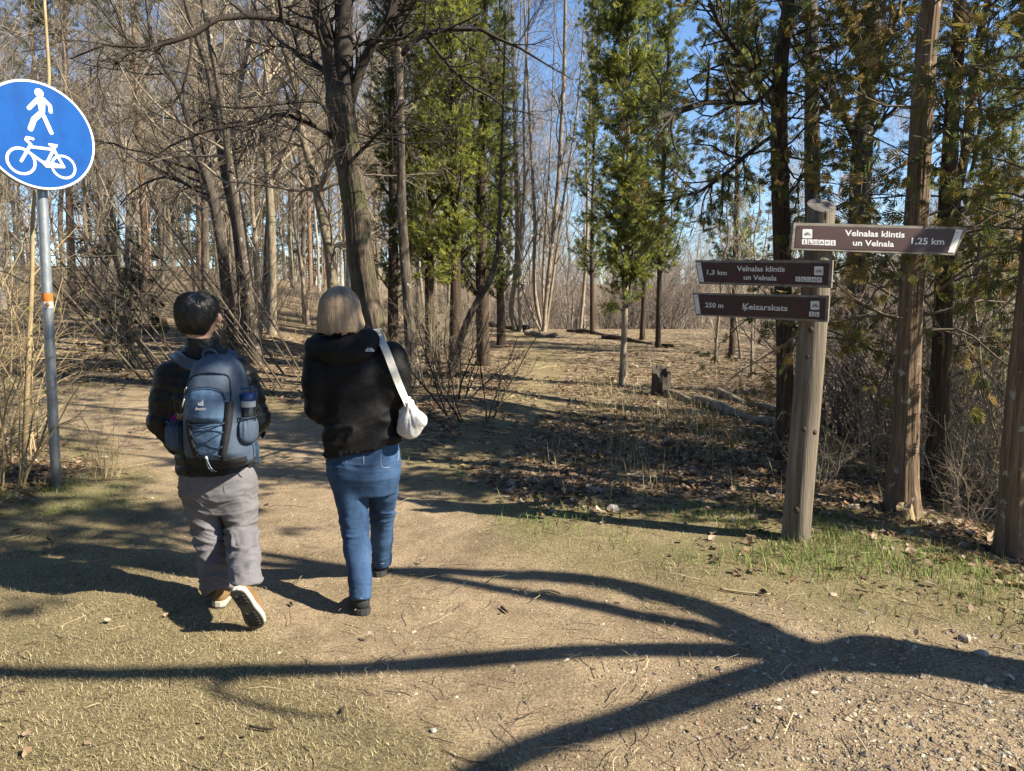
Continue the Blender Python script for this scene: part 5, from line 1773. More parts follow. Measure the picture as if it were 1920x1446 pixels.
# ------------------------------------------------------------------ stumps, logs, sticks, stones
def log(u0, v0, u1, v1, r, name, label, bark, cat="log", lift=0.6, sag=0.0, K=14, ends=True):
    A, Bq = ground(u0, v0), ground(u1, v1)
    P = np.linspace(A, Bq, K)
    P[:, 2] = hgt(P[:, 0], P[:, 1]) * 0.7 + 0.3 * np.linspace(float(hgt(*A[:2])), float(hgt(*Bq[:2])), K) + r * lift
    P[:, 1] += 0.8 * r * np.sin(np.arange(K) * 0.9 + u0)
    P[:, 2] += 0.6 * r * np.sin(np.arange(K) * 0.55 + u0 * 0.3)
    P = smooth_path(P, K * 2)
    R = r * np.linspace(1.1, 0.75, K * 2)
    b = MB()
    V, Q = tubes(P[None], R[None], 12)
    V = V.reshape(K * 2, 12, 3)
    nn = vnoise(V * [5, 5, 9], 8) - 0.5
    V = P[:, None] + (V - P[:, None]) * (1 + 0.35 * nn[..., None])
    b.add(np.vstack([V.reshape(-1, 3), P[0], P[-1]]), Q, [(K * 24, (i + 1) % 12, i) for i in range(12)] + [(K * 24 + 1, (K * 2 - 1) * 12 + i, (K * 2 - 1) * 12 + (i + 1) % 12) for i in range(12)])
    o = b.obj(name, M[bark], None, (A + Bq) / 2)
    return tag(o, label, cat)


log(880, 606, 990, 622, 0.12, "fallen_log", "dark fallen log lying below the leaning trunk at the left of the gap", 'dark_bark')
log(985, 628, 1042, 633, 0.08, "fallen_log", "short pale broken log at the foot of the bare clump", 'pale_bark')
log(1065, 622, 1160, 632, 0.065, "fallen_log", "dark fallen log along the crest left of the lone thuja", 'dark_bark')
log(1130, 634, 1262, 652, 0.06, "fallen_log", "dark fallen log along the crest right of the lone thuja's foot", 'dark_bark')
log(1235, 738, 1345, 768, 0.06, "fallen_branch", "thick bare branch lying past the foot of the broken stump", 'grey_bark', "branch")
log(1300, 758, 1470, 806, 0.075, "fallen_branch", "long pale bare branch lying left of the dark cedar's foot", 'pale_bark', "branch")
log(1345, 742, 1460, 778, 0.06, "fallen_branch", "grey bare branch lying furthest back beside the dark cedar's foot", 'grey_bark', "branch")


def stump(u, v, Y, wpx, hpx, label, bark, seed, jag=0.5):
    p = at(u, v, Y)
    g = float(hgt(p[0], Y))
    r, h = wpx * mpp(v, Y) / 2, hpx * mpp(v, Y)
    rng_ = np.random.default_rng(seed)
    n, K = 28, 16
    a = np.arange(n) * 2 * math.pi / n
    topz = h * (1 - jag * 0.5 * (1 + np.sin(a * 1 + seed)) * 0.5) + rng_.uniform(-0.12, 0.05, n) * h
    V = []
    for k in range(K):
        t = k / (K - 1)
        rr = r * (1 + 0.35 * math.exp(-t * 6)) * (0.92 + 0.2 * vnoise(np.stack([np.cos(a) * 3, np.sin(a) * 3, np.full(n, t * 2.0)], -1), seed))
        V.append(np.stack([np.cos(a) * rr, np.sin(a) * rr, -0.1 + t * (topz + 0.1)], -1))
    inner = [np.stack([np.cos(a) * r * f, np.sin(a) * r * f, np.minimum(topz, h * d) - 0.02 * (1 - f)], -1) for f, d in ((0.7, 0.85), (0.35, 0.6))]
    V = np.array(V + inner)
    rows = len(V)
    Q = [(k * n + i, k * n + (i + 1) % n, (k + 1) * n + (i + 1) % n, (k + 1) * n + i) for k in range(rows - 1) for i in range(n)]
    b = MB()
    b.add(np.vstack([V.reshape(-1, 3), [[0, 0, h * 0.5]]]) + [p[0], Y, g], Q, [((rows - 1) * n + i, (rows - 1) * n + (i + 1) % n, rows * n) for i in range(n)])
    tag(b.obj("tree_stump", M[bark], None, (p[0], Y, g), smooth=False), label, "stump")


stump(1239, 712, 11.9, 34, 58, "dark jagged broken stump on the slope right of the lone thuja", 'dark_bark', 3, 0.7)
stump(812, 660, 13.6, 26, 50, "reddish brown rotten stump beside the leaning black trunk behind the woman", 'pine', 5, 0.4)


def stick(pts, r, label, mat='twig_gold'):
    P = np.array([ground(u, v) for u, v in pts])
    P[:, 2] = gz(P[:, 0], P[:, 1]) + r + 0.006
    P = smooth_path(P, 12)
    b = MB()
    b.tube(P, r * np.linspace(1.1, 0.7, 12), 7)
    tag(b.obj("fallen_stick", M[mat], None, P[5]), label, "stick")


stick([(1350, 1108), (1395, 1114), (1445, 1118)], 0.007, "straight pale stick on the dry grass left of the signpost's foot")
stick([(1008, 1107), (1030, 1102), (1052, 1108)], 0.008, "short pale curled stick lying in the shadow band of the path")
stick([(940, 1132), (952, 1142)], 0.008, "short dark stub of wood on the path right of the woman", 'twig_dark')
stick([(468, 1366), (490, 1370), (514, 1372)], 0.005, "crooked brown twig near the bottom edge of the path", 'twig_dark')
stick([(640, 1340), (645, 1330)], 0.006, "tiny dark twig stub on the sand in front of the walkers", 'twig_dark')
stick([(545, 1125), (548, 1130)], 0.007, "small dark chip of wood between the two walkers' feet", 'twig_dark')


def stone(u, v, wpx, label, col, seed):
    p = ground(u, v)
    r = wpx * mpp(v, p[1]) / 2
    rng_ = np.random.default_rng(seed)
    V, T = [], []
    n, K = 12, 7
    for k in range(K):
        ph = math.pi * (k + 0.5) / K - math.pi / 2
        for i in range(n):
            th_ = 2 * math.pi * i / n
            V.append((math.cos(ph) * math.cos(th_), math.cos(ph) * math.sin(th_), math.sin(ph) * 0.6))
    V = np.array(V)
    V = V * (0.7 + 0.6 * vnoise(V * 1.6 + seed, seed))[:, None] * r
    Q = [(k * n + i, k * n + (i + 1) % n, (k + 1) * n + (i + 1) % n, (k + 1) * n + i) for k in range(K - 1) for i in range(n)]
    V = np.vstack([V, [[0, 0, -0.5 * r]], [[0, 0, 0.6 * r]]])
    T = [(K * n, (i + 1) % n, i) for i in range(n)] + [(K * n + 1, (K - 1) * n + i, (K - 1) * n + (i + 1) % n) for i in range(n)]
    c = np.array([p[0], p[1], float(gz(p[0], p[1])) + r * 0.25])
    b = MB()
    b.add(V + c, Q, T, C=col)
    tag(b.obj("stone", M['attr_solid'], None, c, smooth=False), label, "stone")


stone(1148, 957, 24, "pale grey stone in the leaf litter left of the signpost", (0.34, 0.32, 0.29), 1)
stone(1808, 1198, 26, "largest flat stone at the edge of the path below the right grass verge", (0.33, 0.28, 0.21), 2)
stone(1600, 1328, 14, "angular pink brown stone in the gravel at the lower right", (0.42, 0.31, 0.23), 3)
stone(1840, 1225, 22, "grey stone in the shadow band near the right edge", (0.40, 0.36, 0.31), 4)
stone(1468, 1212, 11, "pale pebble in the shadow where the limbs' shadows fork", (0.36, 0.32, 0.27), 5)
stone(812, 1371, 13, "grey pebble on the sand near the bottom edge", (0.33, 0.31, 0.28), 6)
# ------------------------------------------------------------------ people: smooth implicit bodies
def smin(a, b, k):
    h = np.clip(0.5 + 0.5 * (b - a) / k, 0, 1)
    return b * (1 - h) + a * h - k * h * (1 - h)


def cone(P, a, b, ra, rb, sq=(1, 1, 1)):
    sq = np.asarray(sq, float)
    a, b = np.asarray(a, float), np.asarray(b, float)
    p, A, B = P / sq, a / sq, b / sq
    ab = B - A
    t = np.clip(((p - A) @ ab) / (ab @ ab + 1e-12), 0, 1)
    return (np.linalg.norm(p - A - t[:, None] * ab, axis=1) - (ra + (rb - ra) * t)) * sq.min()


def chain(P, pts, rs, k=0.02, sq=(1, 1, 1)):
    d = None
    for i in range(len(pts) - 1):
        c = cone(P, pts[i], pts[i + 1], rs[i], rs[i + 1], sq)
        d = c if d is None else smin(d, c, k)
    return d


def ell(P, c, r):
    r = np.asarray(r, float)
    q = (P - np.asarray(c, float)) / r
    return (np.linalg.norm(q, axis=1) - 1) * r.min()


def loft(P, rows, ex=2.3):
    """rows = (z, cx, cy, half width, half depth), z rising; flat at both ends"""
    rows = np.asarray(rows, float)
    z = P[:, 2]
    o = np.argsort(rows[:, 0])
    rows = rows[o]
    zc = np.clip(z, rows[0, 0], rows[-1, 0])
    cx, cy, a, b = (np.interp(zc, rows[:, 0], rows[:, i]) for i in (1, 2, 3, 4))
    q = (np.abs((P[:, 0] - cx) / a) ** ex + np.abs((P[:, 1] - cy) / b) ** ex) ** (1 / ex)
    d = (q - 1) * np.minimum(a, b)
    return np.maximum(d, np.maximum(rows[0, 0] - z, z - rows[-1, 0]))


def surfnet(f, lo, hi, res):
    lo, hi = np.asarray(lo, float), np.asarray(hi, float)
    n = np.ceil((hi - lo) / res).astype(int) + 1
    ax = [lo[i] + np.arange(n[i]) * res for i in range(3)]
    G = np.stack(np.meshgrid(*ax, indexing='ij'), -1).reshape(-1, 3)
    D = np.empty(len(G))
    for s in range(0, len(G), 400000):
        D[s:s + 400000] = f(G[s:s + 400000])
    D = D.reshape(n)
    D[D == 0] = 1e-9
    S = D < 0
    c = [(i, j, k) for i in (0, 1) for j in (0, 1) for k in (0, 1)]

    def sl(A, o):
        return A[o[0]:n[0] - 1 + o[0], o[1]:n[1] - 1 + o[1], o[2]:n[2] - 1 + o[2]]
    cnt = sum(sl(S, o).astype(int) for o in c)
    act = (cnt > 0) & (cnt < 8)
    idx = np.full(act.shape, -1, np.int64)
    I = np.argwhere(act)
    idx[act] = np.arange(len(I))
    acc = np.zeros((len(I), 3))
    num = np.zeros(len(I))
    for o in c:
        for a in range(3):
            if o[a] == 0:
                o2 = list(o)
                o2[a] = 1
                d0 = sl(D, o)[act]
                d1 = sl(D, tuple(o2))[act]
                m = (d0 < 0) != (d1 < 0)
                t = d0 / np.where(m, d0 - d1, 1)
                p = np.array(o, float)[None] + np.zeros((len(I), 3))
                p[:, a] = t
                acc[m] += p[m]
                num[m] += 1
    V = lo + (I + acc / num[:, None]) * res
    Qs = []
    for a in range(3):
        b_, c_ = (a + 1) % 3, (a + 2) % 3
        d0 = S[tuple(slice(0, n[i] - 1) if i == a else slice(0, n[i]) for i in range(3))]
        d1 = S[tuple(slice(1, n[i]) if i == a else slice(0, n[i]) for i in range(3))]
        E = np.argwhere(d0 != d1)
        E = E[(E[:, b_] > 0) & (E[:, c_] > 0) & (E[:, b_] < n[b_] - 1) & (E[:, c_] < n[c_] - 1)]
        if not len(E):
            continue
        ins = d0[tuple(E.T)]
        eb = np.zeros(3, int)
        eb[b_] = 1
        ec = np.zeros(3, int)
        ec[c_] = 1
        q = np.stack([idx[tuple((E - eb - ec).T)], idx[tuple((E - ec).T)], idx[tuple(E.T)], idx[tuple((E - eb).T)]], -1)
        q[~ins] = q[~ins][:, ::-1]
        Qs.append(q)
    Q = np.concatenate(Qs)
    Q = Q[(Q >= 0).all(1)]
    return V, Q


def gradn(f, V, e=0.004):
    g = np.stack([f(V + np.eye(3)[i] * e) - f(V - np.eye(3)[i] * e) for i in range(3)], -1)
    return norm(g)


def implicit(name, mat, parent, org, f, lo, hi, res, wr=None, C=None):
    V, Q = surfnet(f, lo, hi, res)
    if wr is not None:
        Nn = gradn(f, V)
        V = V + Nn * wr(V, Nn)[:, None]
    b = MB()
    b.add(V, Q, C=C)
    return b.obj(name, mat, parent, org)


def fabric(name, col, rough=0.8, spec=0.25, weave=500, bump=0.25, var=0.25, big=9, sheen=0.0, stretch=(1, 1, 1)):
    m, nt, b = mat_new(name)
    L = nt.links
    n1 = N(nt, "ShaderNodeTexNoise", Scale=1.0, Detail=5.0, Roughness=0.6)
    L.new(coords(nt, tuple(big * s for s in stretch)), n1.inputs["Vector"])
    n2_ = N(nt, "ShaderNodeTexNoise", Scale=1.0, Detail=2.0)
    L.new(coords(nt, (weave, weave, weave * 0.5)), n2_.inputs["Vector"])
    c = np.array(col)
    r = ramp(nt, n1.outputs["Fac"], [(0.3, tuple(c * (1 - var))), (0.7, tuple(np.minimum(1, c * (1 + var))))])
    mx = N(nt, "ShaderNodeMix", _data_type='RGBA', _blend_type='MULTIPLY')
    mx.inputs[0].default_value = 1.0
    L.new(r, mx.inputs[6])
    L.new(ramp(nt, n2_.outputs["Fac"], [(0.3, (0.82,) * 3), (0.7, (1.1,) * 3)]), mx.inputs[7])
    L.new(lit(nt, mx.outputs[2]), b.inputs["Base Color"])
    b.inputs["Roughness"].default_value = rough
    b.inputs["Specular IOR Level"].default_value = spec
    b.inputs["Sheen Weight"].default_value = sheen
    bp = N(nt, "ShaderNodeBump", Strength=bump, Distance=0.003)
    L.new(n2_.outputs["Fac"], bp.inputs["Height"])
    bp2 = N(nt, "ShaderNodeBump", Strength=0.35, Distance=0.02)
    nb = N(nt, "ShaderNodeTexNoise", Scale=1.0, Detail=4.0, Roughness=0.55)
    L.new(coords(nt, tuple(14 * s for s in stretch)), nb.inputs["Vector"])
    L.new(nb.outputs["Fac"], bp2.inputs["Height"])
    L.new(bp.outputs[0], bp2.inputs["Normal"])
    L.new(bp2.outputs[0], b.inputs["Normal"])
    return m


def denim(name, col, faded):
    m, nt, b = mat_new(name)
    L = nt.links
    n1 = N(nt, "ShaderNodeTexNoise", Scale=1.0, Detail=5.0, Roughness=0.65)
    L.new(coords(nt, (7, 7, 3)), n1.inputs["Vector"])
    n2_ = N(nt, "ShaderNodeTexNoise", Scale=1.0, Detail=2.0)
    L.new(coords(nt, (420, 420, 60)), n2_.inputs["Vector"])
    r = ramp(nt, n1.outputs["Fac"], [(0.35, col), (0.68, faded)])
    mx = N(nt, "ShaderNodeMix", _data_type='RGBA', _blend_type='MULTIPLY')
    mx.inputs[0].default_value = 1.0
    L.new(r, mx.inputs[6])
    L.new(ramp(nt, n2_.outputs["Fac"], [(0.3, (0.75,) * 3), (0.7, (1.2,) * 3)]), mx.inputs[7])
    L.new(lit(nt, mx.outputs[2]), b.inputs["Base Color"])
    b.inputs["Roughness"].default_value = 0.85
    b.inputs["Specular IOR Level"].default_value = 0.2
    bp = N(nt, "ShaderNodeBump", Strength=0.3, Distance=0.002)
    L.new(n2_.outputs["Fac"], bp.inputs["Height"])
    L.new(bp.outputs[0], b.inputs["Normal"])
    return m


M['skin'] = noise_mat("skin", [(0.3, (0.50, 0.29, 0.19)), (0.7, (0.60, 0.37, 0.25))], (40, 40, 40), 3, 0.5, 0.1, None, 0.001, 0.4)
M['skin_pale'] = noise_mat("fair_skin", [(0.3, (0.58, 0.37, 0.28)), (0.7, (0.66, 0.44, 0.34))], (40, 40, 40), 3, 0.5, 0.1, None, 0.001, 0.4)
M['puffer'] = fabric("black_quilted_nylon", (0.007, 0.007, 0.0075), 0.5, 0.3, 700, 0.08, 0.3)
M['shell'] = fabric("black_shell_fabric", (0.0065, 0.006, 0.0065), 0.65, 0.22, 900, 0.1, 0.3)
M['grey_trouser'] = fabric("grey_cotton", (0.165, 0.157, 0.168), 0.85, 0.2, 420, 0.3, 0.10)
M['jeans'] = denim("blue_denim", (0.020, 0.046, 0.105), (0.055, 0.115, 0.225))
M['black_hair'] = noise_mat("black_hair", [(0.3, (0.006, 0.0055, 0.0055)), (0.7, (0.018, 0.0165, 0.016))], (60, 60, 60), 3, 0.30, 0, spec=0.8)
M['blond_hair'] = noise_mat("ash_blond_hair", [(0.3, (0.85, 0.85, 0.85)), (0.7, (1.1, 1.1, 1.1))], (60, 60, 60), 3, 0.4, 0, spec=0.5, attr=True)
M['tan_boot'] = noise_mat("tan_nubuck", [(0.3, (0.17, 0.098, 0.042)), (0.7, (0.26, 0.155, 0.068))], (18, 18, 18), 5, 0.8, 0.25, (200, 200, 200), 0.002)
M['cream'] = plain("cream_midsole", (0.56, 0.52, 0.40), 0.6, 0.3)
M['outsole'] = plain("dusty_rubber_sole", (0.105, 0.10, 0.09), 0.8, 0.2, 0.3)
M['lug'] = plain("black_rubber_lug", (0.045, 0.043, 0.04), 0.8, 0.2)
M['black_shoe'] = fabric("black_mesh_shoe", (0.022, 0.022, 0.024), 0.7, 0.3, 300, 0.4, 0.3)
M['black_sole'] = plain("black_shoe_sole", (0.045, 0.047, 0.045), 0.7, 0.3)
M['white_sock'] = fabric("white_sock", (0.70, 0.68, 0.68), 0.9, 0.1, 300, 0.5, 0.05)
M['navy_sock'] = fabric("navy_sock", (0.03, 0.035, 0.05), 0.9, 0.1, 300, 0.5, 0.2)
M['bag_blue'] = fabric("slate_blue_nylon", (0.058, 0.085, 0.130), 0.62, 0.35, 350, 0.3, 0.12)
M['bag_light'] = fabric("mid_blue_nylon", (0.062, 0.115, 0.205), 0.62, 0.35, 350, 0.3, 0.12)
M['bag_black'] = fabric("black_webbing", (0.014, 0.015, 0.018), 0.7, 0.3, 300, 0.4, 0.2)
M['bag_navy'] = fabric("navy_zip_tape", (0.022, 0.036, 0.07), 0.6, 0.35, 300, 0.3, 0.2)
M['mesh_pocket'] = fabric("stretch_pocket", (0.062, 0.09, 0.135), 0.75, 0.25, 260, 0.6, 0.12)
M['metal'] = plain("zip_metal", (0.62, 0.62, 0.60), 0.35, 0.6, 0, metallic=0.6)
M['cord'] = plain("pale_cord", (0.40, 0.52, 0.62), 0.8, 0.2)
M['logo'] = plain("reflective_print", (0.60, 0.62, 0.64), 0.4, 0.5)
M['canvas'] = fabric("cream_canvas", (0.84, 0.79, 0.70), 0.9, 0.1, 300, 0.4, 0.06)
M['white_cotton'] = fabric("white_cotton", (0.70, 0.68, 0.66), 0.9, 0.1, 300, 0.4, 0.05)
M['lid_blue'] = plain("blue_plastic", (0.02, 0.06, 0.22), 0.35, 0.5)
M['lid_grey'] = plain("pale_grey_plastic", (0.50, 0.56, 0.56), 0.4, 0.5)
M['bottle'] = plain("dark_water_bottle", (0.018, 0.023, 0.032), 0.12, 0.6)
M['pink'] = plain("magenta_foil", (0.60, 0.04, 0.34), 0.3, 0.6)
M['yellow'] = plain("gold_foil", (0.66, 0.52, 0.20), 0.3, 0.6)
M['stitch'] = plain("pale_stitching", (0.42, 0.45, 0.50), 0.8, 0.2)


def pose_pt(u, v, Y):
    return at(u, v, Y)


def hand_chain(P, wrist, fwd, side, s=1.0):
    """palm, four bent fingers and a thumb, resting inside the pocket"""
    w = np.asarray(wrist, float)
    f, q = norm(np.asarray(fwd, float)), norm(np.asarray(side, float))
    dn = norm(np.cross(f, q))
    palm = w + f * 0.05 * s
    d = cone(P, w, palm + f * 0.04 * s, 0.026 * s, 0.033 * s)
    for i, (o, L) in enumerate(((-0.030, .066), (-0.010, .076), (0.010, .072), (0.030, .055))):
        a = palm + f * 0.035 * s + q * o * s
        m = a + f * L * 0.55 * s
        e = m + norm(f * 0.7 + dn * 0.6) * L * 0.5 * s
        d = smin(d, chain(P, [a, m, e], [0.0095 * s, 0.0085 * s, 0.007 * s], 0.004), 0.006)
    a = w + f * 0.025 * s + q * -0.028 * s
    m = a + norm(f * 0.7 - q * 0.7) * 0.035 * s
    return smin(d, chain(P, [a, m, m + f * 0.03 * s], [0.0125 * s, 0.0105 * s, 0.008 * s], 0.004), 0.008)


def head_fn(P, c, r, fwd, neck_base):
    """skull, jaw, face and ears; c = centre, r = (half width, half depth, half height)"""
    f = norm(np.array([fwd[0], fwd[1], 0.0]))
    s = np.array([f[1], -f[0], 0.0])
    up = np.array([0, 0, 1.0])
    d = ell(P, c, r)
    jaw = c + f * r[1] * 0.35 - up * r[2] * 0.55
    d = smin(d, ell(P, jaw, (r[0] * 0.72, r[1] * 0.62, r[2] * 0.5)), 0.03)
    nose = c + f * r[1] * 0.98 - up * r[2] * 0.12
    d = smin(d, cone(P, nose + up * 0.022, nose + f * 0.016 - up * 0.012, 0.008, 0.012), 0.012)
    for k in (1, -1):
        br = c + f * r[1] * 0.9 + s * k * 0.032 + up * r[2] * 0.1
        d = smin(d, ell(P, br, (0.022, 0.014, 0.009)), 0.012)
        so = c + f * r[1] * 0.97 + s * k * 0.031 - up * r[2] * 0.02
        d = -smin(-d, ell(P, so, (0.014, 0.012, 0.010)), 0.008)
        ear = c + s * k * (r[0] * 1.2) - up * r[2] * 0.12 - f * 0.002
        e = ell(P, ear, (0.012 + abs(f[1]) * 0.002, 0.019, 0.031))
        d = smin(d, e, 0.006)
        lip = c + f * r[1] * 0.93 - up * (r[2] * 0.5 + 0.006 * k)
        d = smin(d, ell(P, lip, (0.022, 0.008, 0.006)), 0.006)
    d = smin(d, cone(P, c - up * r[2] * 0.55 - f * 0.02, neck_base, 0.056, 0.056), 0.02)
    return d


def eyes(root, org, c, r, fwd):
    f = norm(np.array([fwd[0], fwd[1], 0.0]))
    s = np.array([f[1], -f[0], 0.0])
    for k in (1, -1):
        p = c + f * (r[1] * 0.97 - 0.008) + s * k * 0.031 - np.array([0, 0, r[2] * 0.02])
        b = MB()
        a = np.linspace(0, math.pi, 9)
        prof = np.stack([np.cos(a), np.sin(a)], -1) * 0.0115
        P = p + f[None] * -prof[:, :1]
        b.tube(P, np.maximum(prof[:, 1], 0.0004), 12)
        b.obj("eye", M['sign_white'], root, org)


# ---- footwear
def foot_frame(toe, up):
    f = norm(np.asarray(toe, float))
    u = np.asarray(up, float)
    u = norm(u - (u @ f) * f)
    return np.stack([f, np.cross(u, f), u], 1)


SOLE_S = np.array([0, .02, .08, .25, .45, .62, .75, .88, .96, 1.0])
SOLE_W = np.array([.012, .026, .034, .035, .033, .041, .045, .040, .026, .008])


def shoe(root, org, heel, Mx, L, high, mats, side=1, wscale=1.0, tab=False, tread=False, name="boot", sockn="sock"):
    """heel = world point under the heel; Mx columns = toe, left, up"""
    Mi = Mx.T

    def loc(P):
        return (P - heel) @ Mi.T

    def mid(s):
        return side * (-0.006 + 0.02 * np.asarray(s) * (1 - np.asarray(s)) * 2)
    s = L / 0.29

    def fu(P):
        q = loc(P) / s
        d = chain(q, [(0.045, 0, 0.055), (0.11, 0.0, 0.055), (0.18, mid(.65), 0.045), (0.245, mid(.85), 0.036)], [0.034, 0.037, 0.036, 0.026], 0.03, (1, wscale, 1))
        top = 0.104 if high else 0.092
        d = smin(d, chain(q, [(0.052, 0, 0.06), (0.06, 0, top + 0.03)], [0.036, 0.043], 0.02), 0.025)
        rim = top + (0.012 if high else -0.1 * (q[:, 0] - 0.09))
        d = np.maximum(d, q[:, 2] - rim)
        d = np.maximum(d, 0.02 - q[:, 2])
        return d * s
    Wc = heel + Mx @ np.array([0.13, 0, 0.08]) * s
    implicit(name, M[mats[0]], root, org, fu, Wc - 0.26, Wc + 0.26, 0.0065)
    o_up = root.children[-1]
    up_part = [c for c in root.children if c.name.split('.')[0] == name][-1]

    def outline(scale, n=26):
        t = np.linspace(0, 1, n)
        w = np.interp(t, SOLE_S, SOLE_W) * scale * s * wscale
        x = t * L
        m = mid(t)
        return np.concatenate([np.stack([x, m + w], -1), np.stack([x, m - w], -1)[::-1]])

    def layer(nm, z0, z1, sc0, sc1, mt):
        a, c = outline(sc0), outline(sc1)
        n = len(a)
        rk = 0.012 * s

        def rocker(o):
            t = o[:, 0] / L
            return rk * np.clip((t - 0.72) / 0.28, 0, 1) ** 2
        V = np.concatenate([np.column_stack([a, z0 * s + rocker(a)]), np.column_stack([c, z1 * s + rocker(c)])])
        h = n // 2
        Q = [(i, (i + 1) % n, n + (i + 1) % n, n + i) for i in range(n)]
        Q += [(i + 1, i, n - 1 - i, n - 2 - i) for i in range(h - 1)]
        Q += [(n + i, n + i + 1, 2 * n - 2 - i, 2 * n - 1 - i) for i in range(h - 1)]
        b = MB()
        b.add(heel + V @ Mx.T, Q)
        return b.obj(nm, M[mt], up_part, org, smooth=False)
    layer("midsole", 0.008, 0.034, 1.03, 1.07, mats[1])
    layer("outsole", 0.0, 0.008, 0.99, 1.02, mats[2])
    if tread:
        b = MB()
        rr = random.Random(3)
        for (x0, x1, rows) in ((0.03, 0.10, 3), (0.155, 0.262, 5)):
            for i in range(rows):
                x = x0 + (x1 - x0) * (i + 0.5) / rows
                w = np.interp(x / 0.29, SOLE_S, SOLE_W) * 0.78
                for j in (-1, 0, 1):
                    y = j * w * 0.66 + float(mid(x / 0.29))
                    dx = 0.007 if j == 0 else 0
                    r = 0.0085
                    hexa = [(x + dx + r * math.cos(t) * 1.05, y + r * math.sin(t) * 1.2) for t in np.linspace(0.3, 6.58, 6, endpoint=False)]
                    V = np.array([(px, py, -0.0045) for px, py in hexa] + [(px, py, 0.001) for px, py in hexa]) * s
                    V[:, 2] += 0.012 * s * np.clip((V[:, 0] / L - 0.72) / 0.28, 0, 1) ** 2
                    Q = [(k, (k + 1) % 6, 6 + (k + 1) % 6, 6 + k) for k in range(6)] + [(3, 2, 1, 0), (5, 4, 3, 0)]
                    b.add(heel + V @ Mx.T, Q)
        b.obj("tread", M['lug'], up_part, org, smooth=False)
        b = MB()
        V = np.array([(x, y, -0.0012) for x, y in [(0.112, -0.012), (0.148, -0.012), (0.148, 0.014), (0.112, 0.014)]]) * s
        b.add(heel + V @ Mx.T, [(3, 2, 1, 0)])
        b.obj("shank_patch", M['outsole'], up_part, org, smooth=False)
    if tab:
        b = MB()
        z0, z1 = 0.062, 0.128
        b.tube((heel + np.array([(0.0165, 0, z0), (0.014, 0, 0.085), (0.013, 0, 0.105), (0.010, 0, z1), (0.020, 0, z1 + 0.006), (0.026, 0, z1 - 0.006)]) * s @ Mx.T), 0.0075, 6)
        b.obj("pull_tab", M[mats[0]], up_part, org)
    return up_part


def sock(root, org, a, c, ra, rb, mt):
    b = MB()
    b.tube(np.array([a, (np.asarray(a) + c) / 2, c]), [ra, (ra + rb) / 2, rb], 18)
    b.obj("sock", M[mt], root, org)


def cloth_wrinkle(amp, fx, fz, seed, zones=(), base=0.3):
    """creases lying across a limb; zones = (z, half height, strength)"""
    def g(V, Nn):
        q = np.stack([V[:, 0] * fx, V[:, 1] * fx, V[:, 2] * fz + 3.0 * vnoise(V * 5, seed + 3)], -1)
        w = vnoise(q, seed)
        w = 1 - np.abs(2 * w - 1)
        w2 = 1 - np.abs(2 * vnoise(q * 2.1 + 7, seed + 1) - 1)
        k = np.full(len(V), base)
        for z, h, s in zones:
            k = k + s * np.exp(-((V[:, 2] - z) / h) ** 2)
        return amp * k * ((w ** 2 - 0.35) + 0.45 * (w2 ** 2 - 0.35))
    return g


def arm(P, pts, rs, k=0.04):
    return chain(P, pts, rs, k)


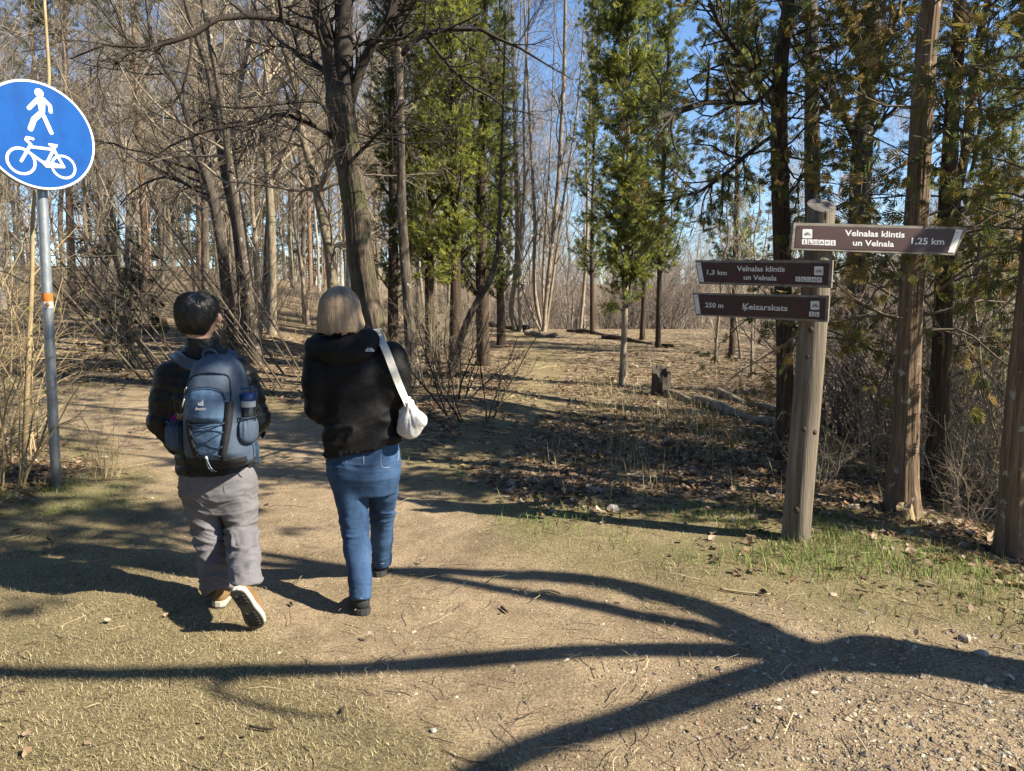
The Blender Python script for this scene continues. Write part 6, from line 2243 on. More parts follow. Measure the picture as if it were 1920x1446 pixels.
# ==================================================================== the man
def man():
    fg = lambda u, v: ground(u, v)
    base = np.array([at(410, 1170, 3.93)[0], 3.93, 0.0])
    base[2] = float(gz(base[0], base[1]))
    org = base
    root = empty("person", base, "walking person in black quilted jacket, grey trousers and tan boots, seen from behind", "person")
    z = lambda v, Y: at(960, v, Y)[2]
    hc = at(371, 592, 4.10)
    fwd = np.array([-0.1, 1.0])
    hr = np.array([0.094, 0.106, 0.118])
    neck = at(378, 652, 4.09)
    shL, shR = at(319, 712, 4.08), at(454, 714, 4.08)
    elL, elR = at(304, 790, 4.06), at(480, 784, 4.06)
    wrL, wrR = at(336, 838, 4.27), at(458, 828, 4.27)
    hipL, hipR = at(380, 896, 4.03), at(441, 896, 4.04)
    knL, knR = at(393, 1000, 4.02), at(453, 1000, 4.00)
    heelL = np.array([at(408, 1170, 3.87)[0], 3.87, 0])
    heelL[2] = float(gz(heelL[0], heelL[1])) + 0.004
    FL = foot_frame((0.0, 1, 0.0), (0, 0, 1))
    ankL = heelL + FL @ np.array([0.055, 0, 0.115])
    toeR = fg(486, 1183)
    toeR[2] = float(gz(toeR[0], toeR[1]))
    FR = foot_frame((0.22, 0.40, -0.88), (-0.06, 0.86, 0.42))
    LR = 0.285
    heelR = toeR - FR @ np.array([LR, 0, 0.006]) + np.array([0, 0, 0.012])
    ankR = heelR + FR @ np.array([0.055, 0, 0.125])
    pel = at(410, 880, 4.04)
    chest = at(386, 740, 4.11)

    def body(P):
        d = head_fn(P, hc, hr, fwd, neck)
        d = smin(d, chain(P, [neck, neck - [0, 0, 0.08], chest, pel], [0.052, 0.06, 0.115, 0.115], 0.03, (1.1, 0.8, 1)), 0.02)
        for a, e, w in ((shL, elL, wrL), (shR, elR, wrR)):
            d = smin(d, chain(P, [a, e, w], [0.048, 0.042, 0.028], 0.02), 0.03)
        d = np.minimum(d, hand_chain(P, wrL, (0.5, 0.8, -0.2), (0, 0.2, 1)))
        d = np.minimum(d, hand_chain(P, wrR, (-0.5, 0.8, -0.2), (0, 0.2, -1)))
        d = smin(d, chain(P, [hipL, knL, ankL, ankL + FL @ [0.0, 0, -0.06]], [0.08, 0.05, 0.029, 0.029], 0.03), 0.04)
        d = smin(d, chain(P, [hipR, knR, ankR, ankR + FR @ [0.0, 0, -0.06]], [0.08, 0.05, 0.029, 0.029], 0.03), 0.04)
        return d
    lo = np.array([min(elL[0], heelL[0]) - 0.12, 3.5, -0.02])
    hi = np.array([elR[0] + 0.16, 4.5, hc[2] + 0.16])
    implicit("body", M['skin'], root, org, body, lo, hi, 0.0105)
    eyes(root, org, hc, hr, fwd)

    # trousers
    def tro(P):
        rows = [(z(955, 4.04), at(408, 955, 4.04)[0], 4.03, 0.135, 0.105), (z(915, 4.04), at(409, 915, 4.04)[0], 4.02, 0.197, 0.128), (z(885, 4.04), at(407, 885, 4.04)[0], 4.03, 0.19, 0.125), (z(862, 4.04), at(403, 862, 4.04)[0], 4.04, 0.18, 0.115)]
        d = loft(P, rows, 2.4)
        cL = [at(377, 905, 4.03), at(385, 955, 4.02), at(393, 1003, 4.015), at(402, 1055, 3.965), at(411, 1108, ankL[1] - 0.004)]
        eR = ankR + FR @ np.array([-0.004, 0, 0.0])
        cR = [at(445, 905, 4.03), at(449, 955, 4.02), knR + [0, 0, -0.01], (knR * 0.45 + eR * 0.55) + [0, -0.004, 0], eR, eR + FR @ np.array([0.0, 0, -0.05]) + [0, 0, -0.03]]
        l = chain(P, cL, [0.104, 0.092, 0.080, 0.080, 0.080], 0.02)
        r = chain(P, cR, [0.104, 0.094, 0.079, 0.074, 0.072, 0.074], 0.02)
        aL = norm(cL[-1] - cL[-2])
        aR = norm(norm(cR[-1] - cR[-2]) + [0, 0.25, -0.5])
        l = -smin(-l, -((P - cL[-1]) @ aL), 0.012)
        r = -smin(-r, -((P - cR[-2]) @ norm(np.array([0.0, -0.12, -1.0])) - 0.012), 0.012)
        legs = np.minimum(l, r)
        return smin(d, legs, 0.025)
    wr = cloth_wrinkle(0.020, 7, 24, 5, [(z(1000, 4), 0.10, 0.7), (z(1095, 3.95), 0.09, 0.9), (z(930, 4), 0.05, 0.35)], 0.28)
    implicit("trousers", M['grey_trouser'], root, org, tro, (lo[0] - 0.02, 3.5, -0.02), (hi[0] + 0.06, 4.3, z(855, 4.04)), 0.0065, wr)
    b = MB()
    # patch pockets of the trousers: stitched outline standing proud
    for pts in ([(420, 886), (421, 922), (436, 930), (462, 922), (464, 884)], [(348, 892), (352, 915), (378, 922), (391, 916), (390, 892)]):
        Pp = []
        for (u, v) in pts:
            o, rd = np.array([0, 0, CAMH]), np.array(ray(u, v))
            t = np.linspace(3.5, 4.4, 260)
            q = o + rd * (t / rd[1])[:, None]
            dd = tro(q)
            k = np.argmax(dd < 0.004)
            Pp.append(q[k])
        b.tube(smooth_path(np.array(Pp), 20), 0.0018, 5)
    b.obj("pocket_seam", M['grey_trouser'], root, org)

    # quilted jacket
    tz0, tz1 = z(884, 4.05), z(640, 4.09)
    rows = [(z(884, 4.05), at(404, 884, 4.05)[0], 4.045, 0.195, 0.135), (z(850, 4.05), at(400, 850, 4.05)[0], 4.05, 0.19, 0.135), (z(800, 4.06), at(393, 800, 4.06)[0], 4.07, 0.188, 0.135), (z(745, 4.08), at(387, 745, 4.08)[0], 4.09, 0.19, 0.135), (z(712, 4.09), at(384, 712, 4.09)[0], 4.10, 0.185, 0.12), (z(682, 4.09), at(382, 682, 4.09)[0], 4.10, 0.125, 0.09), (z(657, 4.09), at(380, 655, 4.09)[0], 4.10, 0.100, 0.090), (z(648, 4.09), at(379, 648, 4.09)[0], 4.10, 0.086, 0.086), (z(634, 4.09), at(378, 634, 4.09)[0], 4.105, 0.083, 0.086)]

    def jac(P):
        d = loft(P, rows, 2.25)
        q = P[:, 2] / 0.056
        d = d - 0.007 * np.sqrt(np.abs(np.sin(math.pi * q))) * (P[:, 2] < z(665, 4.09))
        for a, e, w in ((shL, elL, wrL), (shR, elR, wrR)):
            l = chain(P, [a + [0, 0, 0.01], (a + e) / 2, e, w], [0.076, 0.072, 0.064, 0.05], 0.03)
            tr = cone(P, at(372 if a[0] < -1.6 else 388, 664, 4.10), a + [0, 0, 0.01], 0.062, 0.07)
            l = smin(l, tr, 0.03)
            ab = norm(e - a)
            s = np.where(P[:, 2] > e[2], (P - a) @ ab, np.linalg.norm(P - e, axis=1) + 0.3)
            l = l - 0.007 * np.sqrt(np.abs(np.sin(math.pi * s / 0.05)))
            d = smin(d, l, 0.03)
        return d
    implicit("jacket", M['puffer'], root, org, jac, (lo[0] - 0.02, 3.88, z(890, 4.05)), (hi[0] + 0.03, 4.42, z(620, 4.09)), 0.0075, cloth_wrinkle(0.006, 14, 20, 9, (), 1.0))

    # hair: cap and strands
    def hairline(P):
        # above a plane that runs from the nape up over the ears to the brow
        return (z(626, 4.0) + 0.75 * np.maximum(P[:, 1] - 4.05, 0) + 1.2 * np.maximum(np.abs(P[:, 0] - hc[0]) - 0.055, 0)) - P[:, 2]
    hcc = hc + np.array([0.0, -0.004, 0.006])

    def cap(P):
        q = (P - hcc) / np.array([0.107, 0.117, 0.120])
        d = ((np.abs(q) ** 2.5).sum(1) ** 0.4 - 1) * 0.11
        d = d + 0.010 * (vnoise(P * [16, 16, 9], 21) - 0.5)
        return np.maximum(d, hairline(P))
    implicit("hair", M['black_hair'], root, org, cap, hcc - 0.15, hcc + 0.15, 0.007)
    hair = [c for c in root.children if c.name.startswith("hair")][-1]
    rng_ = np.random.default_rng(8)
    n = 6500
    q = norm(rng_.normal(0, 1, (n, 3)))
    wl = norm(np.array([0.15, -0.5, 0.87]))
    K = 6
    tang = q - (q @ wl)[:, None] * wl
    cl = np.stack([vnoise(q * 7 + 11 * i, 30 + i) - 0.5 for i in range(3)], -1)
    flow = norm(norm(tang) + 1.5 * cl + 0.16 * rng_.normal(0, 1, (n, 3)) + np.array([0, 0, -0.35]))
    P = np.empty((n, K, 3))
    rr = np.array([0.107, 0.117, 0.120])
    Lh = rng_.uniform(0.3, 0.75, n)
    lf = (0.25 + 0.75 * vnoise(q * 6 + 3, 44)) * rng_.uniform(0.3, 1.0, n)
    cur = q.copy()
    for k in range(K):
        t = k / (K - 1)
        lift_ = 1.0 + 0.006 + (0.07 + 0.06 * (q[:, 2] > 0.6)) * lf * t * (1.35 - 0.6 * t)
        sq = (np.abs(cur) ** 2.5).sum(1) ** -0.4
        P[:, k] = hcc + cur * rr * (sq * lift_)[:, None]
        f2 = norm(flow - (flow * cur).sum(1, keepdims=True) * cur)
        cur = norm(cur + f2 * (Lh / (K - 1))[:, None])
    ok = (hairline(P[:, 0]) < 0.0) & (hairline(P[:, -1]) < 0.018)
    P = P[ok]
    V, Q = tubes(P, np.repeat((np.array([0.001, 0.0013, 0.0013, 0.0012, 0.0009, 0.0004]))[None], len(P), 0), 3)
    b = MB()
    b.add(V, Q)
    b.obj("hair_strands", M['black_hair'], hair, org)

    sock(root, org, ankL + [0, 0, -0.03], ankL + [0, 0.005, 0.035], 0.040, 0.039, 'navy_sock')
    sock(root, org, ankR - FR @ [0, 0, 0.03], ankR + FR @ [0, 0, 0.022], 0.040, 0.039, 'navy_sock')
    shoe(root, org, heelL, FL, 0.285, True, ('tan_boot', 'cream', 'outsole'), 1, 1.08, True, True)
    shoe(root, org, heelR, FR, LR, True, ('tan_boot', 'cream', 'outsole'), -1, 1.08, True, True)
    return jac


jac_man = man()


# ==================================================================== backpack
def backpack():
    Y0 = 3.965                       # plane of the back panel
    s = mpp(770, 3.82)
    c = at(392, 770, 3.82)

    def X(u):
        return c[0] + (u - 392) * s

    def Zz(v):
        return c[2] + (770 - v) * s
    rows = [(668, 372, 415), (676, 362, 424), (690, 349, 436), (715, 342, 443), (745, 338, 448), (780, 333, 452), (820, 330, 454), (850, 330, 462), (868, 334, 462), (880, 345, 452), (884, 362, 436)]
    rv = np.array([r[0] for r in rows], float)
    rl = np.array([r[1] for r in rows], float)
    rr = np.array([r[2] for r in rows], float)
    dep = np.interp(rv, [668, 690, 740, 800, 850, 880, 884], [0.05, 0.12, 0.185, 0.215, 0.205, 0.15, 0.11])
    base = np.array([X(392), Y0, Zz(884)])
    root = empty("backpack", base, "slate blue hiking backpack worn by the person in grey trousers", "backpack")

    def surf(u, v, off=0.0):
        """front of the pack at picture position (u, v)"""
        u = np.asarray(u, float)
        v = np.asarray(v, float)
        l, r, d = np.interp(v, rv, rl), np.interp(v, rv, rr), np.interp(v, rv, dep)
        m, h = (l + r) / 2, (r - l) / 2
        k = np.clip(1 - np.abs((u - m) / h) ** 3.2, 0, 1) ** (1 / 2.4)
        return np.stack([X(u), Y0 - d * k - off, Zz(v)], -1)
    nv, nu = 60, 48
    vs = np.linspace(668, 884, nv)
    th_ = np.linspace(-1, 1, nu)
    G = []
    for v in vs:
        l, r = np.interp(v, rv, rl), np.interp(v, rv, rr)
        m, h = (l + r) / 2, (r - l) / 2
        G.append(surf(m + h * np.sign(th_) * (1 - (1 - np.abs(th_)) ** 1.6), np.full(nu, v)))
    G = np.array(G)
    P = G.reshape(-1, 3)
    wv = 0.010 * (fbm(np.stack([P[:, 0] * 14, P[:, 2] * 9, P[:, 1] * 6], -1), 5) - 0.5)
    G[..., 1] += wv.reshape(nv, nu)
    Q = [(i * nu + j, i * nu + j + 1, (i + 1) * nu + j + 1, (i + 1) * nu + j) for i in range(nv - 1) for j in range(nu - 1)]
    V = G.reshape(-1, 3)
    rim = list(range(nu)) + [i * nu + nu - 1 for i in range(1, nv)] + [(nv - 1) * nu + j for j in range(nu - 2, -1, -1)] + [i * nu for i in range(nv - 2, 0, -1)]
    back = V[rim].copy()
    back[:, 1] = Y0 + 0.03
    n0 = len(V)
    R_ = len(rim)
    Q += [(rim[i], n0 + i, n0 + (i + 1) % R_, rim[(i + 1) % R_]) for i in range(R_)]
    T = [(n0 + i, n0 + R_, n0 + (i + 1) % R_) for i in range(R_)]
    b = MB()
    b.add(np.vstack([V, back, [back.mean(0)]]), Q, T)
    body = b.obj("pack_body", M['bag_blue'], root, base)

    def patch(name, poly_l, poly_r, vv, off, mt, puff=0.0, parent=None, n=16, wr=0.0, seed=0):
        """cloth panel lying on the pack between two edges given over v"""
        vs_ = np.linspace(vv[0], vv[-1], 26)
        l = np.interp(vs_, vv, poly_l)
        r = np.interp(vs_, vv, poly_r)
        A = []
        for i, v in enumerate(vs_):
            t = np.linspace(0, 1, n)
            u = l[i] + (r[i] - l[i]) * t
            p = surf(u, np.full(n, v), off)
            e = np.sin(math.pi * np.clip(t, 0, 1)) ** 0.5 * min(1, (i + 0.2) / 4, (25.2 - i) / 4)
            p[:, 1] -= puff * e
            A.append(p)
        A = np.array(A)
        if wr:
            f = A.reshape(-1, 3)
            A[..., 1] += (wr * (fbm(np.stack([f[:, 0] * 26, f[:, 2] * 11, f[:, 1]], -1), seed) - 0.5)).reshape(A.shape[:2])
        m = len(A)
        V_ = A.reshape(-1, 3)
        Vb = V_ + [0, off + puff + 0.012, 0]
        Qf = [(i * n + j, i * n + j + 1, (i + 1) * n + j + 1, (i + 1) * n + j) for i in range(m - 1) for j in range(n - 1)]
        rim_ = list(range(n)) + [i * n + n - 1 for i in range(1, m)] + [(m - 1) * n + j for j in range(n - 2, -1, -1)] + [i * n for i in range(m - 2, 0, -1)]
        k = len(rim_)
        Qf += [(rim_[i], len(V_) + i, len(V_) + (i + 1) % k, rim_[(i + 1) % k]) for i in range(k)]
        bb = MB()
        bb.add(np.vstack([V_, Vb[rim_]]), Qf)
        return bb.obj(name, M[mt], parent or root, base)

    def line(name, pts, r, mt, off=0.002, parent=None, sides=6, n=28, b_=None):
        p = smooth_path(np.array(pts, float), n)
        W = surf(p[:, 0], p[:, 1], off)
        bb = b_ or MB()
        bb.tube(W, r, sides)
        if b_ is None:
            return bb.obj(name, M[mt], parent or root, base)
    # upper compartment seam, front pocket, lower laced panel
    patch("lid_panel", [362, 352, 348], [428, 436, 433], [704, 716, 736], 0.004, 'bag_blue', 0.006, wr=0.006, seed=2)
    line("lid_zip", [(346, 735), (352, 715), (366, 704), (388, 699), (412, 700), (428, 706), (434, 730), (438, 770)], 0.0042, 'bag_navy', 0.009)
    fp = patch("front_pocket", [372, 357, 352, 351, 353, 358], [400, 424, 430, 431, 430, 429], [725, 733, 745, 765, 780, 790], 0.006, 'bag_light', 0.026, wr=0.016, seed=7)
    line("pocket_zip", [(350, 748), (355, 736), (368, 728), (388, 724), (410, 726), (424, 733), (431, 748)], 0.0045, 'bag_navy', 0.026)
    patch("laced_panel", [359, 366, 373, 378], [428, 425, 422, 418], [792, 820, 845, 862], 0.006, 'bag_light', 0.012, wr=0.014, seed=12)
    patch("bottom_panel", [333, 338, 347, 362], [463, 461, 452, 436], [859, 871, 879, 883], 0.005, 'bag_black', 0.004)
    for pts, nm in (([(360, 786), (364, 806), (370, 832), (379, 862)], 0), ([(434, 752), (433, 790), (428, 826), (421, 862)], 1)):
        p = smooth_path(np.array(pts, float), 20)
        bb = MB()
        Ws = surf(p[:, 0] - 5.5, p[:, 1], 0.018)
        We = surf(p[:, 0] + 5.5, p[:, 1], 0.018)
        n = 20
        V_ = np.vstack([Ws, We, Ws + [0, 0.012, 0], We + [0, 0.012, 0]])
        bb.add(V_, [(i, i + 1, n + i + 1, n + i) for i in range(n - 1)] + [(2 * n + i, 2 * n + i + 1, i + 1, i) for i in range(n - 1)] + [(n + i, n + i + 1, 3 * n + i + 1, 3 * n + i) for i in range(n - 1)])
        bb.obj("webbing_band", M['bag_black'], root, base)
    bb = MB()
    zig = [[(367, 793), (427, 806)], [(429, 790), (368, 812)], [(368, 812), (425, 834)], [(427, 806), (373, 836)], [(373, 836), (421, 852)], [(425, 834), (378, 854)], [(361, 792), (429, 789)]]
    for a, c2 in zig:
        line(None, [a, ((a[0] + c2[0]) / 2, (a[1] + c2[1]) / 2 + 1), c2], 0.0022, None, 0.022, b_=bb, n=14)
    bb.obj("lacing_cord", M['bag_navy'], root, base)
    # draw cord with toggle
    bb = MB()
    for du in (-2.5, 2.5):
        W = np.array([surf(395, 853, 0.03), surf(395 + du * 0.6, 866, 0.035), surf(395 + du, 878, 0.03), surf(395 + du * 1.3, 884, 0.02) + [0, 0, -0.012]])
        bb.tube(smooth_path(W, 12), 0.0022, 6)
    bb.obj("draw_cord", M['cord'], root, base)
    bb = MB()
    bb.tube(np.array([surf(395, 851, 0.03), surf(396, 858, 0.034)]), 0.0065, 10)
    bb.obj("cord_toggle", M['lid_grey'], root, base)
    # zip pullers
    for (u, v, u2, v2) in ((344, 738, 352, 726), (341, 752, 344, 765), (349, 762, 354, 746)):
        bb = MB()
        W = smooth_path(np.array([surf(u, v, 0.03 if u > 345 else 0.016), surf((u + u2) / 2, (v + v2) / 2, 0.035 if u > 345 else 0.02), surf(u2, v2, 0.03 if u > 345 else 0.016)]), 8)
        bb.tube(W, 0.0035, 6)
        bb.obj("zip_puller", M['metal'], root, base)
    # printed emblem and word on the front pocket
    pt = surf(391, 758, 0.0)
    pl = Plane((pt[0], pt[1] - 0.040, pt[2]), (0, -1, 0.06))
    bb = MB()
    for (x0, h0) in ((-0.0135, 0.014), (-0.0045, 0.022), (0.0045, 0.030)):
        if x0 < -0.01:
            a = np.linspace(math.pi / 2, math.pi * 1.5, 10)
            plate(bb, pl, [(x0 + 0.006, 0.004)] + [(x0 + 0.006 + 0.0085 * math.cos(t), 0.0125 + 0.0085 * math.sin(t)) for t in a] , 0, 0.0008)
        else:
            plate(bb, pl, [(x0, 0.004), (x0 + 0.0075, 0.004), (x0 + 0.0075, h0 + 0.003), (x0, h0)], 0, 0.0008)
    text_on(bb, pl, "deuter", -0.030, 0.026, -0.017, -0.018, 0.0165, 0.0008, 0.02)
    bb.obj("emblem", M['logo'], fp, base, smooth=False)
    # side pockets
    for sd, (cu, cv, w, h) in (("l", (319, 822, 17.5, 29)), ("r", (453, 812, 17, 27))):
        pc = np.array([X(cu), Y0 - 0.075, Zz(cv)])
        hw, hh = w * s, h * s

        def fpk(P, pc=pc, hw=hw, hh=hh):
            zz = np.clip((P[:, 2] - pc[2]) / hh, -1, 1)
            k = 0.80 + 0.30 * np.sqrt(np.maximum(0, 1 - (zz + 0.15) ** 2)) - 0.12 * np.clip(zz - 0.6, 0, 1) * 2.5
            q = np.sqrt(((P[:, 0] - pc[0]) / (hw * k)) ** 2 + ((P[:, 1] - pc[1]) / (0.078 * k)) ** 2)
            d = (q - 1) * hw
            tl = 0.25 * (P[:, 0] - pc[0]) * (1 if sd == "l" else -1)
            low = pc[2] - hh - P[:, 2]
            d = np.maximum(d, P[:, 2] - pc[2] - hh + 0 * tl)
            return smin(d, d, 0.01) if False else -smin(-d, -(low), 0.05)
        implicit("side_pocket", M['mesh_pocket'], root, base, fpk, pc - [0.09, 0.13, 0.14], pc + [0.09, 0.13, 0.14], 0.0065,
                 lambda V_, Nn, pc=pc, hh=hh: 0.006 * np.sin(np.arctan2(V_[:, 1] - pc[1], V_[:, 0] - pc[0]) * 22 + 3 * vnoise(V_ * 9, 3)) * np.clip(0.35 + 0.65 * (V_[:, 2] - pc[2]) / hh, 0, 1))
        bb = MB()
        a = np.linspace(0, 2 * math.pi, 36)
        bb.tube(np.stack([pc[0] + hw * 0.93 * np.cos(a), pc[1] + 0.073 * np.sin(a), np.full(36, pc[2] + hh)], -1), 0.005, 7)
        bb.obj("pocket_hem", M['bag_navy'], [c_ for c_ in root.children if c_.name.startswith("side_pocket")][-1], base)
    # carry loop and shoulder straps over the jacket
    bb = MB()
    bb.tube(smooth_path(np.array([(X(370), Y0 - 0.04, Zz(678)), (X(372), Y0 - 0.05, Zz(664)), (X(380), Y0 - 0.055, Zz(658.5)), (X(387), Y0 - 0.055, Zz(658)), (X(395), Y0 - 0.055, Zz(661)), (X(402), Y0 - 0.04, Zz(676))]), 24), 0.006, 8)
    bb.obj("carry_loop", M['bag_blue'], root, base)
    for side, pts, wd in ((-1, [(362, 692), (349, 681), (337, 672), (325, 664)], 11.5), (1, [(420, 692), (426, 680), (433, 668), (438, 660)], 11.5)):
        path = []
        path.append(np.array([X(pts[0][0]), Y0 - 0.03, Zz(pts[0][1])]))
        for (u, v) in pts[1:]:
            rd = np.array(ray(u, v))
            tt_ = np.linspace(3.7, 4.4, 300)
            q = np.array([0, 0, CAMH]) + rd * (tt_ / rd[1])[:, None]
            dd_ = jac_man(q)
            kk = np.argmax(dd_ < 0.012) if (dd_ < 0.012).any() else int(np.argmin(dd_))
            path.append(q[kk])
        a = path[-1]
        path += [a + [0.004 * side, 0.07, 0.012], a + [0.0, 0.16, -0.01], a + [0.012 * -side, 0.255, -0.08], a + [0.025 * side, 0.275, -0.22], a + [0.05 * side, 0.20, -0.38], a + [0.07 * side, 0.06, -0.46]]
        p = smooth_path(np.array(path), 60)
        # keep the strap on the outside of the jacket
        for _ in range(10):
            d = jac_man(p)
            g = gradn(jac_man, p, 0.006)
            p = p + g * np.clip(0.014 - d, -0.006, 0.03)[:, None] * (np.linspace(0, 1, 60) > 0.06)[:, None]
        p[1:-1] = (p[:-2] + 2 * p[1:-1] + p[2:]) / 4
        g = gradn(jac_man, p, 0.01)
        t = norm(np.gradient(p, axis=0))
        sd_ = norm(np.cross(t, g))
        hw = wd * s * np.interp(np.linspace(0, 1, 60), [0, 0.3, 1], [1, 1.0, 0.75])
        bb = MB()
        prof = [(-1, 0), (-0.9, 1), (-0.45, 1.25), (-0.4, 1.0), (0.4, 1.0), (0.45, 1.25), (0.9, 1), (1, 0), (0.8, -0.8), (-0.8, -0.8)]
        V_ = np.array([p + sd_ * (hw * a_)[:, None] + g * 0.006 * b_ for a_, b_ in prof])
        m = len(prof)
        V_ = V_.transpose(1, 0, 2).reshape(-1, 3)
        bb.add(V_, [(i * m + j, i * m + (j + 1) % m, (i + 1) * m + (j + 1) % m, (i + 1) * m + j) for i in range(59) for j in range(m)])
        bb.obj("shoulder_strap", M['bag_blue'], root, base)
    # loose ends
    bb = MB()
    W = np.array([(X(467), Y0 - 0.06, Zz(836)), (X(468.5), Y0 - 0.065, Zz(850)), (X(469), Y0 - 0.062, Zz(864)), (X(469.5), Y0 - 0.058, Zz(877))])
    V_ = np.vstack([W + [-0.008, 0, 0], W + [0.008, 0, 0], W + [-0.008, 0.003, 0], W + [0.008, 0.003, 0]])
    bb.add(V_, [(i, i + 1, 4 + i + 1, 4 + i) for i in range(3)] + [(8 + i, 12 + i, 12 + i + 1, 8 + i + 1) for i in range(3)] + [(i + 8, i + 9, i + 1, i) for i in range(3)] + [(4 + i, 5 + i, 13 + i, 12 + i) for i in range(3)])
    bb.obj("loose_strap", M['bag_light'], root, base, smooth=False)
    bb = MB()
    bb.tube(smooth_path(np.array([(X(336), Y0 - 0.05, Zz(876)), (X(331), Y0 - 0.055, Zz(888)), (X(329.5), Y0 - 0.055, Zz(897)), (X(333), Y0 - 0.05, Zz(899)), (X(337), Y0 - 0.048, Zz(888))]), 24), 0.0016, 5)
    bb.tube(np.array([(X(330), Y0 - 0.055, Zz(896)), (X(330), Y0 - 0.055, Zz(901))]), 0.004, 7)
    bb.obj("hip_cord", M['bag_black'], root, base)
    # bottle standing in the right pocket
    bx, by = X(454), Y0 - 0.075
    bo = empty("water_bottle", (bx, by, Zz(822)), "dark water bottle with blue lid in the right side pocket of the backpack", "bottle")
    bw = np.array([bx, by, Zz(822)])
    tl = np.array([0.05, 0.0, 0.0])

    def pz(v, du=0.0):
        return np.array([bx + (822 - v) * s * 0.04 + du, by, Zz(v)])
    hw = 15.3 * s
    bb = MB()
    bb.tube(np.array([pz(834), pz(832), pz(770), pz(766)]), [hw * 0.85, hw * 0.97, hw * 0.97, hw * 0.9], 24)
    bb.obj("flask", M['bottle'], bo, bw)
    bb = MB()
    bb.tube(np.array([pz(766.5), pz(765.5), pz(755.5), pz(754.5)]), [hw * 0.86, hw * 0.92, hw * 0.92, hw * 0.86], 24)
    bb.obj("collar", M['lid_grey'], bo, bw)
    bb = MB()
    bb.tube(np.array([pz(755), pz(754), pz(742), pz(739.5)]), [hw * 0.82, hw * 0.88, hw * 0.88, hw * 0.72], 24)
    lid = bb.obj("lid", M['lid_blue'], bo, bw)
    bb = MB()
    bb.tube(smooth_path(np.array([pz(750, -hw * 0.9), pz(738, -hw * 0.98), pz(731.5, -hw * 0.85), pz(730.8, 0), pz(731.8, hw * 0.9), pz(738, hw * 1.0), pz(750, hw * 0.92)]), 30), 0.0042, 8)
    bb.obj("lid_handle", M['lid_blue'], lid, bw)
    # snack wrapper in the left pocket
    wc = np.array([X(321), Y0 - 0.085, Zz(790)])
    wo = empty("snack_wrapper", wc, "crumpled pink and gold snack wrapper poking out of the left side pocket", "wrapper")
    rng_ = np.random.default_rng(4)
    for nm, mt, u0, u1 in (("pink_foil", 'pink', 311, 320), ("gold_foil", 'yellow', 319, 332)):
        n = 8
        us = np.linspace(u0, u1, n)
        vsb = np.linspace(802, 779 if mt == 'yellow' else 783, n)
        A = np.array([[(X(u) + (802 - v) * s * 0.15, Y0 - 0.095 + 0.03 * rng_.uniform(-1, 1) * 0.5, Zz(v) + rng_.uniform(-1, 1) * 0.004) for u in us] for v in vsb])
        V_ = np.vstack([A.reshape(-1, 3), A.reshape(-1, 3) + [0, 0.02, 0]])
        Qf = [(i * n + j, i * n + j + 1, (i + 1) * n + j + 1, (i + 1) * n + j) for i in range(n - 1) for j in range(n - 1)]
        Qf += [(64 + a_, 64 + d_, 64 + c_, 64 + b_) for a_, b_, c_, d_ in Qf]
        rim_ = list(range(n)) + [i * n + n - 1 for i in range(1, n)] + [(n - 1) * n + j for j in range(n - 2, -1, -1)] + [i * n for i in range(n - 2, 0, -1)]
        Qf += [(rim_[i], 64 + rim_[i], 64 + rim_[(i + 1) % len(rim_)], rim_[(i + 1) % len(rim_)]) for i in range(len(rim_))]
        bb = MB()
        bb.add(V_, Qf)
        bb.obj(nm, M[mt], wo, wc, smooth=False)


backpack()


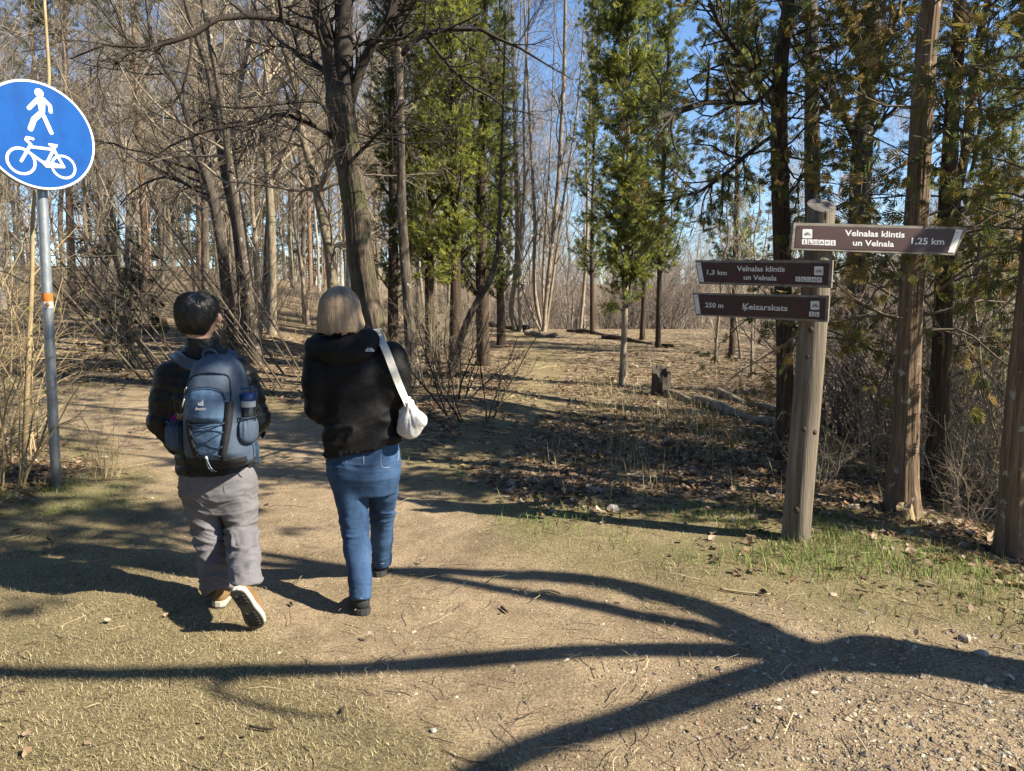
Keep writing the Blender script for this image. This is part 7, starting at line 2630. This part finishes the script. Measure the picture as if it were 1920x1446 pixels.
# ==================================================================== the woman
def woman():
    heelL = np.array([at(681, 1167, 3.86)[0], 3.86, 0])
    heelL[2] = float(gz(heelL[0], heelL[1])) + 0.004
    heelR = np.array([at(713, 1096, 4.40)[0], 4.40, 0])
    heelR[2] = float(gz(heelR[0], heelR[1])) + 0.004
    base = np.array([(heelL[0] + heelR[0]) / 2, 4.15, float(gz((heelL[0] + heelR[0]) / 2, 4.15))])
    org = base
    root = empty("person", base, "walking person with ash blond bob in black hooded jacket and blue jeans, seen from behind", "person")
    z = lambda v, Y: at(960, v, Y)[2]
    fwd = np.array([-0.25, 1.0])
    hc = at(636, 588, 4.20)
    hr = np.array([0.084, 0.10, 0.115])
    neck = at(642, 640, 4.20)
    shL, shR = at(600, 676, 4.20), at(733, 670, 4.19)
    elL, elR = at(601, 762, 4.17), at(738, 738, 4.16)
    wrL, wrR = at(640, 790, 4.36), at(712, 780, 4.36)
    hipL, hipR = at(650, 868, 4.16), at(712, 862, 4.18)
    knL, knR = at(666, 985, 4.12), at(716, 968, 4.34)
    FL = foot_frame((-0.32, 1, 0.0), (0, 0, 1))
    FR = foot_frame((-0.16, 1, 0.0), (0, 0, 1))
    ankL = heelL + FL @ np.array([0.05, 0, 0.11])
    ankR = heelR + FR @ np.array([0.05, 0, 0.11])
    chest, pel = at(668, 730, 4.22), at(681, 850, 4.17)

    def body(P):
        d = head_fn(P, hc, hr, fwd, neck)
        d = smin(d, chain(P, [neck, chest, pel], [0.065, 0.13, 0.135], 0.06, (1.1, 0.8, 1)), 0.05)
        for a, e, w in ((shL, elL, wrL), (shR, elR, wrR)):
            d = smin(d, chain(P, [a, e, w], [0.052, 0.042, 0.026], 0.02), 0.03)
        d = np.minimum(d, hand_chain(P, wrL, (0.5, 0.8, -0.3), (0, 0.2, 1), 0.92))
        d = np.minimum(d, hand_chain(P, wrR, (-0.5, 0.8, -0.3), (0, 0.2, -1), 0.92))
        d = smin(d, chain(P, [hipL, knL, ankL, ankL - [0, 0, 0.06]], [0.08, 0.05, 0.028, 0.028], 0.03), 0.04)
        d = smin(d, chain(P, [hipR, knR, ankR, ankR - [0, 0, 0.06]], [0.08, 0.05, 0.028, 0.028], 0.03), 0.04)
        return d
    lo = np.array([elL[0] - 0.16, 3.72, -0.04])
    hi = np.array([elR[0] + 0.16, 4.66, hc[2] + 0.16])
    implicit("body", M['skin_pale'], root, org, body, lo, hi, 0.0115)
    eyes(root, org, hc, hr, fwd)

    cL = [at(652, 880, 4.15), at(660, 935, 4.14), at(665, 985, 4.11), at(670, 1030, 4.05), at(675, 1085, 3.935), at(676, 1124, 3.905)]
    cR = [at(715, 876, 4.18), at(717, 920, 4.24), at(716, 965, 4.335), at(716, 1010, 4.40), at(716, 1056, 4.452)]

    def jeans(P):
        rows = [(z(925, 4.16), at(684, 925, 4.16)[0], 4.17, 0.165, 0.115), (z(890, 4.16), at(682, 890, 4.16)[0], 4.165, 0.205, 0.145), (z(862, 4.16), at(681, 862, 4.16)[0], 4.17, 0.208, 0.145), (z(820, 4.16), at(681, 820, 4.16)[0], 4.18, 0.19, 0.13)]
        d = loft(P, rows, 2.3)
        l = chain(P, cL, [0.108, 0.090, 0.077, 0.074, 0.061, 0.0555], 0.02)
        r = chain(P, cR, [0.104, 0.088, 0.073, 0.064, 0.058], 0.02)
        l = np.maximum(l, (P - cL[-1]) @ norm(cL[-1] - cL[-2]))
        r = np.maximum(r, (P - cR[-1]) @ norm(cR[-1] - cR[-2]))
        return smin(d, np.minimum(l, r), 0.022)
    wr = cloth_wrinkle(0.009, 6, 34, 15, [(z(985, 4.1), 0.07, 0.9), (z(870, 4.1), 0.05, 0.5), (z(1100, 3.95), 0.05, 0.5)], 0.12)
    implicit("jeans", M['jeans'], root, org, jeans, (lo[0] + 0.03, 3.8, -0.02), (hi[0] - 0.02, 4.6, z(822, 4.16)), 0.0065, wr)
    jn = [c for c in root.children if c.name.startswith("jeans")][-1]

    def onto(f, pts, off=0.002):
        out = []
        for (u, v) in pts:
            rd = np.array(ray(u, v))
            t = np.linspace(3.4, 4.6, 500)
            q = np.array([0, 0, CAMH]) + rd * (t / rd[1])[:, None]
            k = np.argmax(f(q) < off)
            out.append(q[k])
        return np.array(out)
    b = MB()
    for pts in ([(714, 851), (716, 874), (729, 876), (746, 862), (748, 846)], [(650, 858), (649, 875)], [(682, 853), (682, 870)], [(617, 872), (634, 882), (649, 875)], [(660, 1116), (677, 1122), (692, 1114)], [(702, 1053), (717, 1057), (731, 1051)]):
        b.tube(smooth_path(onto(jeans, pts), 22), 0.0014, 4)
    b.obj("stitching", M['stitch'], jn, org)

    # jacket
    def hem(P):
        return z(857, 4.1) + 0.19 * (P[:, 0] - at(610, 857, 4.1)[0])
    rows = [(z(880, 4.17), at(681, 880, 4.17)[0], 4.165, 0.213, 0.158), (z(845, 4.17), at(681, 845, 4.17)[0], 4.17, 0.213, 0.158), (z(800, 4.18), at(679, 800, 4.18)[0], 4.18, 0.216, 0.155), (z(750, 4.19), at(675, 750, 4.19)[0], 4.20, 0.222, 0.155), (z(700, 4.2), at(669, 700, 4.2)[0], 4.21, 0.225, 0.145), (z(668, 4.2), at(662, 668, 4.2)[0], 4.205, 0.185, 0.12), (z(645, 4.2), at(652, 645, 4.2)[0], 4.205, 0.115, 0.09), (z(622, 4.2), at(643, 622, 4.2)[0], 4.205, 0.08, 0.08)]

    def jac(P):
        d = loft(P, rows, 2.3)
        for a, e, w in ((shL, elL, wrL), (shR, elR, wrR)):
            l = chain(P, [a, (a + e) / 2 + [0, 0, 0.0], e, w], [0.090, 0.094, 0.077, 0.055], 0.04)
            d = smin(d, l, 0.035)
        return np.maximum(d, hem(P) - P[:, 2])

    def wrj(V, Nn):
        zz = (V[:, 2] - z(857, 4.1))
        k = 0.16 + 1.0 * np.exp(-((zz - 0.12) / 0.12) ** 2) + 0.3 * np.exp(-((zz - 0.42) / 0.1) ** 2)
        q = np.stack([V[:, 0] * 5 + V[:, 2] * 3, V[:, 1] * 5, V[:, 2] * 15 - V[:, 0] * 6 + 3 * vnoise(V * 4, 3)], -1)
        w = 1 - np.abs(2 * vnoise(q, 6) - 1)
        w2 = 1 - np.abs(2 * vnoise(q * 2 + 5, 8) - 1)
        gather = 0.006 * np.sin(np.arctan2(V[:, 1] - 4.17, V[:, 0] - at(681, 850, 4.17)[0]) * 34) * np.exp(-(zz / 0.035) ** 2)
        return 0.019 * k * ((w ** 2 - 0.35) + 0.4 * (w2 ** 2 - 0.35)) + gather
    implicit("jacket", M['shell'], root, org, jac, (lo[0] - 0.02, 3.98, z(866, 4.1)), (hi[0] + 0.03, 4.5, z(616, 4.2)), 0.0085, wrj)
    jk = [c for c in root.children if c.name.startswith("jacket")][-1]
    # hood lying on the shoulders
    h0 = at(640, 648, 4.13)

    def hood(P):
        d = cone(P, at(592, 652, 4.15), at(690, 640, 4.15), 0.055, 0.055)
        d = smin(d, ell(P, at(648, 664, 4.105), (0.155, 0.055, 0.075)), 0.05)
        d = smin(d, cone(P, at(600, 640, 4.22), at(592, 655, 4.15), 0.045, 0.05), 0.04)
        d = smin(d, cone(P, at(684, 626, 4.22), at(690, 642, 4.15), 0.045, 0.05), 0.04)
        return d
    implicit("hood", M['shell'], jk, org, hood, h0 - [0.28, 0.16, 0.2], h0 + [0.28, 0.2, 0.16], 0.0075, cloth_wrinkle(0.010, 8, 14, 17, (), 1.0))
    # small white half dome emblem on the shoulder
    c = onto(lambda P: np.minimum(jac(P), hood(P)), [(695, 656)], 0.0)[0]
    pl = Plane(c + [0, -0.016, 0], gradn(jac, c[None])[0] * [0.3, 1, 0.3])
    b = MB()
    e = 8.5 * mpp(656, 4.05)
    a = np.linspace(0.0, math.pi / 2, 10)
    plate(b, pl, [(-e * 0.1, -e * 0.35)] + [(-e * 0.1 + 1.05 * e * math.cos(t), -e * 0.35 + 0.85 * e * math.sin(t)) for t in a], -0.003, 0.0006)
    for i in range(3):
        plate(b, pl, [(-e * 1.05, -e * 0.33 + i * e * 0.3), (-e * 0.22, -e * 0.33 + i * e * 0.3), (-e * 0.22, -e * 0.33 + i * e * 0.3 + e * 0.17), (-e * (1.05 - 0.25 * (i == 2)), -e * 0.33 + i * e * 0.3 + e * 0.17)], -0.003, 0.0006)
    b.obj("emblem", M['sign_white'], jk, org, smooth=False)
    g = MB()
    for rr_ in (0.42, 0.72):
        g.tube(np.array([pl.world(np.array([-e * 0.1 + 1.05 * e * rr_ * math.cos(t), -e * 0.35 + 0.85 * e * rr_ * math.sin(t)]), 0.0008) for t in a]), 0.0009, 4)
    g.obj("emblem_line", M['shell'], jk, org)

    # hair: bob
    ctr = at(637, 585, 4.19)
    zb = z(617, 4.15)
    f3 = norm(np.array([fwd[0], fwd[1], 0]))

    def bob_r(t):
        return np.interp(t, [0, 0.35, 0.75, 1], [1.0, 1.04, 1.10, 1.12])

    def shell(P):
        d = ell(P, ctr + [0, 0, 0.012], (0.112, 0.122, 0.128))
        zc = np.clip((ctr[2] - P[:, 2]) / (ctr[2] - zb), 0, 1)
        rr_ = bob_r(zc)
        q = np.sqrt(((P[:, 0] - ctr[0]) / (0.112 * rr_)) ** 2 + ((P[:, 1] - ctr[1]) / (0.118 * rr_)) ** 2)
        cyl = np.maximum((q - 1) * 0.11, np.maximum(P[:, 2] - ctr[2] - 0.01, zb + 0.02 - P[:, 2]))
        d = smin(d, cyl, 0.02)
        face = 0.055 - ((P - ctr) @ f3)
        inner = np.maximum(-ell(P, hc + f3 * 0.03, (0.075, 0.11, 0.12)), -1)
        return np.maximum(np.maximum(d, -np.where(P[:, 2] < ctr[2] + 0.055, face, 1.0)), zb + 0.01 - P[:, 2])
    b = MB()
    V, Q = surfnet(shell, ctr - [0.17, 0.17, 0.16], ctr + [0.17, 0.17, 0.17], 0.008)
    b.add(V, Q, C=(0.24, 0.175, 0.12))
    hair = b.obj("hair", M['blond_hair'], root, org)
    rng_ = np.random.default_rng(18)
    n = 5600
    K = 8
    az = rng_.uniform(0, 2 * math.pi, n)
    t0 = rng_.uniform(0.02, 1.25, n) ** 1.0
    P = np.empty((n, K, 3))
    cl = vnoise(np.stack([np.cos(az) * 4, np.sin(az) * 4, t0 * 1.2], -1), 61)
    wav = 0.16 * (cl - 0.5) + rng_.normal(0, 0.012, n)
    lift_ = 1.0 + 0.022 * vnoise(np.stack([np.cos(az) * 9, np.sin(az) * 9, t0], -1), 62) + rng_.uniform(0, 0.016, n)
    zend = zb + rng_.normal(0, 0.009, n) + 0.030 * (vnoise(np.stack([np.cos(az) * 5, np.sin(az) * 5, 0 * az], -1), 63) - 0.5)
    side = np.maximum(np.cos(az - 0.2), 0)
    for k in range(K):
        t = k / (K - 1)
        arc = t0 + (math.pi / 2 - t0) * np.minimum(t * 2.0, 1)
        a2 = az + wav * t
        zt = np.where(t <= 0.5, ctr[2] + 0.012 + 0.128 * np.cos(arc), ctr[2] + 0.012 + (zend - ctr[2] - 0.012) * (t - 0.5) * 2)
        rad = np.where(t <= 0.5, np.sin(arc), bob_r(np.clip((t - 0.5) * 2, 0, 1)) + (0.12 * side + 0.5 * wav) * max(t - 0.5, 0) - 0.10 * max(t - 0.8, 0) * (1 - side))
        P[:, k, 0] = ctr[0] + 0.113 * rad * lift_ * np.cos(a2)
        P[:, k, 1] = ctr[1] + 0.122 * rad * lift_ * np.sin(a2)
        P[:, k, 2] = zt + (lift_ - 1) * 0.12
    dirv = np.stack([np.cos(az), np.sin(az), 0 * az], -1)
    keep = (dirv @ f3) < 0.55
    P = P[keep]
    n = len(P)
    V, Q = tubes(P, np.repeat(np.array([0.001, .0014, .0015, .0015, .0015, .0014, .0012, .0006])[None], n, 0), 3)
    pal = np.array([[0.20, 0.15, 0.105], [0.145, 0.105, 0.078], [0.27, 0.21, 0.15], [0.115, 0.08, 0.06], [0.235, 0.175, 0.12]])
    kk_ = vnoise(np.stack([np.cos(az[keep]) * 7, np.sin(az[keep]) * 7, t0[keep]], -1), 66)[:, None]
    cc = (np.array([0.15, 0.105, 0.07]) * (1 - kk_) + np.array([0.34, 0.255, 0.175]) * kk_) * rng_.uniform(0.88, 1.12, (n, 1))
    tt = np.tile(np.repeat(np.linspace(1.0, 1.12, K), 3), n)[:, None]
    b = MB()
    b.add(V, Q, C=np.repeat(cc, K * 3, 0) * tt * 1.7)
    b.obj("hair_strands", M['blond_hair'], hair, org)

    sock(root, org, ankL - [0, 0, 0.065], ankL + [0, 0.0, 0.03], 0.036, 0.035, 'white_sock')
    sock(root, org, ankR - [0, 0, 0.065], ankR + [0, 0.0, 0.03], 0.036, 0.035, 'white_sock')
    shoe(root, org, heelL, FL, 0.262, False, ('black_shoe', 'black_sole', 'black_sole'), 1, 1.3, False, False, name="shoe")
    shoe(root, org, heelR, FR, 0.262, False, ('black_shoe', 'black_sole', 'black_sole'), -1, 1.3, False, False, name="shoe")
    return jac


jac_woman = woman()


# ==================================================================== shoulder bag of the woman
def shoulder_bag():
    pc = at(772, 789, 4.07)
    root = empty("shoulder_bag", pc, "white cotton shoulder bag with cream strap at the hip of the person in jeans", "bag")

    def pouch(P):
        A, Bq, Cq, Dq, E = at(764, 752, 4.10), at(754, 772, 4.11), at(756, 806, 4.10), at(786, 789, 4.07), at(771, 806, 4.08)
        d = cone(P, A, Dq, 0.018, 0.036, (1, 1.4, 1))
        d = smin(d, cone(P, Bq, Cq, 0.018, 0.026, (1, 1.5, 1)), 0.03)
        d = smin(d, cone(P, Cq, E, 0.030, 0.038, (1, 1.4, 1)), 0.03)
        d = smin(d, cone(P, E, Dq, 0.040, 0.040, (1, 1.4, 1)), 0.03)
        d = smin(d, cone(P, A, E, 0.018, 0.040, (1, 1.4, 1)), 0.03)
        return smin(d, ell(P, at(767, 789, 4.09), (0.05, 0.055, 0.05)), 0.03)
    top = at(767, 755, 4.08)

    def wr(V, Nn):
        d = V - top
        a = np.arctan2(d[:, 0], -d[:, 2])
        r = np.linalg.norm(d, axis=1)
        return 0.010 * (vnoise(np.stack([a * 9, d[:, 1] * 30, r * 4], -1), 3) - 0.5) * np.exp(-r * 7) * 2 + 0.002 * (vnoise(V * 30, 4) - 0.5)
    implicit("pouch", M['white_cotton'], root, pc, pouch, pc - [0.12, 0.16, 0.14], pc + [0.12, 0.16, 0.14], 0.006, wr)
    # strap: over the shoulder, down the back to the bag
    f = jac_woman
    back = []
    for (u, v) in [(706, 621), (712, 633), (722, 653), (732, 678), (742, 705), (751, 728)]:
        rd = np.array(ray(u, v))
        t = np.linspace(3.7, 4.5, 400)
        q = np.array([0, 0, CAMH]) + rd * (t / rd[1])[:, None]
        dd = f(q)
        k = np.argmax(dd < 0.012) if (dd < 0.012).any() else int(np.argmin(dd))
        back.append(q[k])
    back = back + [at(758, 744, 4.075), at(766, 764, 4.07)]
    front = [back[0] + [-0.005, 0.05, 0.008], back[0] + [0.0, 0.11, -0.02], back[0] + [0.02, 0.15, -0.12], back[0] + [0.06, 0.17, -0.26], at(764, 764, 4.12)]
    p = smooth_path(np.array(front[::-1] + back), 70)
    for _ in range(8):
        d = f(p)
        g = gradn(f, p, 0.006)
        p = p + g * np.clip(0.009 - d, 0, 0.03)[:, None]
    p[1:-1] = (p[:-2] + 2 * p[1:-1] + p[2:]) / 4
    g = gradn(f, p, 0.02)
    t = norm(np.gradient(p, axis=0))
    sd = norm(np.cross(t, g))
    hw = 7.2 * mpp(690, 4.05) * np.interp(np.linspace(0, 1, 70), [0, 0.1, 0.9, 1], [0.7, 1, 1, 0.8])
    V = np.concatenate([[p[i] - sd[i] * hw[i] + g[i] * 0.002, p[i] + g[i] * 0.0022, p[i] + sd[i] * hw[i] + g[i] * 0.002, p[i] + sd[i] * hw[i], p[i] - sd[i] * hw[i]] for i in range(70)])
    b = MB()
    b.add(V, [(i * 5 + j, i * 5 + (j + 1) % 5, (i + 1) * 5 + (j + 1) % 5, (i + 1) * 5 + j) for i in range(69) for j in range(5)])
    b.obj("strap", M['canvas'], root, pc, smooth=False)


shoulder_bag()
